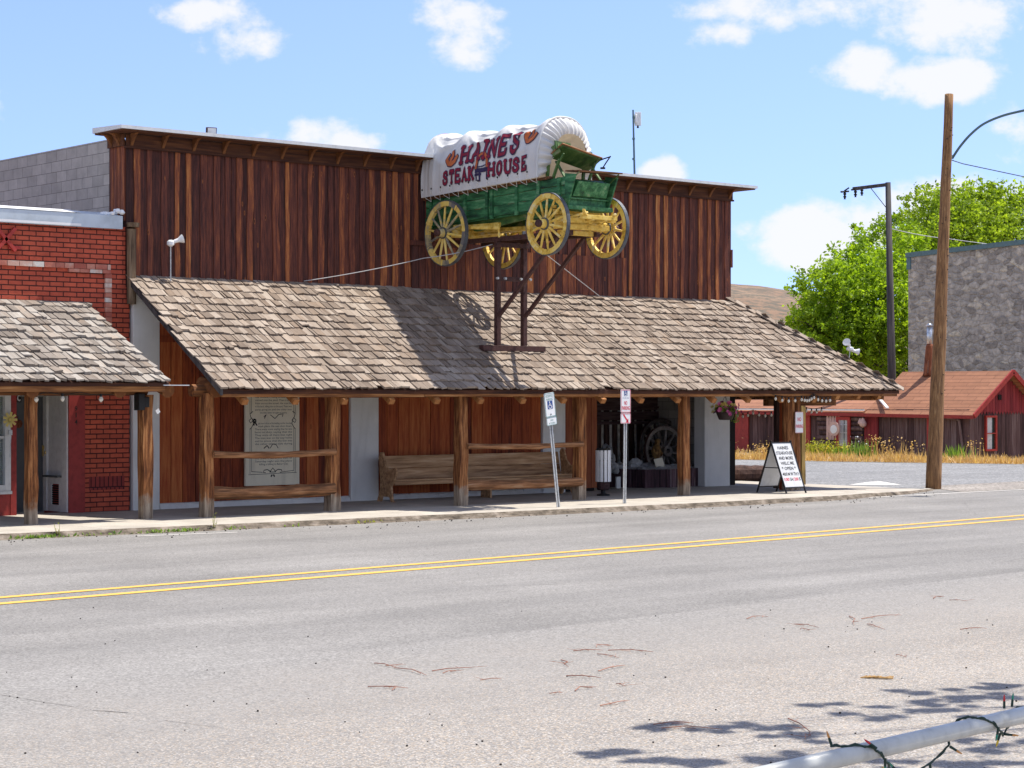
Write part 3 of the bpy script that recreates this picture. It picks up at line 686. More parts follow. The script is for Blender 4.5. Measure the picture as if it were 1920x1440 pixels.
for i in range(3):
    xx = XR + .25 + i * .72; y1 = EY * (1 - (hip(0) - xx) / (HX - XR + .05)) if False else None
    L_ = SL * (HX - xx) / (HX - XR) * .92
    b.obox(Vector((xx, EY + .12, EAVE - .16)) + US * L_ / 2, US * L_ / 2, Vector((.06, 0, 0)), NN * .05); b.cut()
b.build_each('jack_rafter', m_rafter, roof)
# posts, beam, rails
PY = -2.62
def hewn(mb, x, y, z0, z1, w, m=0, tw=.012):
    r = rng.random(); hs = [z0 + (z1 - z0) * k / 7 for k in range(8)]; pr = None
    for h in hs:
        q = [(x + sx * w / 2 * U_(.90, 1.06) + U_(-tw, tw), y + sy * w / 2 * U_(.90, 1.06), h) for sx, sy in ((-1, -1), (1, -1), (1, 1), (-1, 1))]
        q = [q[0], q[1], q[2], q[3]]
        if pr:
            for k in range(4): mb.face([pr[k], pr[(k + 1) % 4], q[(k + 1) % 4], q[k]], r, m)
        else: mb.face(q[::-1], r, m)
        pr = q
    mb.face(pr, r, m)
posts = [OZ(378, 969, SW), OZ(635, 959, SW), OZ(880, 949, SW), OZ(1105, 938, SW), OZ(1305, 930, SW)]
posts = [Vector((p.x, PY + .06 * (1 if i % 2 else -1), SW)) for i, p in enumerate(posts)]
for p, w in zip(posts, (.19, .21, .2, .2, .19)):
    b = MB(); hewn(b, p.x, p.y, SW, EAVE - .06, w); b.build('porch_post', m_post, root, bevel=.02)
b = MB(); xx = RLX - .25
b.tube([(xx, PY, EAVE - .02), (22, PY + .02, EAVE - .05), (posts[2].x, PY, EAVE - .03)], [.11, .10, .105], 9, jit=.04); b.cut(); b.tube([(posts[2].x + .01, PY, EAVE - .03), (28.5, PY, EAVE - .05), (33.9, PY, EAVE - .02)], [.105, .1, .11], 9, jit=.04)
b.build_each('porch_beam', m_beam, root)
def rail(name, a, c, rad, za, zb, y=None, flat=1.):
    mb = MB(); A = Vector((a.x + .06, a.y - .11 if y is None else y, za)); Bq = Vector((c.x - .02, c.y - .11 if y is None else y, zb)); n = 10
    P = []
    for k in range(n + 1):
        q = A.lerp(Bq, k / n); q.z += .012 * noise.noise(q * 2.1) - .03 * math.sin(math.pi * k / n); P.append(q)
    mb.tube(P, [rad * U_(.9, 1.08) for _ in P], 9, jit=.05); o = mb.build(name, m_log, root, smooth=False)
    return o
def zpx(px, py, y): return OY(px, py, y).z
rail('hand_rail', posts[0], posts[1], .06, zpx(390, 852, PY - .1), zpx(630, 847, PY - .1)); rail('log_seat', posts[0], posts[1], .115, zpx(400, 924, PY), zpx(630, 916, PY), PY)
rail('hand_rail', posts[2], posts[3], .055, zpx(895, 836, PY - .1), zpx(1095, 832, PY - .1)); rail('log_seat', posts[2], posts[3], .095, zpx(895, 908, PY), zpx(1095, 902, PY), PY)
# corner cluster of posts and the side porch
def logpost(p, w, lean=(0, 0), z1=EAVE - .05, mat=m_post, name='corner_post'):
    mb = MB(); mb.tube([(p[0] + lean[0] * t, p[1] + lean[1] * t, SW + (z1 - SW) * t - .03) for t in (0, .2, .4, .6, .8, 1)], [w * U_(.94, 1.05) for _ in range(6)], 11, jit=.05)
    return mb.build(name, mat, root)
CP = Vector((33.95, -2.55, 0))
cx = lambda px, y: OY(px, 850, y).x
logpost((cx(1478, -2.62), -2.62), .14); logpost((cx(1491, -2.5), -2.5), .115)
logpost((cx(1468, -2.3), -2.3), .085, mat=m_lower); logpost((cx(1458, -1.55), -1.55), .10, mat=m_darkwood)
q = OZ(1503, 910, .02)
b = MB(); hewn(b, q.x, q.y, 0.0, 2.25, .14); b.build('side_porch_post', m_newpost, root, bevel=.01)
b = MB(); bz = EAVE - .12
b.bar((34.4, -2.5, bz), (34.4, .2, bz + .1), .2, .2, r=.3); b.cut(); b.bar((34.62, -1.2, bz - .16), (37.0, -1.2, bz - .16), .16, .15, r=.4); b.cut()
b.bar((33.9, -2.55, bz), (36.85, -2.55, bz - .02), .16, .18, r=.5); b.cut(); b.bar((36.7, -2.9, bz), (36.7, 11.8, bz - .02), .16, .18, r=.5)
b.build_each('side_porch_beam', m_beam, root, bevel=.01)
for y in (2.2, 5.6, 9.0):
    b = MB(); hewn(b, 36.7, y, 0.0, EAVE - .15, .16); b.build('side_porch_post', m_post, root)

# ================================================================== BRICK SHOP NEXT DOOR
bx = lambda px: OY(px, 850, 0).x
root = thing('red_brick_shop', (15, 0, 0), 'red painted brick shop front with shingled awning at left', 'building')
bz1 = 5.30
b = MB()
b.box((8, 0, 2.30), (18.76, .25, bz1), .5); b.box((bx(158), 0, 0), (18.76, .25, 2.3), .5); b.box((8, 0, 0), (12.0, .25, 2.3), .5)
b.box((18.5, .25, 0), (18.76, 20, 5.0), .5); b.box((8, .25, 4.85), (18.5, 20, 4.95), .5)
wall = b.build('brick_wall', m_brick, root)
sx0, sx1 = bx(167), bx(233)
b = MB(); z0, z1 = OY(200, 918, 0).z, OY(200, 893, 0).z; b.box((sx0, -.006, z0), (sx1, .0, z1)); b.build('soldier_course', m_sold, wall)
b = MB()
for a, c, ya, yb in ((0, 206, 496, 506), (127, 206, 506, 513)):
    x = bx(a) - (0 if a else 4)
    while x < bx(c) - .02:
        w = min(U_(.17, .27), bx(c) - x); b.box((x, -.055, OY(200, yb, 0).z), (x + w - .012, -.001, OY(200, ya, 0).z - .006)); x += w
z = OY(200, 513, 0).z
while z > OY(200, 640, 0).z: b.box((bx(196), -.035, z - .08), (bx(208), -.001, z)); z -= .0885
b.build('corbel_band', m_pinkbrick, wall)
b = MB(); cz = OY(16, 449, 0).z
for s in (-1, 1): b.bar((bx(8) - .17, -.03, cz - s * .2), (bx(8) + .19, -.03, cz + s * .2), .06, .075, up=(0, 1, 0), r=.5)
b.bar((bx(15), -.02, OY(20, 464, 0).z), (bx(38), -.02, OY(20, 464, 0).z), .04, .06)
b.build('painted_cross', m_brightred, wall)
b = MB()
b.hexa([(8, -.10, bz1 - .05), (bx(225), -.10, bz1 - .05), (bx(225), .3, bz1 - .05), (8, .3, bz1 - .05), (8, -.10, bz1 + .19), (bx(225), -.10, bz1 + .19), (bx(225), .55, bz1 + .30), (8, .55, bz1 + .30)], .5)
cap = b.build('parapet_cap', m_bluemetal, wall)
b = MB(); e = bx(147)
b.face([(8, -.105, bz1 + .195), (e, -.105, bz1 + .195), (e + .08, .5, bz1 + .297), (8, .5, bz1 + .297)]); b.face([(8, -.106, bz1 - .045), (e, -.106, bz1 - .045), (e, -.106, bz1 - .0), (8, -.106, bz1 - .0)]); b.v = [(v[0], v[1] - .004, v[2] + .006) for v in b.v]
b.build('white_coping', m_signwhite, cap)
b = MB()
for i in range(26):
    px, py = U_(200, 226), 0; t = (px - 200) / 26; zz = bz1 + .18 + t * .12 * rng.random()
    b.lathe((bx(px), U_(-.1, .35), zz), [(.03, 0), (U_(.04, .08), .03), (.03, U_(.05, .09))], n=7)
b.build('sealant_blob', m_signwhite, cap)
# pilaster, recess, door, window
DY = .92
b = MB(); b.box((bx(128), -.03, .05), (bx(158), DY, 2.295), .5); b.build('pilaster', m_redpaint, root)
b = MB(); b.box((bx(22) - .03, -.02, 0.05), (bx(30), .3, 2.3), .5); b.box((12, -.01, .05), (bx(22) - .035, .2, OY(10, 920, 0).z), .3); b.build('red_trim', m_redpaint, root)
b = MB(); nums = MB(); nx = bx(141)
for i, ch in enumerate('914'): text(nums, ch, (nx, -.034, OY(141, (766, 778, 791)[i], 0).z), (1, 0, 0), (0, 0, 1), .088, .02 if ch == '1' else .055, .01)
nums.build('house_number', m_ink, root)
b = MB(); dx = lambda px: OY(px, 850, DY).x
b.box((bx(30), DY, .06), (bx(128) + .02, DY + .1, 2.3), .5); b.box((bx(30) + .01, .3, 2.22), (bx(128) - .01, DY, 2.3), .5)
b.build('recess_lining', m_panel, root)
b = MB(); b.box((dx(-15), DY - .06, .09), (bx(128) - .06, DY - .012, 2.18), .5); door = b.build('door', m_grey, root)
b = MB(); hx, hz = OY(79, 845, DY).x, OY(79, 845, DY).z
b.box((hx - .035, DY - .085, hz - .1), (hx + .035, DY - .062, hz + .1)); b.lathe((hx + .01, DY - .09, hz - .03), [(.015, 0), (.02, .03), (.04, .05), (.035, .075), (.01, .085)], (0, -1, 0), 12); b.lathe((hx, DY - .085, hz + .06), [(.025, 0), (.025, .02)], (0, -1, 0), 10)
b.build('door_handle', m_brass, door)
b = MB(); lx, lz = OY(32, 746, DY).x, OY(32, 746, DY).z
b.box((lx - .05, DY - .068, lz - .08), (lx + .05, DY - .064, lz + .08)); pl = b.build('letter_plate', m_ink, door)
b = MB(); text(b, 'C', (lx, DY - .071, lz), (1, 0, 0), (0, 0, 1), .11, .065, .03); b.build('door_letter', m_signwhite, door)
# white side panel of the recess with sill and vent
RX = bx(128); b = MB(); rev = lambda ya, yb, za, zb, d=.03: b.box((RX - d, ya, za), (RX - .0005, yb, zb), .5)
rev(.005, .20, .10, 2.2); rev(.74, DY - .02, .10, 2.2, .05); rev(.2005, .7395, .10, .22); rev(.2005, .7395, .60, .72); rev(.2005, .30, .2205, .5995); rev(.58, .7395, .2205, .5995); rev(.2005, .7395, .7205, 2.2, .008)
sp = b.build('side_panel', m_panel, root)
b = MB(); b.box((RX - .12, .19, .722), (RX - .01, .745, .755)); b.build('sill', m_grey, sp)
b = MB()
for k in range(9): b.box((RX - .022, .302, .23 + k * .04), (RX - .008, .578, .255 + k * .04))
b.build('vent_grille', m_dkvoid, sp)
wz0, wz1 = OY(10, 920, 0).z, 2.27
b = MB(); wx1 = bx(22) - .04
b.box((wx1 - .11, -.05, wz0), (wx1, .05, wz1)); b.box((12, -.05, wz0), (wx1 - .115, .05, wz0 + .1)); b.box((12, -.05, wz1 - .08), (wx1 - .115, .05, wz1)); b.box((12, -.06, wz0 - .06), (wx1 + .02, .05, wz0 - .005)); b.box((12, -.03, 1.45), (wx1 - .115, .03, 1.49))
wf = b.build('shop_window', m_panel, root)
b = MB(); b.box((12, .052, wz0), (wx1, .058, wz1)); b.build('window_pane', m_glass2, wf)
b = MB(); b.box((12, .9, .1), (bx(30) - .02, .95, 2.6)); b.build('dark_backing', m_grey, root)  # dark backing added behind the pane so the shop reads unlit inside
# awning
AXR = 17.86; AT, AE, AYE = 3.88, 2.42, -3.0
asl = math.hypot(AT - AE, -AYE); AUS = Vector((0, -AYE / asl, (AT - AE) / asl)); ANN = Vector((0, -AUS.z, AUS.y))
b = MB()
b.hexa([(8, AYE + .03, AE - .06), (AXR - .03, AYE + .03, AE - .06), (AXR - .03, 0, AT - .06), (8, 0, AT - .06), (8, AYE + .03, AE), (AXR - .03, AYE + .03, AE), (AXR - .03, 0, AT), (8, 0, AT)], .2, 1)
shakes(b, (0, AYE - .03, AE), (1, 0, 0), AUS, asl + .02, 12, lambda w: (8, AXR + U_(-.03, .02)), wid=(.06, .2), jit=.035, thick=.036)
aw = b.build('awning_roof', [m_shake2, m_soffit], root)
b = MB(); b.box((8, AYE + .04, AE - .15), (AXR - .1, AYE + .09, AE - .062)); b.build('fascia_board', m_beam, aw)
b = MB(); b.box((AXR - .15, AYE - .0, AE - .045), (AXR + .35, AYE + .1, AE - .03)); b.build('drip_edge', m_capmetal, aw)
apost = [(OZ(58, 983, SW).x, -2.45), (OZ(278, 973, SW).x, -2.35)]
for k, (x, y) in enumerate(apost + [(11.5, -2.4)]):
    b = MB(); hewn(b, x, y, SW, AE - .2, .2 if k else .17); b.build('awning_post', m_post, root, bevel=.02)
b = MB(); b.tube([(8, -2.4, AE - .13), (AXR - .12, -2.35, AE - .12)], [.09, .09], 9); b.build('awning_beam', m_beam, root)
b = MB(); b.tube([(bx(75), AYE + .12, AE - .14), (bx(75), AYE + .6, AE + .02)], [.12, .115], 10); ra = b.build('log_rafter', m_rafter, aw)
for px in (190, 285): dup(ra, aw, (OY(px, 735, AYE).x - OY(85, 735, AYE).x - .10, 0, 0))
dup(ra, aw, (-1.6, 0, 0)); 
b = MB(); b.tube([(18.74, -.10, OY(240, 540, 0).z - .3), (18.74, -.10, OY(240, 430, 0).z)], .085, 10, r=.3); b.lathe((18.76, -.12, OY(248, 427, 0).z), [(.11, 0), (.12, .08)], n=12, r=.9); b.build('corner_log', m_darkwood2, root)
# ================================================================== COVERED WAGON ON ITS STAND
WX0 = 26.14
wag = thing('covered_wagon', (WX0, -2.05, 4.9), 'green covered wagon with yellow wheels and lettered white canvas on the roof stand', 'wagon')
SH = .036                                  # the bed rises a little towards the front
bzb = lambda y: 5.66 + SH * (-y)           # underside of the box
bzt = lambda y: 6.20 + SH * (-y)           # top edge of the box
YR, YF = -.02, -4.38; HW = .52
def sideplank(mb, x0, x1, f0, f1, r=None, m=0, ya=YR, yb=YF):
    P = lambda x, y, f: (x, y, bzb(y) + (bzt(y) - bzb(y)) * f)
    mb.hexa([P(x0, yb, f0), P(x1, yb, f0), P(x1, ya, f0), P(x0, ya, f0), P(x0, yb, f1), P(x1, yb, f1), P(x1, ya, f1), P(x0, ya, f1)], r, m)
b = MB()
for s in (-1, 1):
    xo = WX0 + s * HW; xi = WX0 + s * (HW - .035)
    sideplank(b, xi, xo, .0, .36, .3); sideplank(b, xi + s * .004, xo - s * .004, .375, .71, .55); sideplank(b, xi, xo, .725, 1., .42)
sideplank(b, WX0 - HW + .04, WX0 + HW - .04, -.06, .0, .2)
b.box((WX0 - HW + .04, YR - .04, bzb(YR)), (WX0 + HW - .04, YR - .001, bzt(YR)), .6)
body = b.build('wagon_box', m_green, wag, bevel=.006)
b = MB()
for s in (-1, 1):
    xo = WX0 + s * (HW + .022)
    for y in (-.25, -.62, -1.35, -2.05, -2.2, -2.95, -3.6, -4.2):
        w = .035; b.hexa([(xo - .02, y - w, bzb(y) - .05), (xo + .02, y - w, bzb(y) - .05), (xo + .02, y + w, bzb(y) - .05), (xo - .02, y + w, bzb(y) - .05), (xo - .02, y - w, bzt(y) + .0), (xo + .02, y - w, bzt(y)), (xo + .02, y + w, bzt(y)), (xo - .02, y + w, bzt(y))]); b.cut()
b.build_each('side_cleat', m_green, body)
b = MB()
for s in (-1, 1): b.bar((WX0 + s * (HW + .01), YR + .12, bzt(YR) + .025), (WX0 + s * (HW + .01), -3.95, bzt(-3.95) + .025), .085, .05); b.cut()
b.build_each('top_rail', m_log, body)
b = MB()       # deep keel boards under the bed
for s in (-1, 1):
    x = WX0 + s * .36
    b.hexa([(x - .03, -3.5, bzb(-3.5) - .10), (x + .03, -3.5, bzb(-3.5) - .10), (x + .03, -1.5, bzb(-1.5) - .22), (x - .03, -1.5, bzb(-1.5) - .22), (x - .03, -3.9, bzb(-3.9) - .03), (x + .03, -3.9, bzb(-3.9) - .03), (x + .03, -1.0, bzb(-1) - .03), (x - .03, -1.0, bzb(-1) - .03)]); b.cut()
b.build_each('sill_beam', m_dkgreen, body)
# wheels
def wheel(cx_, cy, cz, rad, ns, s, worn, label=None):
    m1 = m_yelworn if worn else m_yel
    mb = MB(); nseg = ns // 2
    ax = Vector((1, 0, 0))
    mb.ring((cx_, cy, cz), ax, rad - .115, rad - .018, .075, 56, seg_rnd=True); w = mb.build('wheel', m1, wag)
    mb = MB(); mb.ring((cx_, cy, cz), ax, rad - .017, rad, .082, 64, rnd=.5); mb.build('tyre', m_tyre, w)
    a0 = U_(0, .3)
    for k in range(ns):
        a = a0 + 2 * math.pi * k / ns; d = Vector((0, math.cos(a), math.sin(a)))
        mb = MB(); c = Vector((cx_, cy, cz)); o_ = ax * (s * .05)
        mb.tube([c + d * .08 + o_, c + d * (rad * .5) + o_ * .5, c + d * (rad - .11)], [.030, .025, .020], 7)
        mb.build('spoke', m1, w)
    mb = MB(); mb.lathe((cx_ - s * .13, cy, cz), [(.06, 0), (.085, .04), (.115, .12), (.12, .16), (.10, .2), (.085, .3), (.065, .33)] , (s, 0, 0), 18, m=0)
    mb.lathe((cx_ + s * .20, cy, cz), [(.07, 0), (.074, .05), (.06, .075), (.02, .08)], (s, 0, 0), 16, m=1)
    mb.ring((cx_ + s * .09, cy, cz), ax, .10, .118, .03, 24, m=2); mb.ring((cx_ - s * .02, cy, cz), ax, .112, .13, .03, 24, m=2)
    mb.build('hub', [m1, m_iron, m_tyre], w)
    if label: w['label'] = label
    # felloe clamps
    mb = MB()
    for k in range(ns // 2):
        a = a0 + 2 * math.pi * (k + .25) / (ns // 2); d = Vector((0, math.cos(a), math.sin(a))); t_ = Vector((0, -math.sin(a), math.cos(a)))
        mb.obox(Vector((cx_, cy, cz)) + d * (rad - .066), ax * .042, t_ * .022, d * .054); mb.cut()
    mb.build_each('felloe_clamp', m1, w)
    return w
RZ, FZ = 5.47, 5.46; RR, FR = .665, .60
wheel(25.40, -1.0, RZ, RR, 14, -1, True, 'worn yellow and grey rear wheel on the lettered side'); wheel(26.90, -1.0, RZ, RR, 14, 1, False)
wheel(25.40, -4.1, FZ, FR, 14, -1, False); wheel(26.93, -4.1, FZ, FR, 14, 1, False)
b = MB()
for y, z in ((-1.0, RZ), (-4.1, FZ)):
    b.bar((25.46, y, z), (26.86, y, z), .13, .15); b.bar((25.62, y, z + .13), (26.68, y, z + .13), .12, .10)
    if y > -2: b.cut()
b.bar((25.58, -4.1, FZ + .245), (26.70, -4.1, FZ + .245), .14, .11); b.bar((25.66, -4.12, FZ - .14), (26.62, -4.12, FZ - .14), .10, .09)
b.bar((25.55, -4.1, FZ + .34), (26.72, -4.1, FZ + .34), .11, .06)
b.build_each('axle', m_yel, wag, bevel=.01)
b = MB()
b.bar((WX0, -.6, RZ + .02), (WX0, -4.0, FZ + .06), .10, .09)
for s in (-1, 1):
    b.bar((WX0 + s * .32, -1.0, RZ + .05), (WX0 + s * .06, -2.7, FZ + .05), .07, .07); b.bar((WX0 + s * .30, -3.1, FZ + .06), (WX0 + s * .16, -4.75, FZ + .10), .07, .08)
    b.bar((WX0 + s * .42, -1.2, RZ + .12), (WX0 + s * .42, -2.3, RZ + .11), .06, .09)
    b.bar((WX0 + s * .56, -3.95, FZ + .02), (WX0 + s * .36, -4.8, FZ + .2), .05, .04)
    b.bar((WX0 + s * .58, -2.45, RZ + .1), (WX0 + s * .58, -2.47, RZ - .16), .03, .03)
b.bar((WX0 - .6, -1.45, RZ + .09), (WX0 - .6, -2.5, RZ + .02), .05, .06)
b.bar((WX0 - .45, -4.72, FZ + .12), (WX0 + .45, -4.72, FZ + .12), .08, .08); b.bar((WX0 - .55, -4.5, FZ + .06), (WX0 + .52, -4.62, FZ + .1), .07, .09); b.bar((WX0 - .52, -4.35, FZ - .05), (WX0 + .5, -4.45, FZ - .05), .09, .1)
b.bar((WX0 + .1, -4.4, FZ + .02), (WX0 - .55, -4.9, FZ + .22), .05, .05)
b.build('running_gear', m_yel, wag, bevel=.006)
# canvas cover on four bows
CY = (-.12, -1.30, -2.48, -3.74); CT = (7.66, 7.57, 7.57, 7.58)
def cframe(y):
    y = max(min(y, CY[0]), CY[3])
    for i in range(3):
        if y >= CY[i + 1]:
            t = (CY[i] - y) / (CY[i] - CY[i + 1]); return CT[i] + (CT[i + 1] - CT[i]) * t, t
    return CT[3], 1.
def cpt(y, t, off=0.0, ripple=True):
    """y along the wagon, t 0..1 from the near foot over the top to the far foot"""
    zt_, q = cframe(y); zf = bzt(y) + .045; th = math.pi * t
    sag = math.sin(math.pi * q) ** 1.3
    up = math.sin(th)
    w = .69 + .08 * up; h = (zt_ - zf)
    c_ = math.cos(th); x = -w * (abs(c_) ** .82) * (1 if c_ > 0 else -1); z = h * up ** .86
    p = Vector((x, 0, z)); nrm = Vector((x / w, 0, z / h)).normalized()
    k = sag * (.082 * up ** 2.5 + .012)
    if ripple:
        # swags drawn down from each bow, and flutes at the tail
        a = abs(q - .5) * 2
        k += (.020 * math.sin(13 * q + 7.5 * t * 2) * math.sin(math.pi * min(t * 1.1, 1)) + .012 * math.sin(24 * q - 12 * t)) * min(1, 4 * up) * (.35 + .65 * up)
        sw = math.exp(-((up - (.94 - .26 * math.sin(math.pi * q))) / .045) ** 2); k -= .060 * sag * sw
        sw = math.exp(-((up - (.985 - .10 * math.sin(math.pi * q))) / .016) ** 2); k -= .030 * sag * sw
        sw = math.exp(-((up - (.84 - .52 * math.sin(math.pi * q) * (.6 + .4 * q))) / .05) ** 2); k -= .018 * sag * sw
        if y > -.85:
            g = (y + .85) / .73; k += .040 * g * abs(math.sin(15 * q * 2 + 2.2 * t)) * (.25 + .75 * up) * (1 if q < .62 else .4)
        k += .012 * math.exp(-((t - .06) / .05) ** 2) * math.sin(y * 17)
    return Vector((WX0, y, zf)) + p - nrm * (k - off)
NA, NB = 150, 110
b = MB(); b.grid(lambda u, v: cpt(CY[0] + (CY[3] - CY[0]) * u, v), NA, NB)
def frill(y0, sgn, depth, kin, npl):
    def fn(u, v):
        p = cpt(y0, v, ripple=sgn > 0); c = Vector((WX0, y0, bzt(y0) + .32)); d = p - c
        k = 1 - (1 - kin) * u
        pl = math.sin(v * math.pi * npl); am = .034 * math.sin(math.pi * min(u * .8 + .08, 1)) * (1 + .3 * math.sin(v * 31))
        low = min(1, v * 9, (1 - v) * 9)
        return c + d * (k if True else 1) * Vector((1, 1, 1)).x + Vector((0, sgn * (depth * math.sin(u * math.pi * .55) * low + am * pl), 0)) + Vector((0, 0, 0 if p.z > c.z else 0))
    return fn
b.grid(frill(CY[3], -1, .20, .64, 44), 12, 330)
b.grid(frill(CY[0], 1, .10, .02, 30), 12, 260)
cover = b.build('canvas_cover', m_canvas, wag, smooth=True)
b = MB(); b.tube([cpt(CY[3], v / 60, .006, False) for v in range(61)], .022, 7); b.build('hoop', m_canvas, cover)
b = MB()
for i in range(4):
    b.tube([cpt(CY[i] - (.02 if i == 0 else 0) + (.03 if i == 3 else 0), v / 40, -.05, False) for v in range(41)], .018, 6); b.cut()
b.build_each('bow', m_oak, cover)
b = MB()
for s, t in ((-1, 0), (1, 1)):
    y = -.15; k = 0
    while y > -3.6:
        p = cpt(y, .02 if s < 0 else .98, .015); p2 = Vector((WX0 + s * (HW + .06), y - .16, bzt(y) - .04)); p3 = cpt(y - .30, .02 if s < 0 else .98, .015)
        b.tube([p, p.lerp(p2, .5) + Vector((s * .02, 0, -.04)), p2, p2.lerp(p3, .6) + Vector((s * .02, 0, -.02)), p3], .006, 5); y -= .30
    b.cut()
b.build_each('lashing_rope', m_plaster, cover)
b = MB(); y = -.15
while y > -3.6: b.lathe(cpt(y, .025, .004), [(.020, 0), (.020, .006)], (-1, 0, 0), 10); b.cut(); y -= .30
b.build_each('eyelet', m_black, cover)
# arc-length table on the near side
def t_at(y, arc):
    l = 0; pv = cpt(y, 0, 0, False); n_ = 90
    for i in range(1, n_ + 1):
        q = cpt(y, .5 * i / n_, 0, False); l += (q - pv).length
        if l >= arc: return .5 * i / n_ - .5 / n_ * (l - arc) / max((q - pv).length, 1e-6)
        pv = q
    return .5
def on_canvas(a, h, off):     # a metres from the tail along the wagon, h metres above the lower edge
    y = -a; return cpt(y, t_at(y, h), off)
G = {'H': [[(0, 0), (0, 1)], [(.68, 0), (.68, 1)], [(0, .5), (.68, .5)]],
     'A': [[(0, 0), (.36, 1), (.72, 0)], [(.16, .36), (.56, .36)]],
     'I': [[(.1, 0), (.1, 1)]], 'N': [[(0, 0), (0, 1), (.66, 0), (.66, 1)]],
     'E': [[(0, 0), (0, 1)], [(0, 1), (.58, 1)], [(0, .52), (.42, .52)], [(0, 0), (.6, 0), (.6, .17)]],
     'S': [[(.6, .76), (.56, .93), (.32, 1.0), (.08, .9), (.06, .66), (.3, .53), (.54, .42), (.6, .2), (.44, .02), (.2, 0), (.03, .1), (0, .27)]],
     'T': [[(.34, 0), (.34, 1)], [(0, .82), (0, 1), (.68, 1), (.68, .82)]],
     'K': [[(0, 0), (0, 1)], [(.62, 1), (.05, .45)], [(.2, .58), (.66, 0)]],
     'O': [[(.33, 0), (.1, .12), (0, .36), (0, .64), (.1, .88), (.33, 1), (.56, .88), (.66, .64), (.66, .36), (.56, .12), (.33, 0)]],
     'U': [[(0, 1), (0, .3), (.1, .06), (.33, 0), (.56, .06), (.66, .3), (.66, 1)]]}
SERIF = {'H': [(0, 0), (0, 1), (.68, 0), (.68, 1)], 'A': [(0, 0), (.72, 0)], 'I': [(.1, 0), (.1, 1)], 'N': [(0, 0), (0, 1), (.66, 1)], 'T': [(.34, 0)], 'K': [(0, 0), (0, 1), (.62, 1), (.66, 0)], 'U': [(0, 1), (.66, 1)], 'E': [], 'S': [], 'O': []}
def stroke(mb, P, wd, fn, r=.5, m=0):
    """ribbon along 2-D polyline P, mapped by fn(x,y)"""
    Q = []
    for (x0, y0), (x1, y1) in zip(P, P[1:]):
        n_ = max(1, int(math.hypot(x1 - x0, y1 - y0) / .03)); Q += [(x0 + (x1 - x0) * k / n_, y0 + (y1 - y0) * k / n_) for k in range(n_)]
    Q.append(P[-1]); prev = None
    for i, (x, y) in enumerate(Q):
        xa, ya = Q[max(i - 1, 0)]; xb, yb_ = Q[min(i + 1, len(Q) - 1)]; dx_, dy_ = xb - xa, yb_ - ya; l = math.hypot(dx_, dy_) or 1
        ex, ey = (-dy_ / l * wd / 2, dx_ / l * wd / 2)
        if i == 0: x -= dx_ / l * wd * .45; y -= dy_ / l * wd * .45
        if i == len(Q) - 1: x += dx_ / l * wd * .45; y += dy_ / l * wd * .45
        row = [fn(x + ex * k, y + ey * k) for k in (-1, 0, 1)]
        if prev:
            for k in range(2): mb.face([prev[k], row[k], row[k + 1], prev[k + 1]], r, m)
        prev = row
def slab_word(word, a0, a1, h0, h1, out, red, wk=.22, rise=(0, 0)):
    wid = {c: (.2 if c == 'I' else .7) for c in word}; tot = sum(wid.values()) + .44 * (len(word) - 1); x = 0
    for ch in word:
        def fn(off, x=x):
            def f(px, py):
                u = (x + px) / tot; k = h0 + rise[0] * (1 - u); kk = h1 + rise[1] * (1 - u)
                return on_canvas(a0 + (a1 - a0) * u, k + (kk - k) * py, off)
            return f
        sx = 1.0
        for mb, wd, off in ((out, wk + .11, .016), (red, wk - .02, .022)):
            for pl in G[ch]: stroke(mb, pl, wd, fn(off))
            for (px, py) in SERIF[ch]:
                yy = py + (.03 if py == 0 else -.03); stroke(mb, [(px - .15, yy), (px + .15, yy)], wd * .62, fn(off + .0006))
        x += wid[ch] + .44
out = MB(); red = MB()
slab_word('HAINES', 1.40, 3.12, .58, .98, out, red, .20, (-.03, -.10)); slab_word('STEAK', .86, 1.80, .19, .43, out, red); slab_word('HOUSE', 2.30, 3.44, .19, .43, out, red)
out.build('letter_outline', m_navy, cover); red.build('lettering', m_letred, cover)
# painted ornaments: two curled orange flourishes, an arch and a small iron stove
orn = MB(); orr = MB()
def curl(a, h, s, k):
    f = lambda off: (lambda x, y: on_canvas(a + x * s * k, h + y * k, off))
    body_ = [(-.16, .42), (-.3, .2), (-.12, -.05), (.12, -.1), (.36, .06), (.52, .3)]
    wing = [(.05, .1), (.2, .38), (.14, .62)]
    for pl, wd in ((body_, .24), (wing, .16)): stroke(orn, pl, wd + .10, f(.014)); stroke(orr, pl, wd, f(.019))
curl(1.04, .60, 1, .36); orn.cut(); orr.cut(); curl(3.40, .76, 1, .34); orn.cut(); orr.cut()
f = lambda off: (lambda x, y: on_canvas(2.06 + x, .46 + y, off))
arch = [(-.17, -.06), (-.15, .08), (-.06, .2), (.06, .2), (.16, .08), (.18, -.06)]
stroke(orn, arch, .10, f(.012)); stroke(orr, arch, .065, f(.017))
f2 = lambda x, y: on_canvas(2.06 + x, .26 + y, .009)
for pl, wd in (([(-.17, .08), (.2, .08)], .09), ([(-.16, .05), (-.16, -.1)], .04), ([(.16, .05), (.16, -.1)], .04), ([(-.06, .04), (-.06, -.12)], .05), ([(-.2, .14), (.22, .18)], .025), ([(-.2, .0), (-.04, .0)], .05)): stroke(orn, pl, wd, f2)
orn.build_each('ornament_outline', m_navy, cover); orr.build_each('ornament', m_orange, cover)
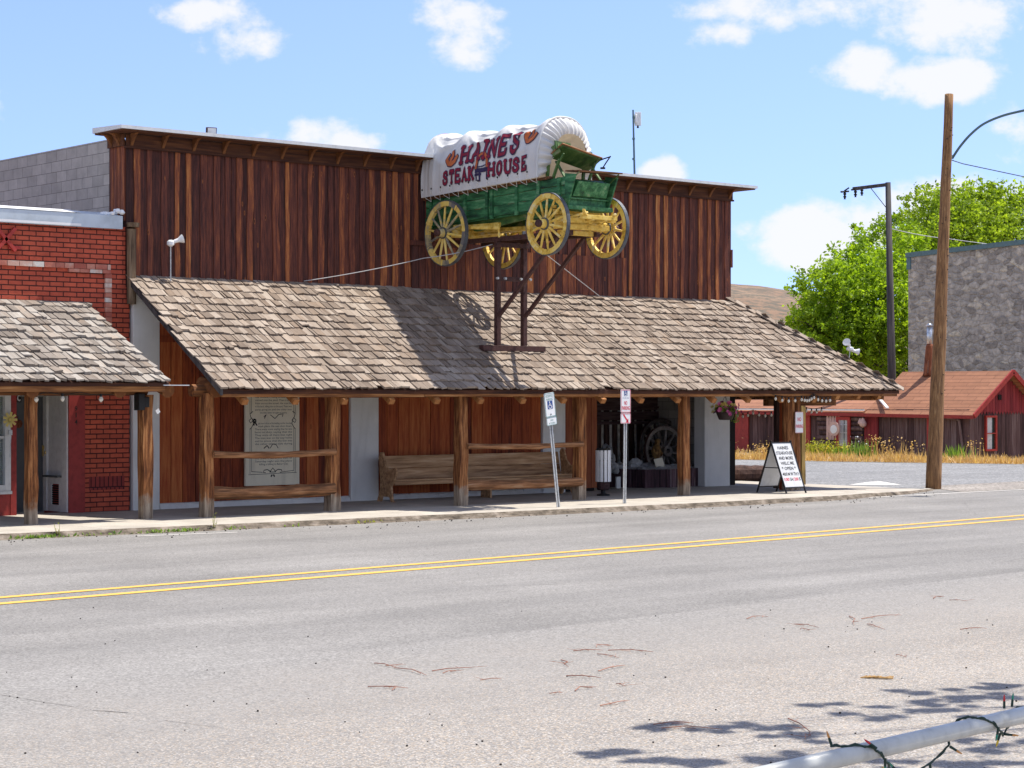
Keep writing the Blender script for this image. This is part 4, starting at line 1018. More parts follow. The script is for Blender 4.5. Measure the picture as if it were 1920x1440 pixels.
# driver's seat, footboard and front panel
b = MB()
sl = OX(1052, 279, 25.62); 
yS = -4.02; zS = 6.73
def obx(mb, c, w, d, h, tilt=0, roll=0, m=0, r=None):
    U = Vector((math.cos(roll), 0, -math.sin(roll))); V = Vector((0, -math.cos(tilt), math.sin(tilt))); W = U.cross(V); mb.obox(c, U * w / 2, V * d / 2, W * h / 2, r, m)
obx(b, Vector((WX0 + .02, yS - .02, zS + .04)), 1.02, .42, .035, R(27), R(11), 0)
obx(b, Vector((WX0 - .47, yS + .02, zS + .16)), .03, .26, .20, R(20), 0, 0); obx(b, Vector((WX0 + .50, yS + .16, zS + .04)), .03, .34, .22, R(20), 0, 0)
obx(b, Vector((WX0, yS + .06, zS + .10)), .9, .025, .14, R(10), R(8), 0)
obx(b, Vector((WX0 - .34, yS - .06, zS + .24)), .40, .03, .17, R(14), R(4), 0)
seat = b.build('driver_seat', [m_dkgreen], wag, bevel=.005)
b = MB(); obx(b, Vector((WX0 + .02, yS - .03, zS + .068)), 1.06, .45, .02, R(27), R(11)); b.build('seat_board', m_log, seat)
b = MB()
for s in (-1, 1):
    x = WX0 + s * .46
    b.bar((x, yS + .1, bzt(-4.2) - .02), (x, yS - .1, zS - .02), .05, .04); b.bar((x, yS - .25, bzt(-4.4)), (x - s * .02, yS + .02, zS - .05), .05, .03); b.bar((x, yS - .05, zS - .12), (x, yS - .22, zS + .08), .03, .03); b.bar((x, yS + .25, bzt(-4.0) + .02), (x, yS + .2, zS + .05), .05, .05); b.cut()
b.build_each('seat_bracket', m_dkgreen, seat)
b = MB(); p0 = Vector((WX0 + .50, yS - .1, zS - .0))
b.tube([p0, p0 + Vector((.05, -.16, .05)), p0 + Vector((.09, -.30, .08))], .013, 6); b.tube([p0 + Vector((.09, -.3, .09)), p0 + Vector((0, -.26, -.05)), p0 + Vector((-.04, -.22, -.14))], .013, 6); b.lathe(p0 + Vector((-.04, -.22, -.16)), [(.05, 0), (.05, .03)], n=10)
b.build('brake_lever', m_black, wag)
yP = YF; b = MB()
# front end: recessed panel inside flared side posts
b.box((WX0 - HW + .04, yP - .02, bzb(yP)), (WX0 + HW - .04, yP + .015, bzb(yP) + .22), .3)
fz0 = bzb(yP); tt = bzt(yP)
b.hexa([(WX0 - .44, yP - .10, fz0 + .17), (WX0 + .42, yP - .10, fz0 + .17), (WX0 + .42, yP + .02, fz0 + .17), (WX0 - .44, yP + .02, fz0 + .17), (WX0 - .42, yP - .24, tt - .10), (WX0 + .40, yP - .24, tt - .10), (WX0 + .40, yP + .02, tt - .03), (WX0 - .42, yP + .02, tt - .03)], .6)
for s in (-1, 1):
    x = WX0 + s * (HW + .0)
    b.hexa([(x - .02, yP - .05, fz0 - .05), (x + .02, yP - .05, fz0 - .05), (x + .02, yP + .02, fz0 - .05), (x - .02, yP + .02, fz0 - .05), (x - .02 + s * .02, yP - .30, tt + .02), (x + .02 + s * .02, yP - .30, tt + .02), (x + .02, yP + .02, tt + .06), (x - .02, yP + .02, tt + .06)], .4)
b.bar((WX0 - HW, yP - .06, fz0 + .13), (WX0 + HW, yP - .06, fz0 + .13), .025, .02, r=.9)
b.box((WX0 - HW - .05, yP - .12, fz0 - .09), (WX0 + HW + .06, yP + .2, fz0 - .01), .5)
b.build('front_panel', m_green, body, bevel=.005)
b = MB(); obx(b, Vector((WX0 + .03, yP - .18, tt + .10)), 1.10, .42, .03, R(-4), R(-1)); b.build('footboard', m_log, body)
b = MB()
for s in (-1, 1): b.bar((WX0 + s * .5, yP - .05, tt - .12), (WX0 + s * .5, yP - .36, tt + .07), .02, .02); b.cut()
b.build_each('footboard_brace', m_dkgreen, body)

st = thing('wagon_stand', (26.2, -2.05, 3.0), 'rusty brown steel stand on the porch roof carrying the covered wagon', 'stand')
zb = 3.12
b = MB(); b.bar((25.41, -2.1, zb + .02), (27.04, -2.1, zb + .02), .14, .11, r=.5); b.build('base_beam', m_iron, st, bevel=.004)
for x in (25.87, 26.56):
    b = MB(); b.bar((x, -2.05, zb + .08), (x, -2.05, 5.30), .10, .10, r=.4); b.build('post', m_iron, st, bevel=.004)
    b = MB(); b.bar((x, -.75, 5.32), (x, -4.25, 5.31), .09, .09, r=.3); b.build('top_beam', m_iron, st)
    b = MB(); b.bar((x, -2.11, 3.80), (x, -3.85, 5.27), .065, .065, r=.6); b.build('brace', m_iron, st)
zc_ = OY(950, 523, -2.05).z
b = MB(); b.bar((25.93, -2.05, zc_), (26.50, -2.05, zc_), .03, .09, r=.2); b.cut(); b.bar((25.78, -2.11, 5.20), (26.66, -2.11, 5.2), .05, .09, r=.2); b.build_each('cross_bar', m_iron, st)
b = MB()
for x in (25.80, 26.0, 26.42, 26.66): b.lathe((x, -2.11, zc_), [(.025, 0), (.025, .05)], (0, -1, 0), 8); b.cut()
b.build_each('bolt', m_galv, st)
def rope(name, P, rad, mat, label, cat, sag=0, group=None):
    mb = MB(); Q = []
    for a, c in zip(P, P[1:]):
        for k in range(16):
            q = Vector(a).lerp(Vector(c), k / 16); q.z -= sag * 4 * (k / 16) * (1 - k / 16); Q.append(q)
    Q.append(Vector(P[-1])); mb.tube(Q, rad, 5); return tag(mb.build(name, mat), label, cat, group)
gw = lambda px, py, Y: OY(px, py, Y)
rope('guy_wire', [gw(570, 527, -.1), gw(795, 484, -1.0), Vector((25.87, -1.9, 5.22))], .009, m_wire, 'pale guy wire running from the dark false front to the rear wagon wheel', 'guy wire', .03, 'guy wires steadying the wagon')
rope('guy_wire', [Vector((26.6, -2.2, 5.28)), gw(1125, 556, -.12)], .009, m_wire, 'pale guy wire slanting down right of the wagon stand to the roof', 'guy wire', .0, 'guy wires steadying the wagon')

# ================================================================== PORCH FURNITURE
# notice board
n0 = OY(459, 733, -.06); n1 = OY(560, 908, -.06); nw = n1.x - n0.x; NBt = 2.95; NBb = n1.z
nb = thing('notice_board', ((n0.x + n1.x) / 2, -.05, NBb), 'tall cream notice board of old-style lettering on the wall behind the porch rails', 'notice board')
b = MB(); b.box((n0.x, -.085, NBb), (n1.x, -.03, NBt), .5); b.build('panel', m_board, nb, bevel=.004)
b = MB(); mx = (n0.x + n1.x) / 2; Y = -.088
zy = lambda py: OY(510, py, -.085).z
L1 = ['in Haines one day the bank was', 'the outlaws riding in the night', 'turned into the yard. Then a shot', 'from across the street, the man fell', 'in the back, killing him on the spot. There was', 'party going on and the older man', 'the killer never brought to justice.']
L2 = ['ight here in front of this building, another shooting', 'took place. He was shot down', 'There were some saying that he was', 'here on duty, saying that the', 'They were all there that night', 'The man was on his way home', 'and to prove that the law was', 'the other saloon side during']
L3 = ['the reward. But if you want to', 'Saturday night was the place', 'killing a killing in Baker City']
for i, s in enumerate(L1): text(b, s, (mx + .02, Y, zy(738.5 + i * 5.85)), (1, 0, 0), (0, 0, 1), .035, nw * .68 if i < 6 else nw * .5)
text(b, 'R', (mx - nw * .32, Y, zy(791)), (1, 0, 0), (0, 0, 1), .12, .10, .05)
for i, s in enumerate(L2): text(b, s, (mx + (.05 if i < 2 else .02), Y, zy(793.5 + i * 5.5)), (1, 0, 0), (0, 0, 1), .035, nw * (.62 if i < 2 else .69))
for i, s in enumerate(L3): text(b, s, (mx + .02, Y, zy(859 + i * 5.5)), (1, 0, 0), (0, 0, 1), .035, nw * (.68 if i < 2 else .53))
fl = lambda x, z: Vector((mx + x, Y, z))
hw = nw * .42; z0 = zy(887)
for s in (-1, 1):
    for o_ in (0, .035):
        stroke(b, [(s * (hw - o_), NBt - .05), (s * (hw - o_), zy(775))], .008, fl); stroke(b, [(s * (hw - o_), zy(803)), (s * (hw - o_), z0 + (0 if not o_ else .04))], .008, fl); 
    zc = zy(788)
    stroke(b, [(s * (hw - .03) + s * x, zc + z_) for x, z_ in ((-.03, .17), (.03, .13), (.01, .06), (-.05, .0), (.02, -.05), (.05, 0), (-.01, .05), (-.05, -.06), (-.01, -.13), (.03, -.17))], .014, fl)
    stroke(b, [(s * .05, z0 + .03), (s * .12, z0 + .07), (s * .2, z0 + .06), (s * .22, z0 + .015), (s * .17, z0 + .01)], .016, fl)
    stroke(b, [(s * .24, z0 + .02), (s * (hw - .035), z0 + .04)], .010, fl)
    stroke(b, [(s * .02, z0 - .04), (s * .035, z0 - .06)], .03, fl)
stroke(b, [(-hw - .03, z0 - .02), (hw + .03, z0 + .0)], .009, fl)
stroke(b, [(-.07, z0 + .02), (0, z0 + .1), (.07, z0 + .02), (-.07, z0 + .02)], .014, fl)
zz = zy(781); stroke(b, [(-.2, zz), (-.15, zz + .04), (-.19, zz - .03)], .016, fl); stroke(b, [(-.05, zz + .03), (.05, zz - .04), (.14, zz + .04), (.24, zz + .05), (.22, zz)], .014, fl)
zz = zy(840); stroke(b, [(-.2, zz), (-.13, zz + .05), (-.09, zz)], .02, fl); stroke(b, [(-.06, zz), (.0, zz + .08), (.08, zz + .06), (.12, zz)], .014, fl)
b.build('lettering', m_ink, nb)

# church pew
PBY = -.42      # back of pew
pl = OY(708, 860, PBY); pr_ = OY(1050, 850, PBY)
pew = thing('church_pew', ((pl.x + pr_.x) / 2, PBY, SW), 'long worn wooden church pew against the wall behind the porch posts', 'bench')
px0, px1 = pl.x + .06, pr_.x - .03
sz = SW + .43
b = MB(); b.hexa([(px0, PBY - .50, sz - .02), (px1, PBY - .50, sz - .02), (px1, PBY - .04, sz - .05), (px0, PBY - .04, sz - .05), (px0, PBY - .50, sz + .02), (px1, PBY - .50, sz + .02), (px1, PBY - .04, sz - .005), (px0, PBY - .04, sz - .005)], .5)
b.box((px0, PBY - .49, sz - .10), (px1, PBY - .465, sz - .025), .3)
b.build('seat', m_oak, pew, bevel=.012)
b = MB()
for z0, z1, r in ((sz, sz + .22, .35), (sz + .225, sz + .47, .65)):
    y0 = PBY - .04 + (z0 - sz) * .22; y1 = PBY - .04 + (z1 - sz) * .22
    b.hexa([(px0, y0 - .03, z0), (px1, y0 - .03, z0), (px1, y0, z0), (px0, y0, z0), (px0, y1 - .03, z1), (px1, y1 - .03, z1), (px1, y1, z1), (px0, y1, z1)], r)
b.build('backrest', m_oak, pew, bevel=.006)
prof = [(.02, 0), (.10, .02), (.14, .3), (.02, .46), (-.04, .62), (.0, .69), (.08, .67), (.10, .63), (.22, .62), (.34, .74), (.42, .98), (.50, .98), (.54, .90), (.50, .5), (.50, .25), (.60, .0), (.48, 0), (.44, .1), (.2, .1), (.14, 0)]
def prism(mb, P, x0, x1, yo, zo):
    n0_ = len(mb.v); N_ = len(P)
    for x in (x0, x1): mb.v += [(x, yo + py, zo + pz_) for py, pz_ in P]
    mb.f.append(tuple(range(n0_, n0_ + N_))); mb.f.append(tuple(range(n0_ + 2 * N_ - 1, n0_ + N_ - 1, -1))); mb.r += [.5, .5]; mb.m += [0, 0]
    for k in range(N_): mb.f.append((n0_ + k, n0_ + N_ + k, n0_ + N_ + (k + 1) % N_, n0_ + (k + 1) % N_)); mb.r.append(.5); mb.m.append(0)
for x in (px0 - .045, px1):
    b = MB(); prism(b, prof, x, x + .045, PBY - .56, SW); b.build('pew_end', m_oak, pew)
for x in (px0 + (px1 - px0) * .53,):
    b = MB(); prism(b, [(.1, 0), (.42, 0), (.4, .42), (.1, .42)], x, x + .04, PBY - .5, SW); b.build('pew_support', m_oak, pew)

# litter bin
q = OZ(1131, 912, SW); q = Vector((posts[3].x + .62, -2.05, SW)); q = OY(1131, 903, -1.7); q = Vector((q.x, -1.7, SW))
tb = thing('litter_bin', (q.x, q.y, SW), 'white slatted litter bin with black liner beside the porch post', 'litter bin')
b = MB(); b.lathe((q.x, q.y, SW + .12), [(.11, 0), (.135, .02), (.14, .62), (.125, .63), (.08, .5)], n=16); b.build('liner', m_dkplankx, tb)
b = MB(); b.lathe((q.x, q.y, SW), [(.14, 0), (.14, .03), (.05, .05), (.05, .16)], n=14); b.build('base', m_black, tb)
ztop, zbot = OY(1131, 844, -1.7).z, OY(1131, 903, -1.7).z
for k in range(12):
    a = 2 * math.pi * k / 12 + .1; d = Vector((math.cos(a), math.sin(a), 0)); t_ = Vector((-d.y, d.x, 0))
    b = MB(); b.obox(Vector((q.x, q.y, (ztop + zbot) / 2)) + d * .155, t_ * .031, d * .008, Vector((0, 0, (ztop - zbot) / 2)), .5); b.build('slat', m_signwhite, tb, bevel=.004)
b = MB()
for k in range(14):
    a = k * .45; b.face([(q.x + .14 * math.cos(a), q.y + .14 * math.sin(a), ztop - .03), (q.x + .14 * math.cos(a + .45), q.y + .14 * math.sin(a + .45), ztop - .03), (q.x + .155 * math.cos(a + .45), q.y + .155 * math.sin(a + .45), ztop + U_(.02, .06)), (q.x + .155 * math.cos(a), q.y + .155 * math.sin(a), ztop + U_(.02, .06))])
b.build('bag_rim', m_black, tb)

# planter and display in the alcove
pA = OY(1178, 917, .6); pB = OY(1253, 920, .25); pC = OY(1300, 917, .6)
pz1 = OY(1230, 887, .4).z
plx0, plx1 = OY(1160, 900, 1.0).x, OY(1322, 900, .8).x
poly = [(plx0 - .1, 1.2), (OY(1253, 917, .1).x - .62, .22), (OY(1253, 917, .1).x + .0, .02), (plx1 + .15, .30), (plx1 + .3, 1.6), (plx0 + .2, 1.9)]
pt = thing('display_planter', ((plx0 + plx1) / 2, .9, SW), 'dark boarded angular planter filled with pale grit in the alcove', 'planter')
b = MB(); N_ = len(poly); zt_ = SW + .42
for k in range(N_):
    a = Vector((*poly[k], 0)); c = Vector((*poly[(k + 1) % N_], 0)); d = c - a; L = d.length; d.normalize(); nrm = Vector((d.y, -d.x, 0)); s = 0
    while s < L - .02:
        w = min(U_(.17, .22), L - s); p = a + d * s; e = a + d * (s + w - .012)
        b.hexa([Vector((p.x, p.y, SW)), Vector((e.x, e.y, SW)), Vector((e.x, e.y, SW)) - nrm * .03, Vector((p.x, p.y, SW)) - nrm * .03, Vector((p.x, p.y, zt_)), Vector((e.x, e.y, zt_)), Vector((e.x, e.y, zt_)) - nrm * .03, Vector((p.x, p.y, zt_)) - nrm * .03]); s += w
b.build('boarding', m_dplank, pt)
b = MB(); cxy = Vector((sum(p[0] for p in poly) / N_, sum(p[1] for p in poly) / N_, 0))
def grit(u, v):
    a = 2 * math.pi * u; k = u * N_; i = int(k) % N_; f_ = k - int(k)
    e = Vector((*poly[i], 0)).lerp(Vector((*poly[(i + 1) % N_], 0)), f_); p = cxy.lerp(e, v * .995)
    return Vector((p.x, p.y, zt_ - .02 + .10 * (1 - v) + .03 * noise.noise(p * 4)))
b.grid(grit, 96, 20); b.build('grit', m_grit, pt, smooth=True)
def rock(mb, c, s):
    sd = Vector((U_(0, 50), U_(0, 50), 0)); n_ = 9
    def f(u, v):
        a = 2 * math.pi * u; e = math.pi * v; d = Vector((math.sin(e) * math.cos(a), math.sin(e) * math.sin(a), math.cos(e)))
        k = 1 + .55 * noise.noise(d * 1.3 + sd) + .18 * noise.noise(d * 4 + sd); return Vector(c) + Vector((d.x * s[0], d.y * s[1], d.z * s[2])) * k
    mb.grid(f, 14, n_)
rk = [(1140, 858, 1.2, .16, .30), (1148, 876, 1.0, .17, .15), (1162, 880, 1.2, .2, .15), (1190, 872, 1.1, .17, .15), (1214, 876, .9, .16, .11), (1258, 877, .8, .18, .09), (1272, 874, .9, .12, .08), (1283, 869, .9, .13, .12), (1206, 882, .6, .18, .07), (1222, 884, .4, .2, .06), (1300, 876, .8, .15, .10)]
lab = ['tall pale rock behind the litter bin', 'rock low down beside the litter bin', 'rock at the planter end nearest the litter bin', 'rock behind the parking sign post', 'rock under the wooden figure', 'flat pale rock behind the printed card', 'small rock right of the printed card', 'lumpy rock under the cartwheel rim', 'low rock at the front of the planter grit', 'flattest pale rock in front of the printed card', 'rock beside the alcove opening at right']
for (x, y, Y, s, h), l_ in zip(rk, lab):
    p = OY(x, y, Y); b = MB(); zz = max(p.z, SW + .1); rock(b, (p.x, Y, zz), (s, s * .8, h)); tag(b.build('rock', m_rock), l_, 'rock', 'rocks set in the alcove planter')
def cartwheel(px, py, Y, rad, lean, ns, label):
    c = OY(px, py, Y); ax = Vector((lean, -1, .08)).normalized()
    w = thing('cart_wheel', (c.x, c.y, c.z - rad), label, 'wheel', 'old cart wheels shown in the alcove')
    mb = MB(); mb.ring(c, ax, rad - .09, rad - .012, .07, 48); mb.build('rim', m_bigwheel, w)
    mb = MB(); mb.ring(c, ax, rad - .012, rad, .075, 48); mb.build('tyre', m_iron, w)
    mb = MB(); mb.ring(c, ax, .055, .13, .28, 24); mb.build('hub', m_bigwheel, w)
    u = ax.cross(UP).normalized(); v = u.cross(ax)
    for k in range(ns):
        a = 2 * math.pi * k / ns + .15; d = u * math.cos(a) + v * math.sin(a); mb = MB(); mb.tube([c + d * .11, c + d * rad * .5, c + d * (rad - .08)], [.03, .027, .024], 6); mb.build('spoke', m_bigwheel, w)
cartwheel(1246, 846, 1.05, .60, -.1, 12, 'grey wooden cart wheel with spokes leaning in the front of the alcove')
cartwheel(1240, 842, 1.75, .74, -.05, 14, 'larger dark cart wheel leaning behind the grey one in the alcove')
c = OY(1236, 868, .55)
fg = thing('printed_card', (c.x, .55, c.z - .1), 'small pale printed card leaning on the planter rocks', 'card')
b = MB(); u = Vector((.99, .05, .12)).normalized(); v = Vector((-.12, .25, .96)).normalized(); b.obox(c, u * .145, v * .11, u.cross(v) * .006, .5); b.build('card', m_board, fg)
b = MB()
for i in range(5): text(b, 'found along the old wagon trail'[i * 2:i * 2 + 20], c + v * (.07 - i * .035) - u.cross(v) * .008, u, v, .016, .22)
b.build('lettering', m_ink, fg)
c = OY(1231, 858, .8)
b = MB()
b.tube([c + Vector((0, 0, -.05)), c + Vector((.0, 0, .06)), c + Vector((.0, 0, .16)), c + Vector((.0, 0, .26)), c + Vector((.02, 0, .31)), c + Vector((.04, 0, .40)), c + Vector((.03, 0, .44))], [.05, .09, .11, .085, .05, .075, .03], 9, jit=.22)
b.tube([c + Vector((-.08, 0, .2)), c + Vector((-.14, -.05, .12)), c + Vector((-.05, -.1, .1))], .03, 6); b.tube([c + Vector((.08, 0, .2)), c + Vector((.12, -.05, .1)), c + Vector((.05, -.1, .06))], .03, 6)
tag(b.build('carved_figure', m_figure), 'small golden brown carved wooden figure in front of the cart wheel hub', 'ornament')
c = OY(1157, 903, .5); b = MB(); b.box((c.x - .06, .45, SW), (c.x + .07, .5, SW + .27), .5); tag(b.build('white_block', m_white, bevel=.01), 'short white upright block standing beside the planter and bin', 'block')

# signs on the kerb
def wheelchair(mb, c, u, v, k, m):
    f = lambda x, y: Vector(c) + u * (x * k) + v * (y * k)
    stroke(mb, [(-.08, .34), (-.08, .36)], .16, f, m=m); stroke(mb, [(-.08, .2), (-.06, -.06), (.18, -.06), (.28, -.32), (.36, -.32)], .09, f, m=m); stroke(mb, [(-.08, .12), (.14, .10)], .07, f, m=m)
    P = [(.02 + .27 * math.cos(a) - .06, -.2 + .25 * math.sin(a)) for a in [R(100 + i * 24) for i in range(11)]]; stroke(mb, P, .07, f, m=m)
def plate(mb, c, u, v, w, h, m=0, th=.004, rad=.03):
    n_ = u.cross(v); c = Vector(c); P = []
    for sx, sy, a0 in ((1, -1, -90), (1, 1, 0), (-1, 1, 90), (-1, -1, 180)):
        for k in range(5):
            a = R(a0 + k * 22.5); P.append(c + u * (sx * (w / 2 - rad) + rad * math.cos(a)) + v * (sy * (h / 2 - rad) + rad * math.sin(a)))
    F_ = [p + n_ * th for p in P]; B_ = [p - n_ * th for p in P]; mb.face(F_, .5, m); mb.face(B_[::-1], .5, m)
    for k in range(20): mb.face([B_[k], B_[(k + 1) % 20], F_[(k + 1) % 20], F_[k]], .5, m)
def framep(mb, c, u, v, w, h, t, m):
    n_ = u.cross(v)
    for s in (-1, 1): mb.obox(Vector(c) + v * s * (h / 2 - t * 1.4) + n_ * .006, u * (w / 2 - t), v * t / 2, n_ * .001, .5, m); mb.obox(Vector(c) + u * s * (w / 2 - t * 1.4) + n_ * .006, u * t / 2, v * (h / 2 - t * 2), n_ * .001, .5, m)
def sign_post(base, top, label):
    s = thing('parking_sign', base, label, 'sign', 'parking signs on posts at the kerb'); d = Vector(top) - Vector(base)
    mb = MB(); side = Vector((1, .1, 0)); L = d.length; v = d.normalized(); u = (side - v * side.dot(v)).normalized(); n_ = u.cross(v)
    c = Vector(base) + d * .5
    mb.obox(c + n_ * -.012, u * .014, v * L / 2, n_ * .003, .6); 
    for k in (-1, 1): mb.obox(c + u * k * .020 + n_ * .004, u * .003, v * L / 2, n_ * .016, .5); mb.obox(c + u * k * .032 + n_ * .018, u * .011, v * L / 2, n_ * .003, .4)
    mb.build('post', m_galv, s)
    mb = MB(); k = .05
    while k < L * .72: mb.obox(Vector(base) + v * k - n_ * -.0215 + u * .032 * 0 - n_ * .03, u * .005, v * .006, n_ * .004, .5); k += .0255 * 1.5
    mb.build('post_hole', m_black, s)
    return s, u, v, n_
b1 = OZ(1046, 951, SW); t1 = OY(1026, 737, b1.y + .02)
s, u, v, n_ = sign_post(b1, t1, 'leaning blue and white reserved parking sign on a galvanised kerb post')
u = (Vector((1, .16, 0)) - v * Vector((1, .16, 0)).dot(v)).normalized(); n_ = u.cross(v)
c1 = OY(1031, 759, b1.y - .04); c2 = OY(1034.5, 789.5, b1.y - .04)
b = MB(); plate(b, c1, u, v, .30, .455); pp = b.build('sign_plate', m_signwhite, s)
m_tealink = paint('sign_green', (.08, .25, .22), .1, .5)
b = MB(); framep(b, c1, u, v, .30, .455, .008, 0); text(b, 'RESERVED', c1 + v * .17 + n_ * .006, u, v, .05, .22, .0); text(b, 'PARKING', c1 + v * .105 + n_ * .006, u, v, .05, .2, .0); b.build('sign_lettering', m_tealink, pp)
b = MB(); b.obox(c1 - v * .0 + n_ * .006, u * .075, v * .075, n_ * .0012, .5, 0); wheelchair(b, c1 + n_ * .0085, u, v, .15, 1); b.obox(c1 - v * .18 + n_ * .006, u * .012, v * .012, n_ * .004, .5, 2); b.build('access_symbol', [m_blue, m_signwhite, m_black], pp)
b = MB(); plate(b, c2, u, v, .30, .155, rad=.03); p2_ = b.build('lower_plate', m_signwhite, s)
b = MB(); framep(b, c2, u, v, .30, .155, .006, 0); text(b, 'VAN', c2 + v * .02 + n_ * .006, u, v, .035, .09); text(b, 'ACCESSIBLE', c2 - v * .035 + n_ * .006, u, v, .03, .19); b.build('sign_lettering', m_tealink, p2_)
b2 = OZ(1170, 944, SW); t2 = OY(1172, 731, b2.y)
s, u, v, n_ = sign_post(b2, t2, 'upright red and white no parking sign with arrow plate on kerb post')
u = Vector((1, .12, 0)).normalized(); v = UP; n_ = u.cross(v)
c1 = OY(1173, 752, b2.y - .04); c2 = OY(1173, 784.5, b2.y - .04)
b = MB(); plate(b, c1, u, v, .305, .455); pp = b.build('sign_plate', m_signwhite, s)
b = MB(); framep(b, c1, u, v, .305, .455, .009, 0); text(b, 'NO', c1 - v * .035 + n_ * .006, u, v, .075, .09, .02); text(b, 'PARKING', c1 - v * .135 + n_ * .006, u, v, .075, .235, .02); b.build('sign_lettering', m_red, pp)
b = MB(); b.obox(c1 + v * .155 + n_ * .006, u * .048, v * .048, n_ * .0012, .5, 0); wheelchair(b, c1 + v * .155 + n_ * .0085, u, v, .1, 1); text(b, 'ACCESS AISLE', c1 + v * .06 + n_ * .006, u, v, .022, .2, 0, 0); b.build('access_symbol', [m_blue, m_signwhite], pp)
b = MB(); plate(b, c2, u, v, .305, .20); p2_ = b.build('lower_plate', m_signwhite, s)
b = MB(); framep(b, c2, u, v, .305, .20, .008, 0); fa = lambda x, y: c2 + u * x + v * y + n_ * .006
stroke(b, [(-.06, .065), (.045, -.045)], .035, fa); b.face([fa(.085, -.085), fa(.075, .0), fa(.0, -.075)]); b.build('arrow', m_red, p2_)
# no parking plate on the corner post
c = OY(1498.5, 792, -2.78); u = Vector((1, .10, 0)).normalized(); v = UP; n_ = u.cross(v)
s = thing('no_parking_sign', (c.x, c.y, c.z - .23), 'white no parking plate with red letters fixed to the corner log post', 'sign')
b = MB(); plate(b, c, u, v, .30, .47); b.build('sign_plate', m_signwhite, s)
b = MB(); text(b, 'NO', c + v * .07 + n_ * .006, u, v, .085, .14, .02); text(b, 'PARKING', c - v * .085 + n_ * .006, u, v, .075, .26, .02); framep(b, c, u, v, .30, .47, .005, 0); b.build('sign_lettering', m_red, s)

# sandwich board
fl_ = OZ(1475, 926, SW); fr_ = OZ(1509, 924, SW)
ab = thing('sandwich_board', (fl_.x + .28, fl_.y + .4, SW), 'white letter board in black folding frame on the sidewalk at the corner', 'sandwich board')
W_ = .62; u = Vector((1, .0, 0)); base_f = Vector((fl_.x, fl_.y, SW)); base_b = base_f + Vector((.0, .86, 0)); top = base_f + Vector((.0, .45, 1.10))
for nm, ft in (('front', base_f), ('rear', base_b)):
    v = (top - ft).normalized(); n_ = u.cross(v) if nm == 'front' else v.cross(u); L = (top - ft).length
    b = MB()
    for k in (0, W_): b.bar(ft + u * k, top + u * k + v * .03, .028, .028, up=n_, r=.5)
    for t_ in (.115, .985): b.bar(ft + v * L * t_ + u * .014, ft + v * L * t_ + u * (W_ - .014), .024, .024, up=n_, r=.5)
    fr2 = b.build('frame', m_black, ab)
    b = MB(); c = ft + v * L * .55 + u * W_ / 2; b.obox(c + n_ * .0, u * (W_ / 2 - .016), v * L * .425, n_ * .004, .5); pn = b.build('letter_panel', m_boardwhite, ab)
    if nm == 'front':
        b = MB(); zs = [.885, .785, .685, .585, .485, .375, .275]
        for s_, z_, w_ in (('HAINES', zs[0], .34), ('STEAKHOUSE', zs[1], .52), ('AND MORE', zs[2], .46), ('WELC ME', zs[3], .42), ('* OPEN *', zs[4], .44)): text(b, s_, ft + v * L * z_ + u * W_ / 2 + n_ * .007, u, v, .072, w_, .012, 0)
        text(b, '400', ft + v * L * zs[5] + u * .13 + n_ * .007, u, v, .075, .15, .012, 0); text(b, 'M W TH F', ft + v * L * zs[5] + u * .40 + n_ * .007, u, v, .075, .34, .012, 0)
        text(b, '100', ft + v * L * zs[6] + u * .14 + n_ * .007, u, v, .07, .15, .012, 1); text(b, 'SA', ft + v * L * zs[6] + u * .29 + n_ * .007, u, v, .07, .1, .012, 0); text(b, '1200', ft + v * L * zs[6] + u * .43 + n_ * .007, u, v, .07, .15, .012, 1); text(b, 'S', ft + v * L * zs[6] + u * .55 + n_ * .007, u, v, .07, .05, .012, 0)
        b.build('lettering', [m_ink, m_red], pn)
b = MB(); b.bar(base_f.lerp(top, .5), base_b.lerp(top, .5), .02, .02); b.cut(); b.bar(base_f.lerp(top, .5) + u * W_, base_b.lerp(top, .5) + u * W_, .02, .02); b.build_each('spreader_bar', m_black, ab)

# hanging basket
hc = OY(1360, 778, -1.9); hb = thing('hanging_basket', (hc.x, hc.y, hc.z - .1), 'brown hanging basket of pink and yellow petunias by the white pier', 'flower basket')
b = MB(); b.lathe(hc + Vector((0, 0, -.11)), [(.13, 0), (.15, .02), (.205, .15), (.215, .17), (.19, .165)], n=20); b.build('basket', m_pot, hb)
b = MB()
for k in range(3):
    a = k * 2.1; b.tube([hc + Vector((.2 * math.cos(a), .2 * math.sin(a), .06)), hc + Vector((0, 0, .42))], .004, 4)
b.tube([hc + Vector((0, 0, .42)), Vector((hc.x, hc.y, EAVE + .55))], .004, 4); b.build('hanger_chain', m_black, hb)
def blob_leaves(mb, c, rad, n, s, squash=1., m=0, rr=(.0, 1.), hang=0):
    for i in range(n):
        d = Vector((rng.gauss(0, 1), rng.gauss(0, 1), rng.gauss(0, 1))).normalized() * rad * (U_(.35, 1) ** .6); d.z *= squash
        p = Vector(c) + d; k = s * U_(.6, 1.3)
        a = Vector((rng.gauss(0, 1), rng.gauss(0, 1), rng.gauss(0, .7))).normalized(); e = a.cross(Vector((rng.gauss(0, 1), rng.gauss(0, 1), rng.gauss(0, 1)))).normalized()
        mb.face([p - a * k, p + e * k * .55, p + a * k, p - e * k * .55], U_(*rr), m)
b = MB(); blob_leaves(b, hc + Vector((0, 0, .13)), .25, 330, .035, .55); blob_leaves(b, hc + Vector((.20, -.1, -.02)), .13, 90, .03, 1.3); b.build('foliage', m_weed, hb)
b = MB()
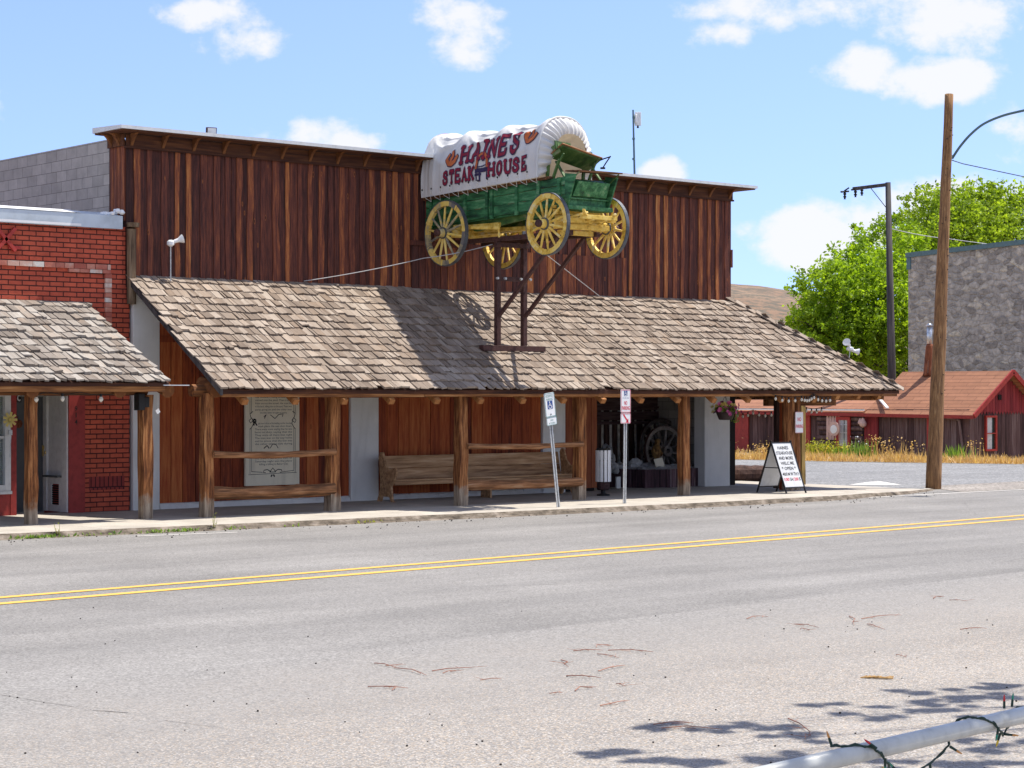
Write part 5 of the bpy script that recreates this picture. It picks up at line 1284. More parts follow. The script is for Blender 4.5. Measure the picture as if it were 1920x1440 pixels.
for i in range(80):
    a = U_(0, 6.28); q_ = U_(.12, .36); p = hc + Vector((q_ * math.cos(a), q_ * math.sin(a), .14 + U_(-.10, .14) - max(0, q_ - .25) * .5)); mm = rng.choice((0, 0, 0, 2, 2, 1))
    for k in range(5):
        t0, t1 = k * 1.257, k * 1.257 + 1.15; s_ = U_(.036, .052); d = Vector((math.cos(a), math.sin(a) - .7, .55)).normalized(); x_ = d.cross(UP).normalized(); y_ = x_.cross(d)
        b.face([p, p + (x_ * math.cos(t0) + y_ * math.sin(t0)) * s_ + d * .012, p + (x_ * math.cos(t1) + y_ * math.sin(t1)) * s_ + d * .012], U_(0, 1), mm)
b.build('blossom', [m_petal, m_petaly, m_petald], hb)

# string lights
def strings(name, loc_pts, n, label, scale=1., drop=.05):
    s = thing(name, loc_pts[0], label, 'string lights'); mb = MB(); P = []
    seg = [(Vector(a), Vector(c)) for a, c in zip(loc_pts, loc_pts[1:])]
    for a, c in seg:
        for k in range(10): q_ = a.lerp(c, k / 10); q_.z -= .05 * math.sin(math.pi * k / 10); P.append(q_)
    P.append(Vector(loc_pts[-1])); mb.tube(P, .006, 4); mb.build('cord', m_black, s); first = None
    for i in range(n):
        t_ = (i + .5) / n * (len(P) - 1); j = int(t_); q_ = P[j].lerp(P[min(j + 1, len(P) - 1)], t_ - j)
        if first is None:
            mb = MB(); mb.lathe(q_ + Vector((0, 0, -drop - .07 * scale)), [(.004, 0), (.024 * scale, .02 * scale), (.03 * scale, .04 * scale), (.018 * scale, .07 * scale)], n=10, m=0); mb.lathe(q_ + Vector((0, 0, -drop)), [(.016 * scale, 0), (.016 * scale, .05)], n=8, m=1)
            first = mb.build('bulb', [m_bulb, m_black], s); f0 = q_
        else: dup(first, s, q_ - f0)
    return s
ee = lambda px, py, Y: OY(px, py, Y)
strings('string_lights', [ee(1448, 739, EY), ee(1505, 742, EY), ee(1525, 738, EY), ee(1560, 743, EY)], 14, 'globe string lights along the eave at the porch corner')
strings('string_lights', [ee(1378, 772, -.9), ee(1412, 768, -.2), ee(1452, 770, -1.2)], 7, 'globe string lights looped across the side porch opening above the red door')
strings('string_lights', [ee(1507, 762, -2.2), ee(1545, 762, -1.2)], 4, 'short run of globe bulbs right of the no parking sign')
strings('string_lights', [ee(50, 737, AYE + .25), ee(86, 733, AYE + .2), ee(148, 735, AYE + .2), ee(230, 735, AYE + .2)], 3, 'three globe bulbs hanging under the brick shop awning', 1.3, .03)
# speaker on the awning post
c = OY(267, 755, -2.5); b = MB(); b.box((c.x - .10, -2.56, c.z - .13), (c.x + .02, -2.38, c.z + .16), .5); b.box((c.x + .02, -2.54, c.z - .08), (c.x + .12, -2.46, c.z + .1), .4)
tag(b.build('outdoor_speaker', m_black, bevel=.012), 'small black outdoor speaker fixed near the top of the awning post', 'speaker')
c = OY(296, 768, -2.4); b = MB(); b.tube([c + Vector((0, 0, .25)), c], .003, 4); b.obox(c - Vector((0, 0, .03)), Vector((.03, 0, .02)), Vector((0, .003, 0)), Vector((-.02, 0, .03)), .5); tag(b.build('hanging_tag', m_signwhite), 'tiny white tag dangling from the awning corner', 'tag')
# door ornaments
c = OY(32, 794, DY - .1); b = MB(); r_ = .10
for k in range(8): a = k * math.pi / 4; b.lathe(c + Vector((.035 * math.cos(a), .035 * math.sin(a), -.08)), [(.01, 0), (.05, .02), (.068, .075), (.05, .13), (.012, .15)], n=8, r=.6)
b.tube([c + Vector((0, 0, .06)), c + Vector((.01, 0, .13))], .012, 5, r=.1); tag(b.build('pumpkin_ornament', m_rust), 'small orange pumpkin ornament hung on the grey door', 'ornament')
c = OY(19, 787, -.14); fo = thing('flower_ornament', (c.x, c.y, SW), 'pale metal daisy ornament on a thin stem by the shop window', 'ornament')
b = MB()
for k in range(9):
    a = k * 2 * math.pi / 9; d = Vector((math.cos(a), 0, math.sin(a))); t_ = Vector((-d.z, 0, d.x)); b.obox(c + d * .085, d * .05, t_ * .022, Vector((0, .004, 0)), .6)
b.lathe(c, [(.035, -.01), (.03, .015)], (0, -1, 0), 10); b.build('petals', m_petaly, fo)
b = MB(); b.tube([c + Vector((0, .006, 0)), c + Vector((.02, .006, -.3)), c + Vector((.0, .01, -.65))], .006, 5); b.box((c.x - .03, c.y - .005, c.z - .27), (c.x + .04, c.y + .01, c.z - .18)); b.build('stem', m_galv, fo)
# things in the shop window
c = OY(6, 800, .4)
b = MB(); 
for i in range(7): blob_leaves(b, (c.x - .1 + U_(-.15, .2), .35 + U_(0, .2), c.z - .6 + i * .22), .2, 40, .06)
tag(b.build('window_plant', m_weed), 'leafy green plant behind the shop window glass', 'plant')
# ================================================================== LAMPS AND MASTS ON THE ROOFS
def flood_head(mb, c, d, s, m=0):
    d = Vector(d).normalized(); mb.lathe(Vector(c), [(.03 * s, 0), (.045 * s, .05 * s), (.05 * s, .14 * s), (.105 * s, .25 * s), (.10 * s, .26 * s), (.03 * s, .22 * s)], d, 14, m=m)
p = OY(320, 517, -.25); q = OY(320, 456, -.25)
lp = thing('spot_lamp', (p.x, -.25, p.z - .05), 'white spot lamp on a thin rod at the roof top near the brick shop', 'lamp', 'spot lamps on the porch roof')
b = MB(); b.tube([(p.x, -.25, p.z - .1), q], .012, 6); b.build('rod', m_galv, lp)
b = MB(); b.lathe(q + Vector((0, 0, -.06)), [(.03, 0), (.07, .03), (.07, .09), (.03, .12)], n=12); flood_head(b, q + Vector((.03, -.02, .02)), (.9, -.35, .35), .8); b.build('lamp_head', m_signwhite, lp)
hp = H0.lerp(H1, .36); p = OY(1588, 690, hp.y)
lp = thing('spot_lamp', (p.x, hp.y, p.z - .1), 'white twin spot lamp on a thin rod near the roof hip at the corner', 'lamp', 'spot lamps on the porch roof')
q = OY(1594, 655, hp.y)
b = MB(); b.tube([p - Vector((0, 0, .2)), q], .011, 6); b.build('rod', m_galv, lp)
b = MB(); b.lathe(q + Vector((0, 0, -.04)), [(.03, 0), (.09, .03), (.08, .08), (.03, .1)], n=12); flood_head(b, q + Vector((-.02, 0, .08)), (-.8, -.3, .35), .9); flood_head(b, q + Vector((.03, 0, -.02)), (.8, -.5, -.2), .75); b.build('lamp_head', m_signwhite, lp)
c = OY(396, 247, .9); fl_ = thing('flood_light', (c.x, .9, c.z - .25), 'boxy flood light standing above the roof cap of the dark boarded front', 'lamp')
b = MB(); u = Vector((.95, -.3, 0)).normalized(); v = Vector((-.02, -.1, .98)).normalized(); n_ = u.cross(v); b.obox(c, u * .10, v * .085, n_ * .05, .5); b.obox(c - n_ * .055, u * .06, v * .05, n_ * .02, .3)
b.build('housing', m_iron, fl_, bevel=.01); b = MB(); b.obox(c + n_ * .052, u * .082, v * .068, n_ * .002, .5); b.build('lens', m_capmetal, fl_)
b = MB(); b.tube([c - Vector((0, 0, .1)), c - Vector((0, 0, .8))], .02, 6); b.build('bracket', m_iron, fl_)
p = OY(1190, 335, 4.); q = OY(1187, 206, 4.)
an = thing('radio_mast', (p.x, 4., 6.4), 'thin dark mast with white antenna panel rising from the roof right of the wagon', 'antenna')
b = MB(); b.tube([(p.x, 4., 6.3), p, q], [.03, .028, .022], 7); 
for py in (222, 262, 300): b.lathe(OY(1188, py, 4.), [(.035, 0), (.035, .05)], n=8)
b.build('mast', m_tealmetal, an)
c = OY(1196, 223, 4.); b = MB(); b.obox(c, Vector((.055, -.06, 0)), Vector((.03, .03, 0)), Vector((0, 0, .17)), .5); b.obox(c - Vector((.06, -.02, 0)), Vector((.05, 0, 0)), Vector((0, .05, 0)), Vector((0, 0, .11)), .3); b.build('antenna_panel', m_signwhite, an, bevel=.012)
b = MB(); b.lathe(c - Vector((0, 0, .23)), [(.03, 0), (.02, .06)], n=8); b.build('connector', m_black, an)

# ================================================================== POLES AND WIRES
base = OZ(1750, 917, 0); top = OY(1780, 177, base.y + .25)
up_ = thing('utility_pole', base, 'leaning weathered brown utility pole with curved lamp arm at the street corner', 'utility pole')
b = MB(); P = []; n = 26
for k in range(n + 1):
    q = base.lerp(top, k / n); P.append(q + Vector((.012 * noise.noise(q * .7), .012 * noise.noise(q * .9), 0)))
P[0].z = -.2
b.tube(P, [.185 - .085 * k / n for k in range(n + 1)], 14, r=.5); b.build('pole', m_utility, up_, smooth=True)
b = MB(); ap = [OX(x, y, 39.3) for x, y in ((1786, 296), (1800, 275), (1820, 252), (1845, 232), (1880, 217), (1920, 207))]
ap += [ap[-1] + Vector((0, -.5, .04)), ap[-1] + Vector((0, -.9, .04))]
ap = smooth_path(ap)
b.tube(ap, .03, 8); b.build('lamp_arm', m_tealmetal, up_, smooth=True)
b = MB(); h_ = ap[-1]; b.lathe(h_ + Vector((0, .1, 0)), [(.05, 0), (.13, .12), (.15, .4), (.06, .62)], (0, -1, -.05), 12); b.build('lamp_head', m_capmetal, up_)
b = MB(); cc = OX(1783, 296, 39.25); cc = base.lerp(top, (296 - 917) / (177 - 917)); b.ring(cc, (0, 0, 1), .125, .16, .14, 20); b.bar(cc, ap[0], .06); b.build('arm_bracket', m_tealmetal, up_)
b = MB()
for k in range(26):
    t_ = U_(.1, .95); q = base.lerp(top, t_); a = U_(3.4, 5.6); r_ = .185 - .085 * t_; b.lathe(q + Vector((math.cos(a), math.sin(a), 0)) * (r_ - .01), [(.012, 0), (.012, .03)], (math.cos(a), math.sin(a), 0), 6)
b.build('pole_nail', m_black, up_)
w0 = OY(1796, 306, base.y); w1 = OX(1920, 332, 42.0)
rope('overhead_wire', [cc + Vector((.1, 0, -.05)), w0 + Vector((.2, 0, 0)), w0 + (w1 - w0) * 2.4], .012, m_dwire, 'dark overhead wire leaving the lamp arm bracket of the utility pole', 'wire', .0)
pb = OD(1672, 700, 76.); ptop = OD(1665, 342, 76.)
dp = thing('power_pole', (pb.x, pb.y, 0), 'dark grey power pole with single crossarm standing behind the red shed', 'utility pole')
b = MB(); b.tube([(pb.x, pb.y, 0), pb, ptop], [.17, .155, .10], 12, r=.5); b.build('pole', m_dkpole, dp, smooth=True)
a1 = OD(1600, 354, 77.5)
b = MB(); b.bar(ptop - Vector((0, 0, .08)), a1, .10, .12); b.build('crossarm', m_dkpole, dp)
b = MB()
for px, py in ((1604, 355), (1616, 352), (1584, 359)):
    c = OD(px, py, 77.5); b.lathe(c + Vector((0, 0, -.30)), [(.05, 0), (.03, .04), (.07, .1), (.03, .15), (.07, .2), (.03, .28)], n=10); b.tube([c + Vector((-.22, 0, -.03)), c + Vector((.22, 0, .02))], .04, 6); b.cut()
b.tube([OD(1592, 352, 77.5), OD(1583, 358, 77.5)], .03, 5); b.build_each('insulator', m_black, dp)
rope('stay_wire', [OD(1630, 349, 77.), OD(1662, 390, 76.)], .016, m_dwire, 'short dark stay wire bracing the power pole crossarm', 'wire')
rope('overhead_wire', [OD(1668, 428, 76.), OD(1780, 448, 84.), OD(1990, 470, 100.)], .016, m_wire, 'pale overhead wire from the dark power pole past the treetop', 'wire', .05)

# ================================================================== SHED ACROSS THE SIDE STREET
XS = 57.0
S = lambda x, y, X=XS: OX(x, y, X)
yC = S(1818, 800).y                     # gable corner
yE = S(1340, 800).y + 1.5
eaveZ = S(1815, 768).z - .05; ridge = OY(1882, 698, yC)
rw = ridge.x - XS
sh = thing('red_trimmed_shed', (XS + rw, yC + 6, 0), 'low dark brown shed with red trim and orange shingle roof across the side street', 'shed')
ySp = S(1640, 800).y                    # where the tall roof stops
b = MB()
boards = []
y = yC
while y < yE - .1:
    w = U_(.2, .3); b.box((XS - U_(.02, .04), y, 0), (XS + .1, y + w - .015, eaveZ + .05)); y += w
x = XS + .02
b.build('board_wall', m_shedwall, sh)
b = MB(); 
x = XS
while x < XS + 2 * rw:
    w = U_(.18, .26); b.box((x, yC - U_(.02, .04), 0), (x + w - .015, yC + .1, eaveZ + .06)); x += w
b.build('gable_wall', m_shedwall, sh)
b = MB(); x = XS + .02; sl_ = (ridge.z - eaveZ) / rw
while x < XS + 2 * rw - .05:
    w = .17; zt_ = eaveZ + sl_ * min(x + w / 2 - XS, XS + 2 * rw - x - w / 2) - .05
    b.hexa([(x, yC - .06, eaveZ + .02 - .05), (x + w - .012, yC - .06, eaveZ + .02 - .05), (x + w - .012, yC, eaveZ + .02 - .05), (x, yC, eaveZ + .02 - .05), (x, yC - .06, max(zt_, eaveZ + .06)), (x + w - .012, yC - .06, max(zt_, eaveZ + .06)), (x + w - .012, yC, max(zt_, eaveZ + .06)), (x, yC, max(zt_, eaveZ + .06))])
    b.face([(x, yC - .058, eaveZ - .03), (x + w / 2, yC - .058, eaveZ - .14), (x + w - .012, yC - .058, eaveZ - .03)]); x += w
b.build('gable_boards', m_shedred, sh)
c = OY(1874, 745, yC - .07); b = MB(); b.box((c.x - .09, yC - .10, c.z - .09), (c.x + .09, yC - .062, c.z + .09)); b.build('gable_vent', m_dkvoid, sh)
def roofslab(mb, xe, ze, xr, zr, y0, y1, th, m=0):
    mb.hexa([(xe, y0, ze - th), (xr, y0, zr - th), (xr, y1, zr - th), (xe, y1, ze - th), (xe, y0, ze), (xr, y0, zr), (xr, y1, zr), (xe, y1, ze)], .5, m)
ov = .28; yR = yC - .38
b = MB(); roofslab(b, XS - ov, eaveZ - ov * sl_ + .05, ridge.x, ridge.z + .05, yR, ySp + .3, .06); roofslab(b, ridge.x + rw + ov, eaveZ - ov * sl_ + .05, ridge.x, ridge.z + .05, yR, ySp + .3, .06)
roofslab(b, XS - ov, eaveZ - .05, XS + 3.2, eaveZ + 1.1, ySp + .31, yE + .4, .06)
rf = b.build('shingle_roof', m_shedroof, sh)
b = MB()
for xe in (XS - ov, ridge.x + rw + ov):
    b.bar((xe, yR - .02, eaveZ - ov * sl_ + .02), (ridge.x, yR - .02, ridge.z + .02), .06, .17, r=.5); b.cut()
b.bar((XS - ov - .03, yR, eaveZ - ov * sl_ - .01), (XS - ov - .03, yE + .4, eaveZ - .09), .05, .12, r=.5)
b.build_each('barge_board', m_redpaint, rf)
b = MB(); p0 = S(1648, 744, XS + .8); b.bar(S(1646, 744, XS + .6), S(1664, 765, XS - ov), .10, .05); b.cut(); b.bar((XS - ov - .07, ySp + .2, eaveZ + .01), (XS - ov - .07, yE + .3, eaveZ + .0), .05, .05); b.build_each('metal_flashing', m_signwhite, rf)
def sx(px0, px1, z0, z1, mat, name, dx=.06, par=sh, bev=0):
    mb = MB(); ya, yb_ = S(px1, 800).y, S(px0, 800).y; mb.box((XS - dx, ya, z0), (XS - .042, yb_, z1), .5); return mb.build(name, mat, par)
zS = lambda px, py: S(px, py).z
sx(1376, 1406, .05, eaveZ - .02, m_redpaint, 'red_door', .09); sx(1364, 1374, .05, eaveZ - .02, m_brightred, 'door_trim', .11)
sx(1624, 1649, .02, eaveZ - .02, m_shedred, 'red_panel', .10); sx(1514, 1522, .02, eaveZ - .02, m_brightred, 'door_trim', .11)
sx(1741, 1752, .2, zS(1747, 783), m_brightred, 'door_trim', .10)
b = MB()       # log-walled stretch with notched ends
ya, yb_ = S(1622, 800).y, S(1541, 800).y; z = .1
while z < eaveZ - .15: b.tube([(XS - .10, ya, z), (XS - .10, yb_ + U_(-.04, .1), z)], .085, 7); z += .175
b.build('log_wall', m_shedwall, sh)
def window(px0, px1, py0, py1, X=XS, nm='window', gable=False):
    if gable:
        p0, p1 = OY(px0, py1, yC - .05), OY(px1, py0, yC - .05); fr = MB(); t_ = .07
        for a, c in (((p0.x, p0.z), (p0.x + t_, p1.z)), ((p1.x - t_, p0.z), (p1.x, p1.z)), ((p0.x + t_ + .002, p1.z - t_), (p1.x - t_ - .002, p1.z)), ((p0.x + t_ + .002, p0.z), (p1.x - t_ - .002, p0.z + t_)), ((p0.x + t_ + .002, (p0.z + p1.z) / 2 - .015), (p1.x - t_ - .002, (p0.z + p1.z) / 2 + .015))): fr.box((a[0], yC - .12, a[1]), (c[0], yC - .045, c[1]))
        f_ = fr.build(nm, m_brightred, sh); mb = MB(); mb.box((p0.x + t_, yC - .06, p0.z + t_), (p1.x - t_, yC - .05, p1.z - t_)); mb.build('pane', m_glass, f_)
        mb = MB(); mb.grid(lambda u, v: Vector((p0.x + t_ + (p1.x - p0.x - 2 * t_) * (.05 + .62 * u), yC - .066 - .004 * math.sin(u * 22), p0.z + t_ + (p1.z - p0.z - 2 * t_) * v)), 20, 2); mb.build('curtain', m_curtain, f_)
    else:
        p0, p1 = S(px1, py1, X), S(px0, py0, X); fr = MB(); t_ = .12
        for a, c in (((p0.y, p0.z), (p0.y + t_, p1.z)), ((p1.y - t_, p0.z), (p1.y, p1.z)), ((p0.y + t_ + .002, p1.z - t_), (p1.y - t_ - .002, p1.z)), ((p0.y + t_ + .002, p0.z), (p1.y - t_ - .002, p0.z + t_))): fr.box((XS - .26, a[0], a[1]), (XS - .19, c[0], c[1]))
        f_ = fr.build(nm, m_brightred, sh); mb = MB(); mb.box((XS - .215, p0.y + t_, p0.z + t_), (XS - .205, p1.y - t_, p1.z - t_)); mb.build('pane', m_glass, f_)
        mb = MB()
        for a, c in ((.04, .36), (.55, .95)): mb.grid(lambda u, v: Vector((XS - .222 - .006 * math.sin(u * 20), p0.y + t_ + (p1.y - p0.y - 2 * t_) * (a + (c - a) * u), p0.z + t_ + (p1.z - p0.z - 2 * t_) * v)), 14, 2)
        mb.build('curtain', m_curtain, f_); mb = MB()
        for k in (.25, .5, .75): z_ = p0.z + (p1.z - p0.z) * k; mb.box((XS - .24, p0.y + t_, z_ - .012), (XS - .226, p1.y - t_, z_ + .012))
        yy = (p0.y + p1.y) / 2; mb.box((XS - .24, yy - .012, p0.z + t_), (XS - .2265, yy + .012, p1.z - t_)); mb.build('glazing_bar', m_signwhite, f_)
window(1576, 1602, 781, 842); window(1846, 1867, 779, 846, gable=True)
b = MB(); yy = S(1812, 775).y + .1; b.tube([(XS - ov - .05, yC + 1.1, eaveZ - .15), (XS - .12, yC + .35, eaveZ - .32), (XS - .08, yC + .2, .1)], .05, 8); b.build('downspout', m_shedwall, sh)
pk = thing('picket_panel', S(1563, 850, XS - .3), 'pale pink picket fence panel hung on the dark log wall', 'ornament')
b = MB(); p0, p1 = S(1576, 825, XS - .22), S(1550, 778, XS - .22)
for k in range(5):
    y = p0.y + (p1.y - p0.y) * (k + .5) / 5; b.box((XS - .25, y - .055, p0.z), (XS - .22, y + .055, p1.z - .1)); b.hexa([(XS - .25, y - .055, p1.z - .098), (XS - .22, y - .055, p1.z - .098), (XS - .22, y + .055, p1.z - .098), (XS - .25, y + .055, p1.z - .098), (XS - .25, y - .012, p1.z + .02), (XS - .22, y - .012, p1.z + .02), (XS - .22, y + .012, p1.z + .02), (XS - .25, y + .012, p1.z + .02)]); b.cut()
b.build_each('picket', m_pinkpaint, pk)
b = MB()
for f_ in (.18, .72): z = p0.z + (p1.z - p0.z) * f_; b.box((XS - .215, p0.y, z - .04), (XS - .20, p1.y, z + .04)); b.cut()
b.build_each('cross_rail', m_pinkpaint, pk)
c = S(1564, 804, XS - .5); rs = thing('round_sign', (c.x, c.y, 0), 'round pale sign on a rusty stake in front of the picket panel', 'sign')
b = MB(); b.lathe(c, [(.26, 0), (.27, .015), (.26, .03)], (-1, 0, 0), 24); b.build('disc', m_pinkpaint, rs)
b = MB(); b.lathe(c + Vector((-.032, 0, -.02)), [(.16, 0), (.15, .01)], (-1, 0, 0), 20); b.build('disc_centre', m_signwhite, rs)
b = MB(); b.tube([(c.x + .02, c.y, 0), (c.x + .02, c.y, c.z - .2)], .02, 6); b.build('stake', m_rust, rs)
for px, py, l_ in ((1613, 790, 'upper left of two pale hanging gourds on the log wall'), (1618, 792, 'lower and larger pale gourd hanging on the log wall')):
    c = S(px, py, XS - .28); b = MB(); k = .8 if px < 1615 else 1.15; b.lathe(c - Vector((0, 0, .16 * k)), [(.02, 0), (.10 * k, .05 * k), (.115 * k, .13 * k), (.07 * k, .22 * k), (.03 * k, .3 * k)], n=10); tag(b.build('hanging_gourd', m_pinkpaint), l_, 'ornament', 'gourds hanging on the log wall')
# flue on the shed roof
c0 = OX(1743, 697, XS + rw * .95); c0.z = ridge.z - .1
fl_ = thing('roof_flue', c0, 'rusty cone flue with bright metal pipe on the orange shed roof', 'chimney'); zt_ = OX(1744, 612, c0.x).z; zm = OX(1744, 650, c0.x).z
b = MB(); b.lathe(c0, [(.26, 0), (.22, .1), (.14, zm - c0.z), (.10, zm - c0.z + .1)], n=16); b.build('flue_cone', m_rust, fl_, smooth=True)
b = MB(); b.tube([(c0.x, c0.y, zm), (c0.x, c0.y, zt_)], .10, 14); b.lathe((c0.x, c0.y, zt_), [(.10, 0), (.15, .03), (.02, .12)], n=14); b.tube([(c0.x - .15, c0.y - .06, c0.z + .1), (c0.x - .10, c0.y - .04, zm)], [.06, .03], 8); b.build('flue_pipe', m_shiny, fl_, smooth=True)

# ================================================================== STONE BUILDING
XB = 72.0
a0 = OX(1703, 474, XB); a1 = OX(1920, 449, XB); slope = (a1.z - a0.z) / (a0.y - a1.y)
sb = thing('stone_building', (XB + 6, a0.y - 10, 0), 'tall grey rubble stone building with teal roof trim behind the shed', 'building')
yl_ = a0.y; yr_ = a0.y - 26
zt2 = lambda y: a0.z + slope * (a0.y - y)
def wal(mb, x0, x1, y0, y1, zo0=0, zo1=0, zb_=0, m=0):
    mb.hexa([(x0, y0, zb_ if zb_ == 0 else zt2(y0) + zb_), (x1, y0, zb_ if zb_ == 0 else zt2(y0) + zb_), (x1, y1, zb_ if zb_ == 0 else zt2(y1) + zb_), (x0, y1, zb_ if zb_ == 0 else zt2(y1) + zb_), (x0, y0, zt2(y0) + zo0), (x1, y0, zt2(y0) + zo0), (x1, y1, zt2(y1) + zo1), (x0, y1, zt2(y1) + zo1)], .5, m)
b = MB(); wal(b, XB, XB + .5, yr_, yl_, -.2, -.2); b.hexa([(XB + .5, yr_, 0), (XB + 14, yr_, 0), (XB + 14, yl_, 0), (XB + .5, yl_, 0), (XB + .5, yr_, zt2(yr_) - .3), (XB + 14, yr_, zt2(yr_) - .3), (XB + 14, yl_, zt2(yl_) - .3), (XB + .5, yl_, zt2(yl_) - .3)], .5)
b.build('stone_wall', m_stone, sb)
b = MB(); wal(b, XB - .08, XB + .6, yr_ - .1, yl_ + .1, 0, 0, -.21); b.box((XB - .05, yl_ - .16, zt2(yl_) - .75), (XB + .0, yl_ + .06, zt2(yl_) - .215)); b.build('roof_trim', m_tealmetal, sb)

# ================================================================== TREES, HILL, GRASS
def tree(name, base, trunk_h, tr, blobs, label, nleaf, ls, mat, group=None, limb=1.):
    t = thing(name, base, label, 'tree', group); B = Vector(base); mb = MB()
    mb.tube([B, B + Vector((.1, .1, trunk_h * .5)), B + Vector((.0, .2, trunk_h))], [tr, tr * .8, tr * .6], 10, jit=.08)
    T = B + Vector((0, .2, trunk_h))
    for c, r in blobs:
        c = Vector(c); m_ = T.lerp(c, .5) + Vector((U_(-.4, .4), U_(-.4, .4), U_(-.2, .5))); mb.tube([T - Vector((0, 0, U_(0, trunk_h * .4))), m_, c], [tr * .35 * limb, tr * .2 * limb, tr * .06 * limb], 6)
        for k in range(4):
            d = Vector((rng.gauss(0, 1), rng.gauss(0, 1), rng.gauss(0, .8))).normalized() * r * .9; mb.tube([c - d * .1, c + d * .5 + Vector((0, 0, .15)), c + d], [tr * .08 * limb, tr * .05 * limb, .008], 5)
    mb.build('trunk', m_bark, t)
    mb = MB(); vol = sum(r ** 2.2 for c, r in blobs)
    for c, r in blobs:
        n_ = int(nleaf * r ** 2.2 / vol); c = Vector(c); ncl = max(6, int(n_ / 26))
        for i in range(ncl):
            d = Vector((rng.gauss(0, 1), rng.gauss(0, 1), rng.gauss(0, 1))).normalized() * (U_(.2, 1.22) ** .5) * r; d.z *= .9
            cc_ = c + d; cr = U_(.07, .19) * r; tone = U_(0, .65)
            for k in range(26):
                p = cc_ + Vector((rng.gauss(0, .5), rng.gauss(0, .5), rng.gauss(0, .42))) * cr; s_ = ls * U_(.6, 1.4)
                a = Vector((rng.gauss(0, 1), rng.gauss(0, 1), rng.gauss(0, .8))).normalized(); e = a.cross(Vector((rng.gauss(0, 1), rng.gauss(0, 1), rng.gauss(0, 1)))).normalized()
                mb.face([p - a * s_, p + e * s_ * .5, p + a * s_, p - e * s_ * .5], tone + U_(0, .35))
    mb.build('crown', mat, t)
    return t
def blobs_px(L): return [(OD(x, y, D), r) for x, y, D, r in L]
tree('leafy_tree', OD(1640, 760, 98.).to_2d().to_3d(), 4.0, .45, blobs_px([(1560, 560, 96, 2.1), (1535, 625, 95, 1.5), (1610, 520, 98, 2.0), (1660, 480, 100, 2.1), (1600, 590, 96, 2.4), (1660, 560, 97, 2.4), (1520, 590, 96, 1.0), (1565, 660, 95, 1.7), (1640, 640, 96, 2.0), (1690, 620, 97, 1.7), (1580, 515, 98, 1.2)]), 'broad bright green tree between the porch roof and the stone building', 46000, .10, m_leaf)
tree('leafy_tree', OD(1800, 760, 112.).to_2d().to_3d(), 5.0, .55, blobs_px([(1735, 430, 110, 2.2), (1770, 400, 112, 2.0), (1830, 410, 113, 2.4), (1880, 405, 113, 2.0), (1930, 430, 113, 2.6), (1790, 460, 110, 2.8), (1870, 470, 111, 3.0), (1715, 480, 108, 2.2), (1740, 560, 108, 2.6), (1850, 390, 112, 1.5), (1700, 520, 108, 1.8), (1800, 385, 113, 1.1)]), 'tall bright green tree rising above the stone building roof', 48000, .105, m_leaf2)
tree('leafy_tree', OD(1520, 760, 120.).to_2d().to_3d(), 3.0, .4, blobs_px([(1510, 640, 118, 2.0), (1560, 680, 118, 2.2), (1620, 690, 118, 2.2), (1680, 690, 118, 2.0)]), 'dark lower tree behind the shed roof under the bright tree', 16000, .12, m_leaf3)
# the tree whose shade falls on the lot (it stands right of the view)
sh_pts = [(1700, 1325, 7.0), (1800, 1300, 6.6), (1900, 1290, 6.4), (1640, 1335, 6.8), (1880, 1340, 6.6), (1250, 1361, 6.2), (1330, 1362, 6.3), (1440, 1362, 6.6), (1500, 1385, 6.6), (1160, 1418, 6.3), (1240, 1430, 6.2), (1310, 1428, 6.4), (1440, 1420, 6.6), (1520, 1425, 6.5), (1910, 1400, 6.0), (1840, 1420, 6.2), (1700, 1425, 6.5), (1600, 1440, 6.6), (1790, 1308, 7.0), (1870, 1300, 7.0), (1960, 1330, 6.2)]
bl = []
for k in range(9):
    g = OZ(1500 + 60 * k, 1437 - 14 * k, 1.0); bl.append((g + SUN * (U_(5.2, 6.2) / SUN.z), U_(.24, .36)))
for px, py, h in sh_pts:
    g = OZ(px, py, 0); c = g + SUN * (h / SUN.z); bl.append((c, U_(.34, .5) if px > 1560 else U_(.16, .26)))
for k in range(10): bl.append((Vector((18.5 + U_(-2.0, 2.5), -26 + U_(-2.5, 2.0), 6.5 + U_(-.6, 2.0))), U_(.9, 1.3)))
tree('shade_tree', (18.6, -26.2, 0), 4.5, .28, bl, 'spreading tree right of the view whose shade dapples the gravel lot', 11000, .09, m_leaf3, limb=.25)
# hill
b = MB(); ridge_px = [(-600, 640), (200, 600), (900, 560), (1250, 540), (1370, 546), (1430, 551), (1490, 560), (1560, 580), (1650, 605), (1800, 640), (2200, 690), (3200, 725)]
def rpy(x):
    for (a, c), (d, e) in zip(ridge_px, ridge_px[1:]):
        if x <= d: return c + (e - c) * (x - a) / (d - a)
    return ridge_px[-1][1]
def hill(u, v):
    x = -600 + 3800 * u; D = 420 + 300 * v; top_ = OD(x, rpy(x) + 2.5 * noise.noise(Vector((x * .02, 1, 1))), 720).z
    p = OD(x, 738, D); e = math.sin(min(v * 1.12, 1) * math.pi / 2) ** 1.2
    return Vector((p.x, p.y, -1 + (top_ + 1) * e + 2.0 * e * (1 - v) * noise.noise(p * .02)))
b.grid(hill, 220, 40); kind(b.build('hill', m_hill, smooth=True), 'structure')
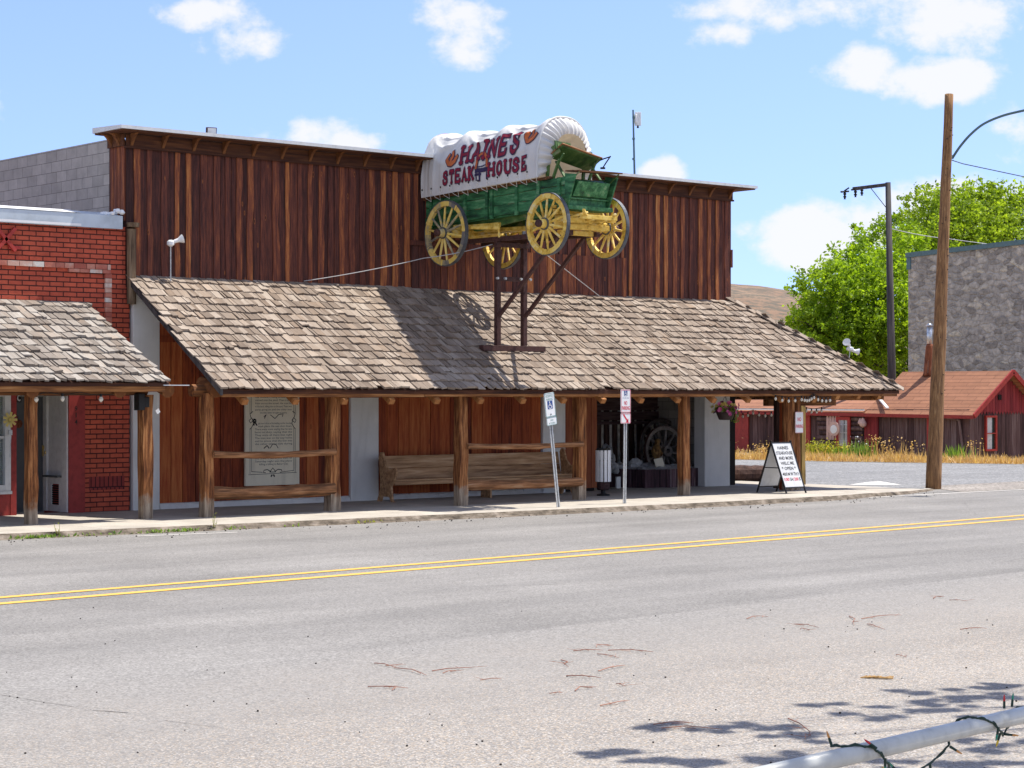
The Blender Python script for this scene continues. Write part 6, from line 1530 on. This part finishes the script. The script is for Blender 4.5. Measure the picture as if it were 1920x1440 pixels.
# dry grass verge along the shed
def verge(n, fn, h0, h1, w, mat, name, r0=0, r1=1):
    mb = MB()
    for i in range(n):
        p = fn(); h = U_(h0, h1) * (.55 + .75 * max(0, .5 + noise.noise(Vector((p.y * .9, p.x * .9, 3))))); a = U_(0, 6.28); d = Vector((math.cos(a), math.sin(a), 0)); l = Vector((rng.gauss(0, .35), rng.gauss(0, .35), 1)) * h
        mb.face([p - d * w, p + d * w, p + l * .6 + d * w * .7, p + l + d * .002, p + l * .6 - d * w * .7], U_(r0, r1))
    return kind(mb.build(name, mat), 'stuff')
def vpt():
    y = U_(2.0, 24); e = 51.1 + (10.9 - y) * .49 if y < 10.9 else 51.1 - (y - 10.9) * .26
    e = min(e, 56.6); return Vector((e + abs(rng.gauss(0, 1)) * 1.4 if rng.random() < .7 else U_(e, XS - .2), y, 0))
b = MB(); b.face([(47.6, 24, .012), (51.0, 10.9, .012), (55.4, 2, .012), (62, 2, .012), (XS, yC, .012), (XS, 24, .012)][::-1]); kind(b.build('dry_verge', m_earth), 'structure')
verge(9000, vpt, .08, .32, .016, m_dry, 'dry_grass')
def spot(px, sp, X=55.6): return lambda: Vector((X + U_(-.4, .9), OX(px, 850, X).y + rng.gauss(0, sp), 0))
def plantclump(px, sp, n, h0, h1, mat, label, X=55.2, head=None, w=.02, group=None):
    c = OX(px, 850, X); mb = MB()
    for i in range(n):
        p = Vector((c.x + rng.gauss(0, .25), c.y + rng.gauss(0, sp), 0)); h = U_(h0, h1); a = U_(0, 6.28); d = Vector((math.cos(a), math.sin(a), 0)); l = Vector((rng.gauss(0, .18), rng.gauss(0, .18), 1)) * h
        mb.face([p - d * w, p + d * w, p + l * .6 + d * w, p + l, p + l * .6 - d * w], U_(0, 1), 0)
        if head and rng.random() < head[1]:
            q = p + l
            for k in range(7):
                s_ = U_(.018, .038); e = Vector((rng.gauss(0, .07), rng.gauss(0, .07), rng.gauss(0, head[2]))); f_ = Vector((rng.gauss(0, 1), rng.gauss(0, 1), rng.gauss(0, 1))).normalized(); g = f_.cross(UP + Vector((.1, .2, 0))).normalized(); mb.face([q + e - f_ * s_, q + e + g * s_, q + e + f_ * s_, q + e - g * s_], U_(0, 1), 1)
    return tag(mb.build('garden_plant', [mat, head[0] if head else mat]), label, 'plant', group)
plantclump(1612, .3, 100, .3, .72, m_weed, 'green clump with white flower heads in front of the red panel', head=(m_signwhite, .06, .05))
plantclump(1790, .26, 90, .25, .6, m_weed, 'leafy green clump by the shed wall right of the utility pole')
plantclump(1533, .35, 90, .25, .5, m_ylw, 'low yellow-green clump by the corner posts of the porch', head=(m_ylw, .6, .08)); plantclump(1566, .3, 60, .2, .42, m_ylw, 'low yellow-green clump under the round sign', head=(m_ylw, .4, .05))
plantclump(1578, .2, 40, .25, .45, m_weed, 'small green clump with a pale bloom under the curtained window', head=(m_petaly, .15, .06))
for px, l_ in ((1632, 'tall dry seed stalks in front of the red panel'), (1650, 'tall dry seed stalks right of the red panel'), (1664, 'dry seed stalks against the dark shed boards'), (1684, 'dry seed stalks midway along the shed wall'), (1698, 'tallest dry seed stalks midway along the shed wall'), (1716, 'brown seed stalks left of the utility pole'), (1816, 'grey seed stalks by the shed downspout'), (1836, 'dry seed stalks at the shed corner')):
    plantclump(px, .14, 6, .35, .72, m_dry, l_, head=(m_dry, .6, .10), w=.012)
plantclump(1372, .15, 16, .3, .6, m_dry, 'dry stalks at the foot of the red door', X=51.2, head=(m_dry, .7, .1)); plantclump(1436, .45, 45, .15, .42, m_dry, 'dry bush seen through the side porch opening', X=51.2, head=(m_dry, .8, .14))
# kerb weeds
mb = MB()
for px, n_ in ((14, 60), (40, 50), (88, 16), (230, 34), (268, 20), (290, 30), (300, 26), (394, 22), (640, 22), (130, 12), (180, 10), (500, 10)):
    c = OZ(px, 1006 - px * .045, 0.0)
    for i in range(n_):
        x = c.x + rng.gauss(0, .16); p = Vector((x, kerby(x) - .07 + rng.gauss(0, .03), .0)); h = U_(.02, .08); a = U_(0, 6.28); d = Vector((math.cos(a), math.sin(a), 0)); l = Vector((rng.gauss(0, .5), rng.gauss(0, .5), 1)) * h
        mb.face([p - d * .012, p + l * .5 + d * .018, p + l, p + l * .5 - d * .018], U_(0, 1), 0 if px != 640 else 1)
kind(mb.build('kerb_weeds', [m_weed, m_ylw]), 'stuff')
for px, py, l_ in ((26, 998, 'spindly weed sprouting at the kerb in front of the shop door'), (304, 985, 'spindly weed sprouting at the kerb by the awning end post')):
    c = OZ(px, py, 0); c.y = kerby(c.x) - .03; mb = MB()
    for k in range(4):
        q = c + Vector((U_(-.06, .06), U_(-.04, .04), U_(.12, .30))); mb.tube([c, c.lerp(q, .5) + Vector((U_(-.02, .02), 0, 0)), q], [.005, .004, .002], 4)
        for j in range(5): e = c.lerp(q, U_(.3, 1)); s_ = .022; d = Vector((rng.gauss(0, 1), rng.gauss(0, 1), .3)).normalized(); g = d.cross(UP).normalized(); mb.face([e, e + d * s_ + g * s_ * .4, e + d * s_ * 2, e + d * s_ - g * s_ * .4])
    tag(mb.build('weed', m_ylw), l_, 'weed', 'spindly weeds at the kerb')
# parking log beside the walk
p0, p1 = OZ(1352, 904, 0), OZ(1442, 902, 0)
b = MB(); b.tube([p0 + (p1 - p0) * (k / 10 - .15) * 1.1 + Vector((0, 0, .20 + .012 * noise.noise(Vector((k, 3, 0))))) for k in range(11)], [.21 * U_(.93, 1.05) for _ in range(11)], 12, jit=.04)
tag(b.build('parking_log', m_darkwood), 'thick dark log lying on the ground beyond the side porch', 'log')
# ================================================================== FOREGROUND RAIL WITH FAIRY LIGHTS, TWIGS
r0, r1 = OZ(1480, 1443, 1.0), OZ(1925, 1339, 1.0); d = (r1 - r0)
A, Bq = r0 - d * 1.2, r1 + d * 1.6
pf = thing('pipe_railing', ((A.x + Bq.x) / 2, (A.y + Bq.y) / 2, 0), 'white painted pipe railing at the near corner of the lot', 'railing')
b = MB(); b.tube([A, Bq], .032, 20); b.build('pipe', m_pipe, pf, smooth=True)
for k in (-.9, -.25 - .35, 1.35, 2.3):
    q = r0 + d * k; b = MB(); b.tube([(q.x, q.y, 0), (q.x, q.y, .97)], .036, 14); b.build('upright', m_pipe, pf, smooth=True)
fs = thing('fairy_lights', r0, 'dark green string of coloured mini lights wound round the white railing', 'string lights')
dn = d.normalized(); sd = dn.cross(UP).normalized()
def onpipe(px, ang, rr=.037): # ang 0 = top, positive to the camera side
    t_ = (px - 1480) / 445.; c = r0.lerp(r1, t_); a = R(ang); return c + UP * math.cos(a) * rr + sd * math.sin(a) * rr
P1 = [onpipe(1470, 200), onpipe(1520, 110), onpipe(1548, 60)]
cordA = [onpipe(1556, -30, .045), onpipe(1572, 0), onpipe(1592, 30), onpipe(1606, 60), onpipe(1618, 100), onpipe(1630, 140, .06), onpipe(1650, 180, .10), onpipe(1700, 185, .12), onpipe(1735, 180, .09), onpipe(1758, 170, .045), onpipe(1780, 235, .043), onpipe(1793, 320, .043), onpipe(1806, 0), onpipe(1822, 40), onpipe(1836, 80), onpipe(1850, 130, .05), onpipe(1868, 170, .055), onpipe(1890, 200, .045), onpipe(1920, 300, .043), onpipe(1950, 20)]
b = MB(); Q = []
for a, c in zip(cordA, cordA[1:]):
    for k in range(5): Q.append(a.lerp(c, k / 5) + Vector((U_(-.002, .002), U_(-.002, .002), U_(-.002, .002))))
b.tube(Q, .0034, 6); b.tube([q + Vector((.004, 0, .005 * math.sin(i))) for i, q in enumerate(Q)], .0035, 5); b.build('cord', m_cord, fs)
def mini(px, ang, rr, dirv, colr):
    p = onpipe(px, ang, rr); dv = Vector(dirv).normalized(); mb = MB(); mb.tube([p, p + dv * .028], [.0052, .0046], 8); mb.build('bulb_socket', m_cord, fs)
    mb = MB(); mb.lathe(p + dv * .028, [(.0042, 0), (.0045, .010), (.0028, .020), (.0006, .026)], dv, 8); mb.build('bulb', MINI[colr], fs)
mini(1556, -20, .046, RT * -.3 + UP * .9, 'amber'); mini(1607, 70, .05, -RT * .8 + UP * .6, 'red'); mini(1618, 110, .06, -UP, 'green'); mini(1668, 182, .10, -RT * .5 + UP * .5, 'green'); mini(1655, 180, .10, -RT * .4 + UP * .3 - FW * .2, 'yellow'); mini(1715, 186, .115, RT * .6 - UP * .7, 'clear'); mini(1728, 182, .1, RT * .1 - UP, 'yellow'); mini(1757, 160, .05, RT * .8 + UP * -.5, 'amber')
mini(1840, 100, .05, -RT * .2 - UP, 'green'); mini(1852, 140, .05, -RT * .3 - UP, 'yellow'); mini(1874, 172, .055, RT * .9 - UP * .1, 'amber'); mini(1880, -10, .04, UP, 'red'); mini(1898, -15, .04, UP + RT * .1, 'green')
TW = [(1400, 1160, 1440, 1156), (702, 1243, 740, 1252), (740, 1252, 800, 1266), (810, 1258, 885, 1251), (830, 1262, 855, 1257), (690, 1287, 765, 1290), (735, 1294, 742, 1287), (900, 1275, 940, 1272), (1075, 1220, 1130, 1219), (1118, 1213, 1150, 1210), (1140, 1219, 1225, 1222), (1120, 1226, 1160, 1233), (1122, 1258, 1172, 1247), (1052, 1237, 1066, 1250), (1062, 1267, 1127, 1271), (1030, 1300, 1055, 1299), (1078, 1295, 1118, 1288), (1125, 1323, 1180, 1314), (1240, 1365, 1355, 1367), (1225, 1358, 1300, 1355), (1478, 1347, 1520, 1380), (1510, 1384, 1520, 1378), (1592, 1155, 1602, 1172), (1615, 1160, 1690, 1153), (1626, 1170, 1660, 1180), (1490, 1170, 1535, 1176), (1500, 1180, 1515, 1182), (1780, 1125, 1812, 1127), (1800, 1180, 1850, 1178), (1680, 1228, 1700, 1232), (1155, 1282, 1172, 1286), (1750, 1122, 1770, 1118)]
wts = ['long red twig on the lot', 'red twig on the lot']
for i, (xa, ya, xb, yb_) in enumerate(TW):
    a, c = OZ(xa, ya, .012), OZ(xb, yb_, .012); b = MB(); m1 = a.lerp(c, .4) + Vector((U_(-.03, .03), U_(-.06, .06), .012)); rr = .0042 if (c - a).length > .2 else .0035
    b.tube([a, m1, a.lerp(c, .75) + Vector((0, U_(-.05, .05), .008)), c], [rr, rr * .85, rr * .7, rr * .4], 6)
    for k in range(3): q = a.lerp(c, U_(.2, .9)); b.tube([q, q + Vector((U_(-.12, .12), U_(-.12, .12), .015))], [rr * .5, rr * .2], 4)
    tag(b.build('twig', m_twig), 'thin reddish twig lying on the pale gravel lot', 'twig', 'reddish twigs scattered on the gravel lot')
c0, c1 = OZ(1612, 1270, .01), OZ(1660, 1272, .012); b = MB()
for k in range(26):
    p = c0.lerp(c1, U_(0, 1)); q = p + (c1 - c0) * U_(.2, .5) + Vector((0, U_(-.03, .03), U_(0, .02))); b.tube([p, q], .005, 4)
tag(b.build('pine_needle_tuft', m_dry), 'small orange tuft of dry needles on the gravel near the railing', 'tuft')

# ================================================================== SKY, SUN, CAMERA
w = bpy.data.worlds.new('World'); sc.world = w; w.use_nodes = True; t = w.node_tree; N = t.nodes; Lk = t.links.new
bg = N['Background']
sky = N.new('ShaderNodeTexSky'); sky.sky_type = 'NISHITA'; sky.sun_disc = False; sky.sun_elevation = SUN_EL; sky.sun_rotation = math.atan2(SUN.x, SUN.y)
sky.air_density = 1.0; sky.dust_density = .6; sky.ozone_density = 1.6; sky.altitude = 1000
def wm(op, a, b=None, c=None, clamp=False):
    q = N.new('ShaderNodeMath'); q.operation = op; q.use_clamp = clamp
    for i, x in enumerate((a, b, c)):
        if x is None: continue
        if isinstance(x, (int, float)): q.inputs[i].default_value = x
        else: Lk(x, q.inputs[i])
    return q.outputs[0]
tc = N.new('ShaderNodeTexCoord').outputs['Generated']
mpv = N.new('ShaderNodeVectorMath'); mpv.operation = 'MULTIPLY_ADD'; Lk(tc, mpv.inputs[0]); mpv.inputs[1].default_value = (1, 1, .75); mpv.inputs[2].default_value = (0, 0, .11); Lk(mpv.outputs[0], sky.inputs[0])
def dot(vec):
    q = N.new('ShaderNodeVectorMath'); q.operation = 'DOT_PRODUCT'; Lk(tc, q.inputs[0]); q.inputs[1].default_value = vec; return q.outputs['Value']
dF = dot(FW); fsafe = wm('MAXIMUM', dF, .05); pa = wm('DIVIDE', dot(RT), fsafe); pb_ = wm('DIVIDE', dot(UP), fsafe); ahead = wm('GREATER_THAN', dF, .1)
cv = N.new('ShaderNodeCombineXYZ'); Lk(pa, cv.inputs[0]); Lk(pb_, cv.inputs[1])
def wn(scale, det, rough, off=(0, 0, 0), sy=1.3):
    mp = N.new('ShaderNodeMapping'); mp.inputs['Scale'].default_value = (1, sy, 1); mp.inputs['Location'].default_value = off; Lk(cv.outputs[0], mp.inputs[0])
    q = N.new('ShaderNodeTexNoise'); q.inputs['Scale'].default_value = scale; q.inputs['Detail'].default_value = det; q.inputs['Roughness'].default_value = rough; Lk(mp.outputs[0], q.inputs[0]); return q.outputs['Fac']
n1 = wn(16, 9, .58); n2 = wn(55, 6, .6, (3, 1, 0))
nz = wm('ADD', wm('MULTIPLY', wm('SUBTRACT', n1, .5), 2.9), wm('MULTIPLY', wm('SUBTRACT', n2, .5), 1.7))
CL = [(380, 25, 95, 38, 0.9), (450, 70, 65, 45, .85), (375, 85, 32, 22, .5), (860, 30, 75, 45, .8), (870, 85, 85, 45, .75), (1560, 20, 260, 40, .95), (1780, 45, 170, 60, .85), (1360, 60, 60, 35, .6), (1610, 125, 90, 50, 1.25), (1740, 150, 130, 48, 1.0), (1830, 155, 60, 40, .55), (1545, 445, 120, 68, 1.3), (1620, 440, 110, 65, 1.1), (1470, 440, 40, 40, .7), (1760, 390, 150, 55, 1.1), (1880, 360, 90, 40, .9), (1900, 260, 55, 65, .8), (1240, 325, 42, 32, 1.1), (560, 250, 120, 32, .6), (650, 268, 70, 28, .7), (1410, 420, 40, 20, .3), (-300, 200, 260, 90, 1.), (2400, 250, 300, 110, 1.1), (2250, 60, 200, 70, 1.), (-500, 420, 200, 80, 1.), (900, -300, 300, 90, .9), (1900, -400, 360, 110, 1.)]
mx = None
for x, y, rx, ry, amp in CL:
    da = wm('MULTIPLY', wm('SUBTRACT', pa, (x - 960) / F), F / rx); db = wm('MULTIPLY', wm('SUBTRACT', pb_, (HY - y) / F), F / ry)
    e = wm('MULTIPLY', wm('SUBTRACT', 1.0, wm('MULTIPLY', wm('ADD', wm('MULTIPLY', da, da), wm('MULTIPLY', db, db)), .62)), amp)
    mx = e if mx is None else wm('MAXIMUM', mx, e)
den = wm('ADD', mx, nz)
mr = N.new('ShaderNodeMapRange'); mr.interpolation_type = 'SMOOTHSTEP'; mr.inputs['From Min'].default_value = .18; mr.inputs['From Max'].default_value = .98; Lk(den, mr.inputs['Value'])
n3 = N.new('ShaderNodeTexNoise'); n3.inputs['Scale'].default_value = 2.6; n3.inputs['Detail'].default_value = 7; Lk(tc, n3.inputs[0])
m3 = N.new('ShaderNodeMapRange'); m3.interpolation_type = 'SMOOTHSTEP'; m3.inputs['From Min'].default_value = .42; m3.inputs['From Max'].default_value = .60; Lk(n3.outputs['Fac'], m3.inputs['Value'])  # unseen clouds away from the view, added to lift the neutral ambient light
m4 = N.new('ShaderNodeMapRange'); m4.interpolation_type = 'SMOOTHSTEP'; m4.inputs['From Min'].default_value = .85; m4.inputs['From Max'].default_value = .6; Lk(dF, m4.inputs['Value'])
cf = wm('MAXIMUM', wm('MULTIPLY', wm('MULTIPLY', mr.outputs[0], .92), ahead), wm('MULTIPLY', wm('MULTIPLY', m3.outputs[0], m4.outputs[0]), .85))
hs = N.new('ShaderNodeHueSaturation'); hs.inputs['Saturation'].default_value = 1.0; Lk(sky.outputs[0], hs.inputs['Color'])
mlt = N.new('ShaderNodeMix'); mlt.data_type = 'RGBA'; mlt.blend_type = 'MULTIPLY'; mlt.inputs[0].default_value = 1; Lk(hs.outputs[0], mlt.inputs[6]); mlt.inputs[7].default_value = (.87, .845, 1.02, 1)
cm = N.new('ShaderNodeMix'); cm.data_type = 'RGBA'; Lk(cf, cm.inputs[0]); Lk(mlt.outputs[2], cm.inputs[6]); cm.inputs[7].default_value = (4.15, 4.15, 4.2, 1)
Lk(cm.outputs[2], bg.inputs['Color']); bg.inputs['Strength'].default_value = .13
sun = bpy.data.lights.new('Sun', 'SUN'); sun.energy = 4.0; sun.angle = R(.53); sun.color = (1, .935, .84)
so = bpy.data.objects.new('Sun', sun); COL.objects.link(so); so.rotation_euler = SUN.to_track_quat('Z', 'Y').to_euler(); so.location = (30, -20, 40)
cam = bpy.data.cameras.new('Camera'); co_ = bpy.data.objects.new('Camera', cam); COL.objects.link(co_); co_.location = CAM; co_.rotation_euler = (R(90), 0, -ANG)
cam.sensor_width = 36; cam.lens = F / 1920 * 36; cam.shift_y = (HY - 720) / 1920; cam.clip_end = 6000; sc.camera = co_
vs = sc.view_settings; vs.view_transform = 'Standard'; vs.look = 'None'; vs.exposure = .86; vs.gamma = 1
sc.cycles.max_bounces = 8; sc.cycles.diffuse_bounces = 6
for o in list(bpy.data.objects):
    if '_o' in o: del o['_o']
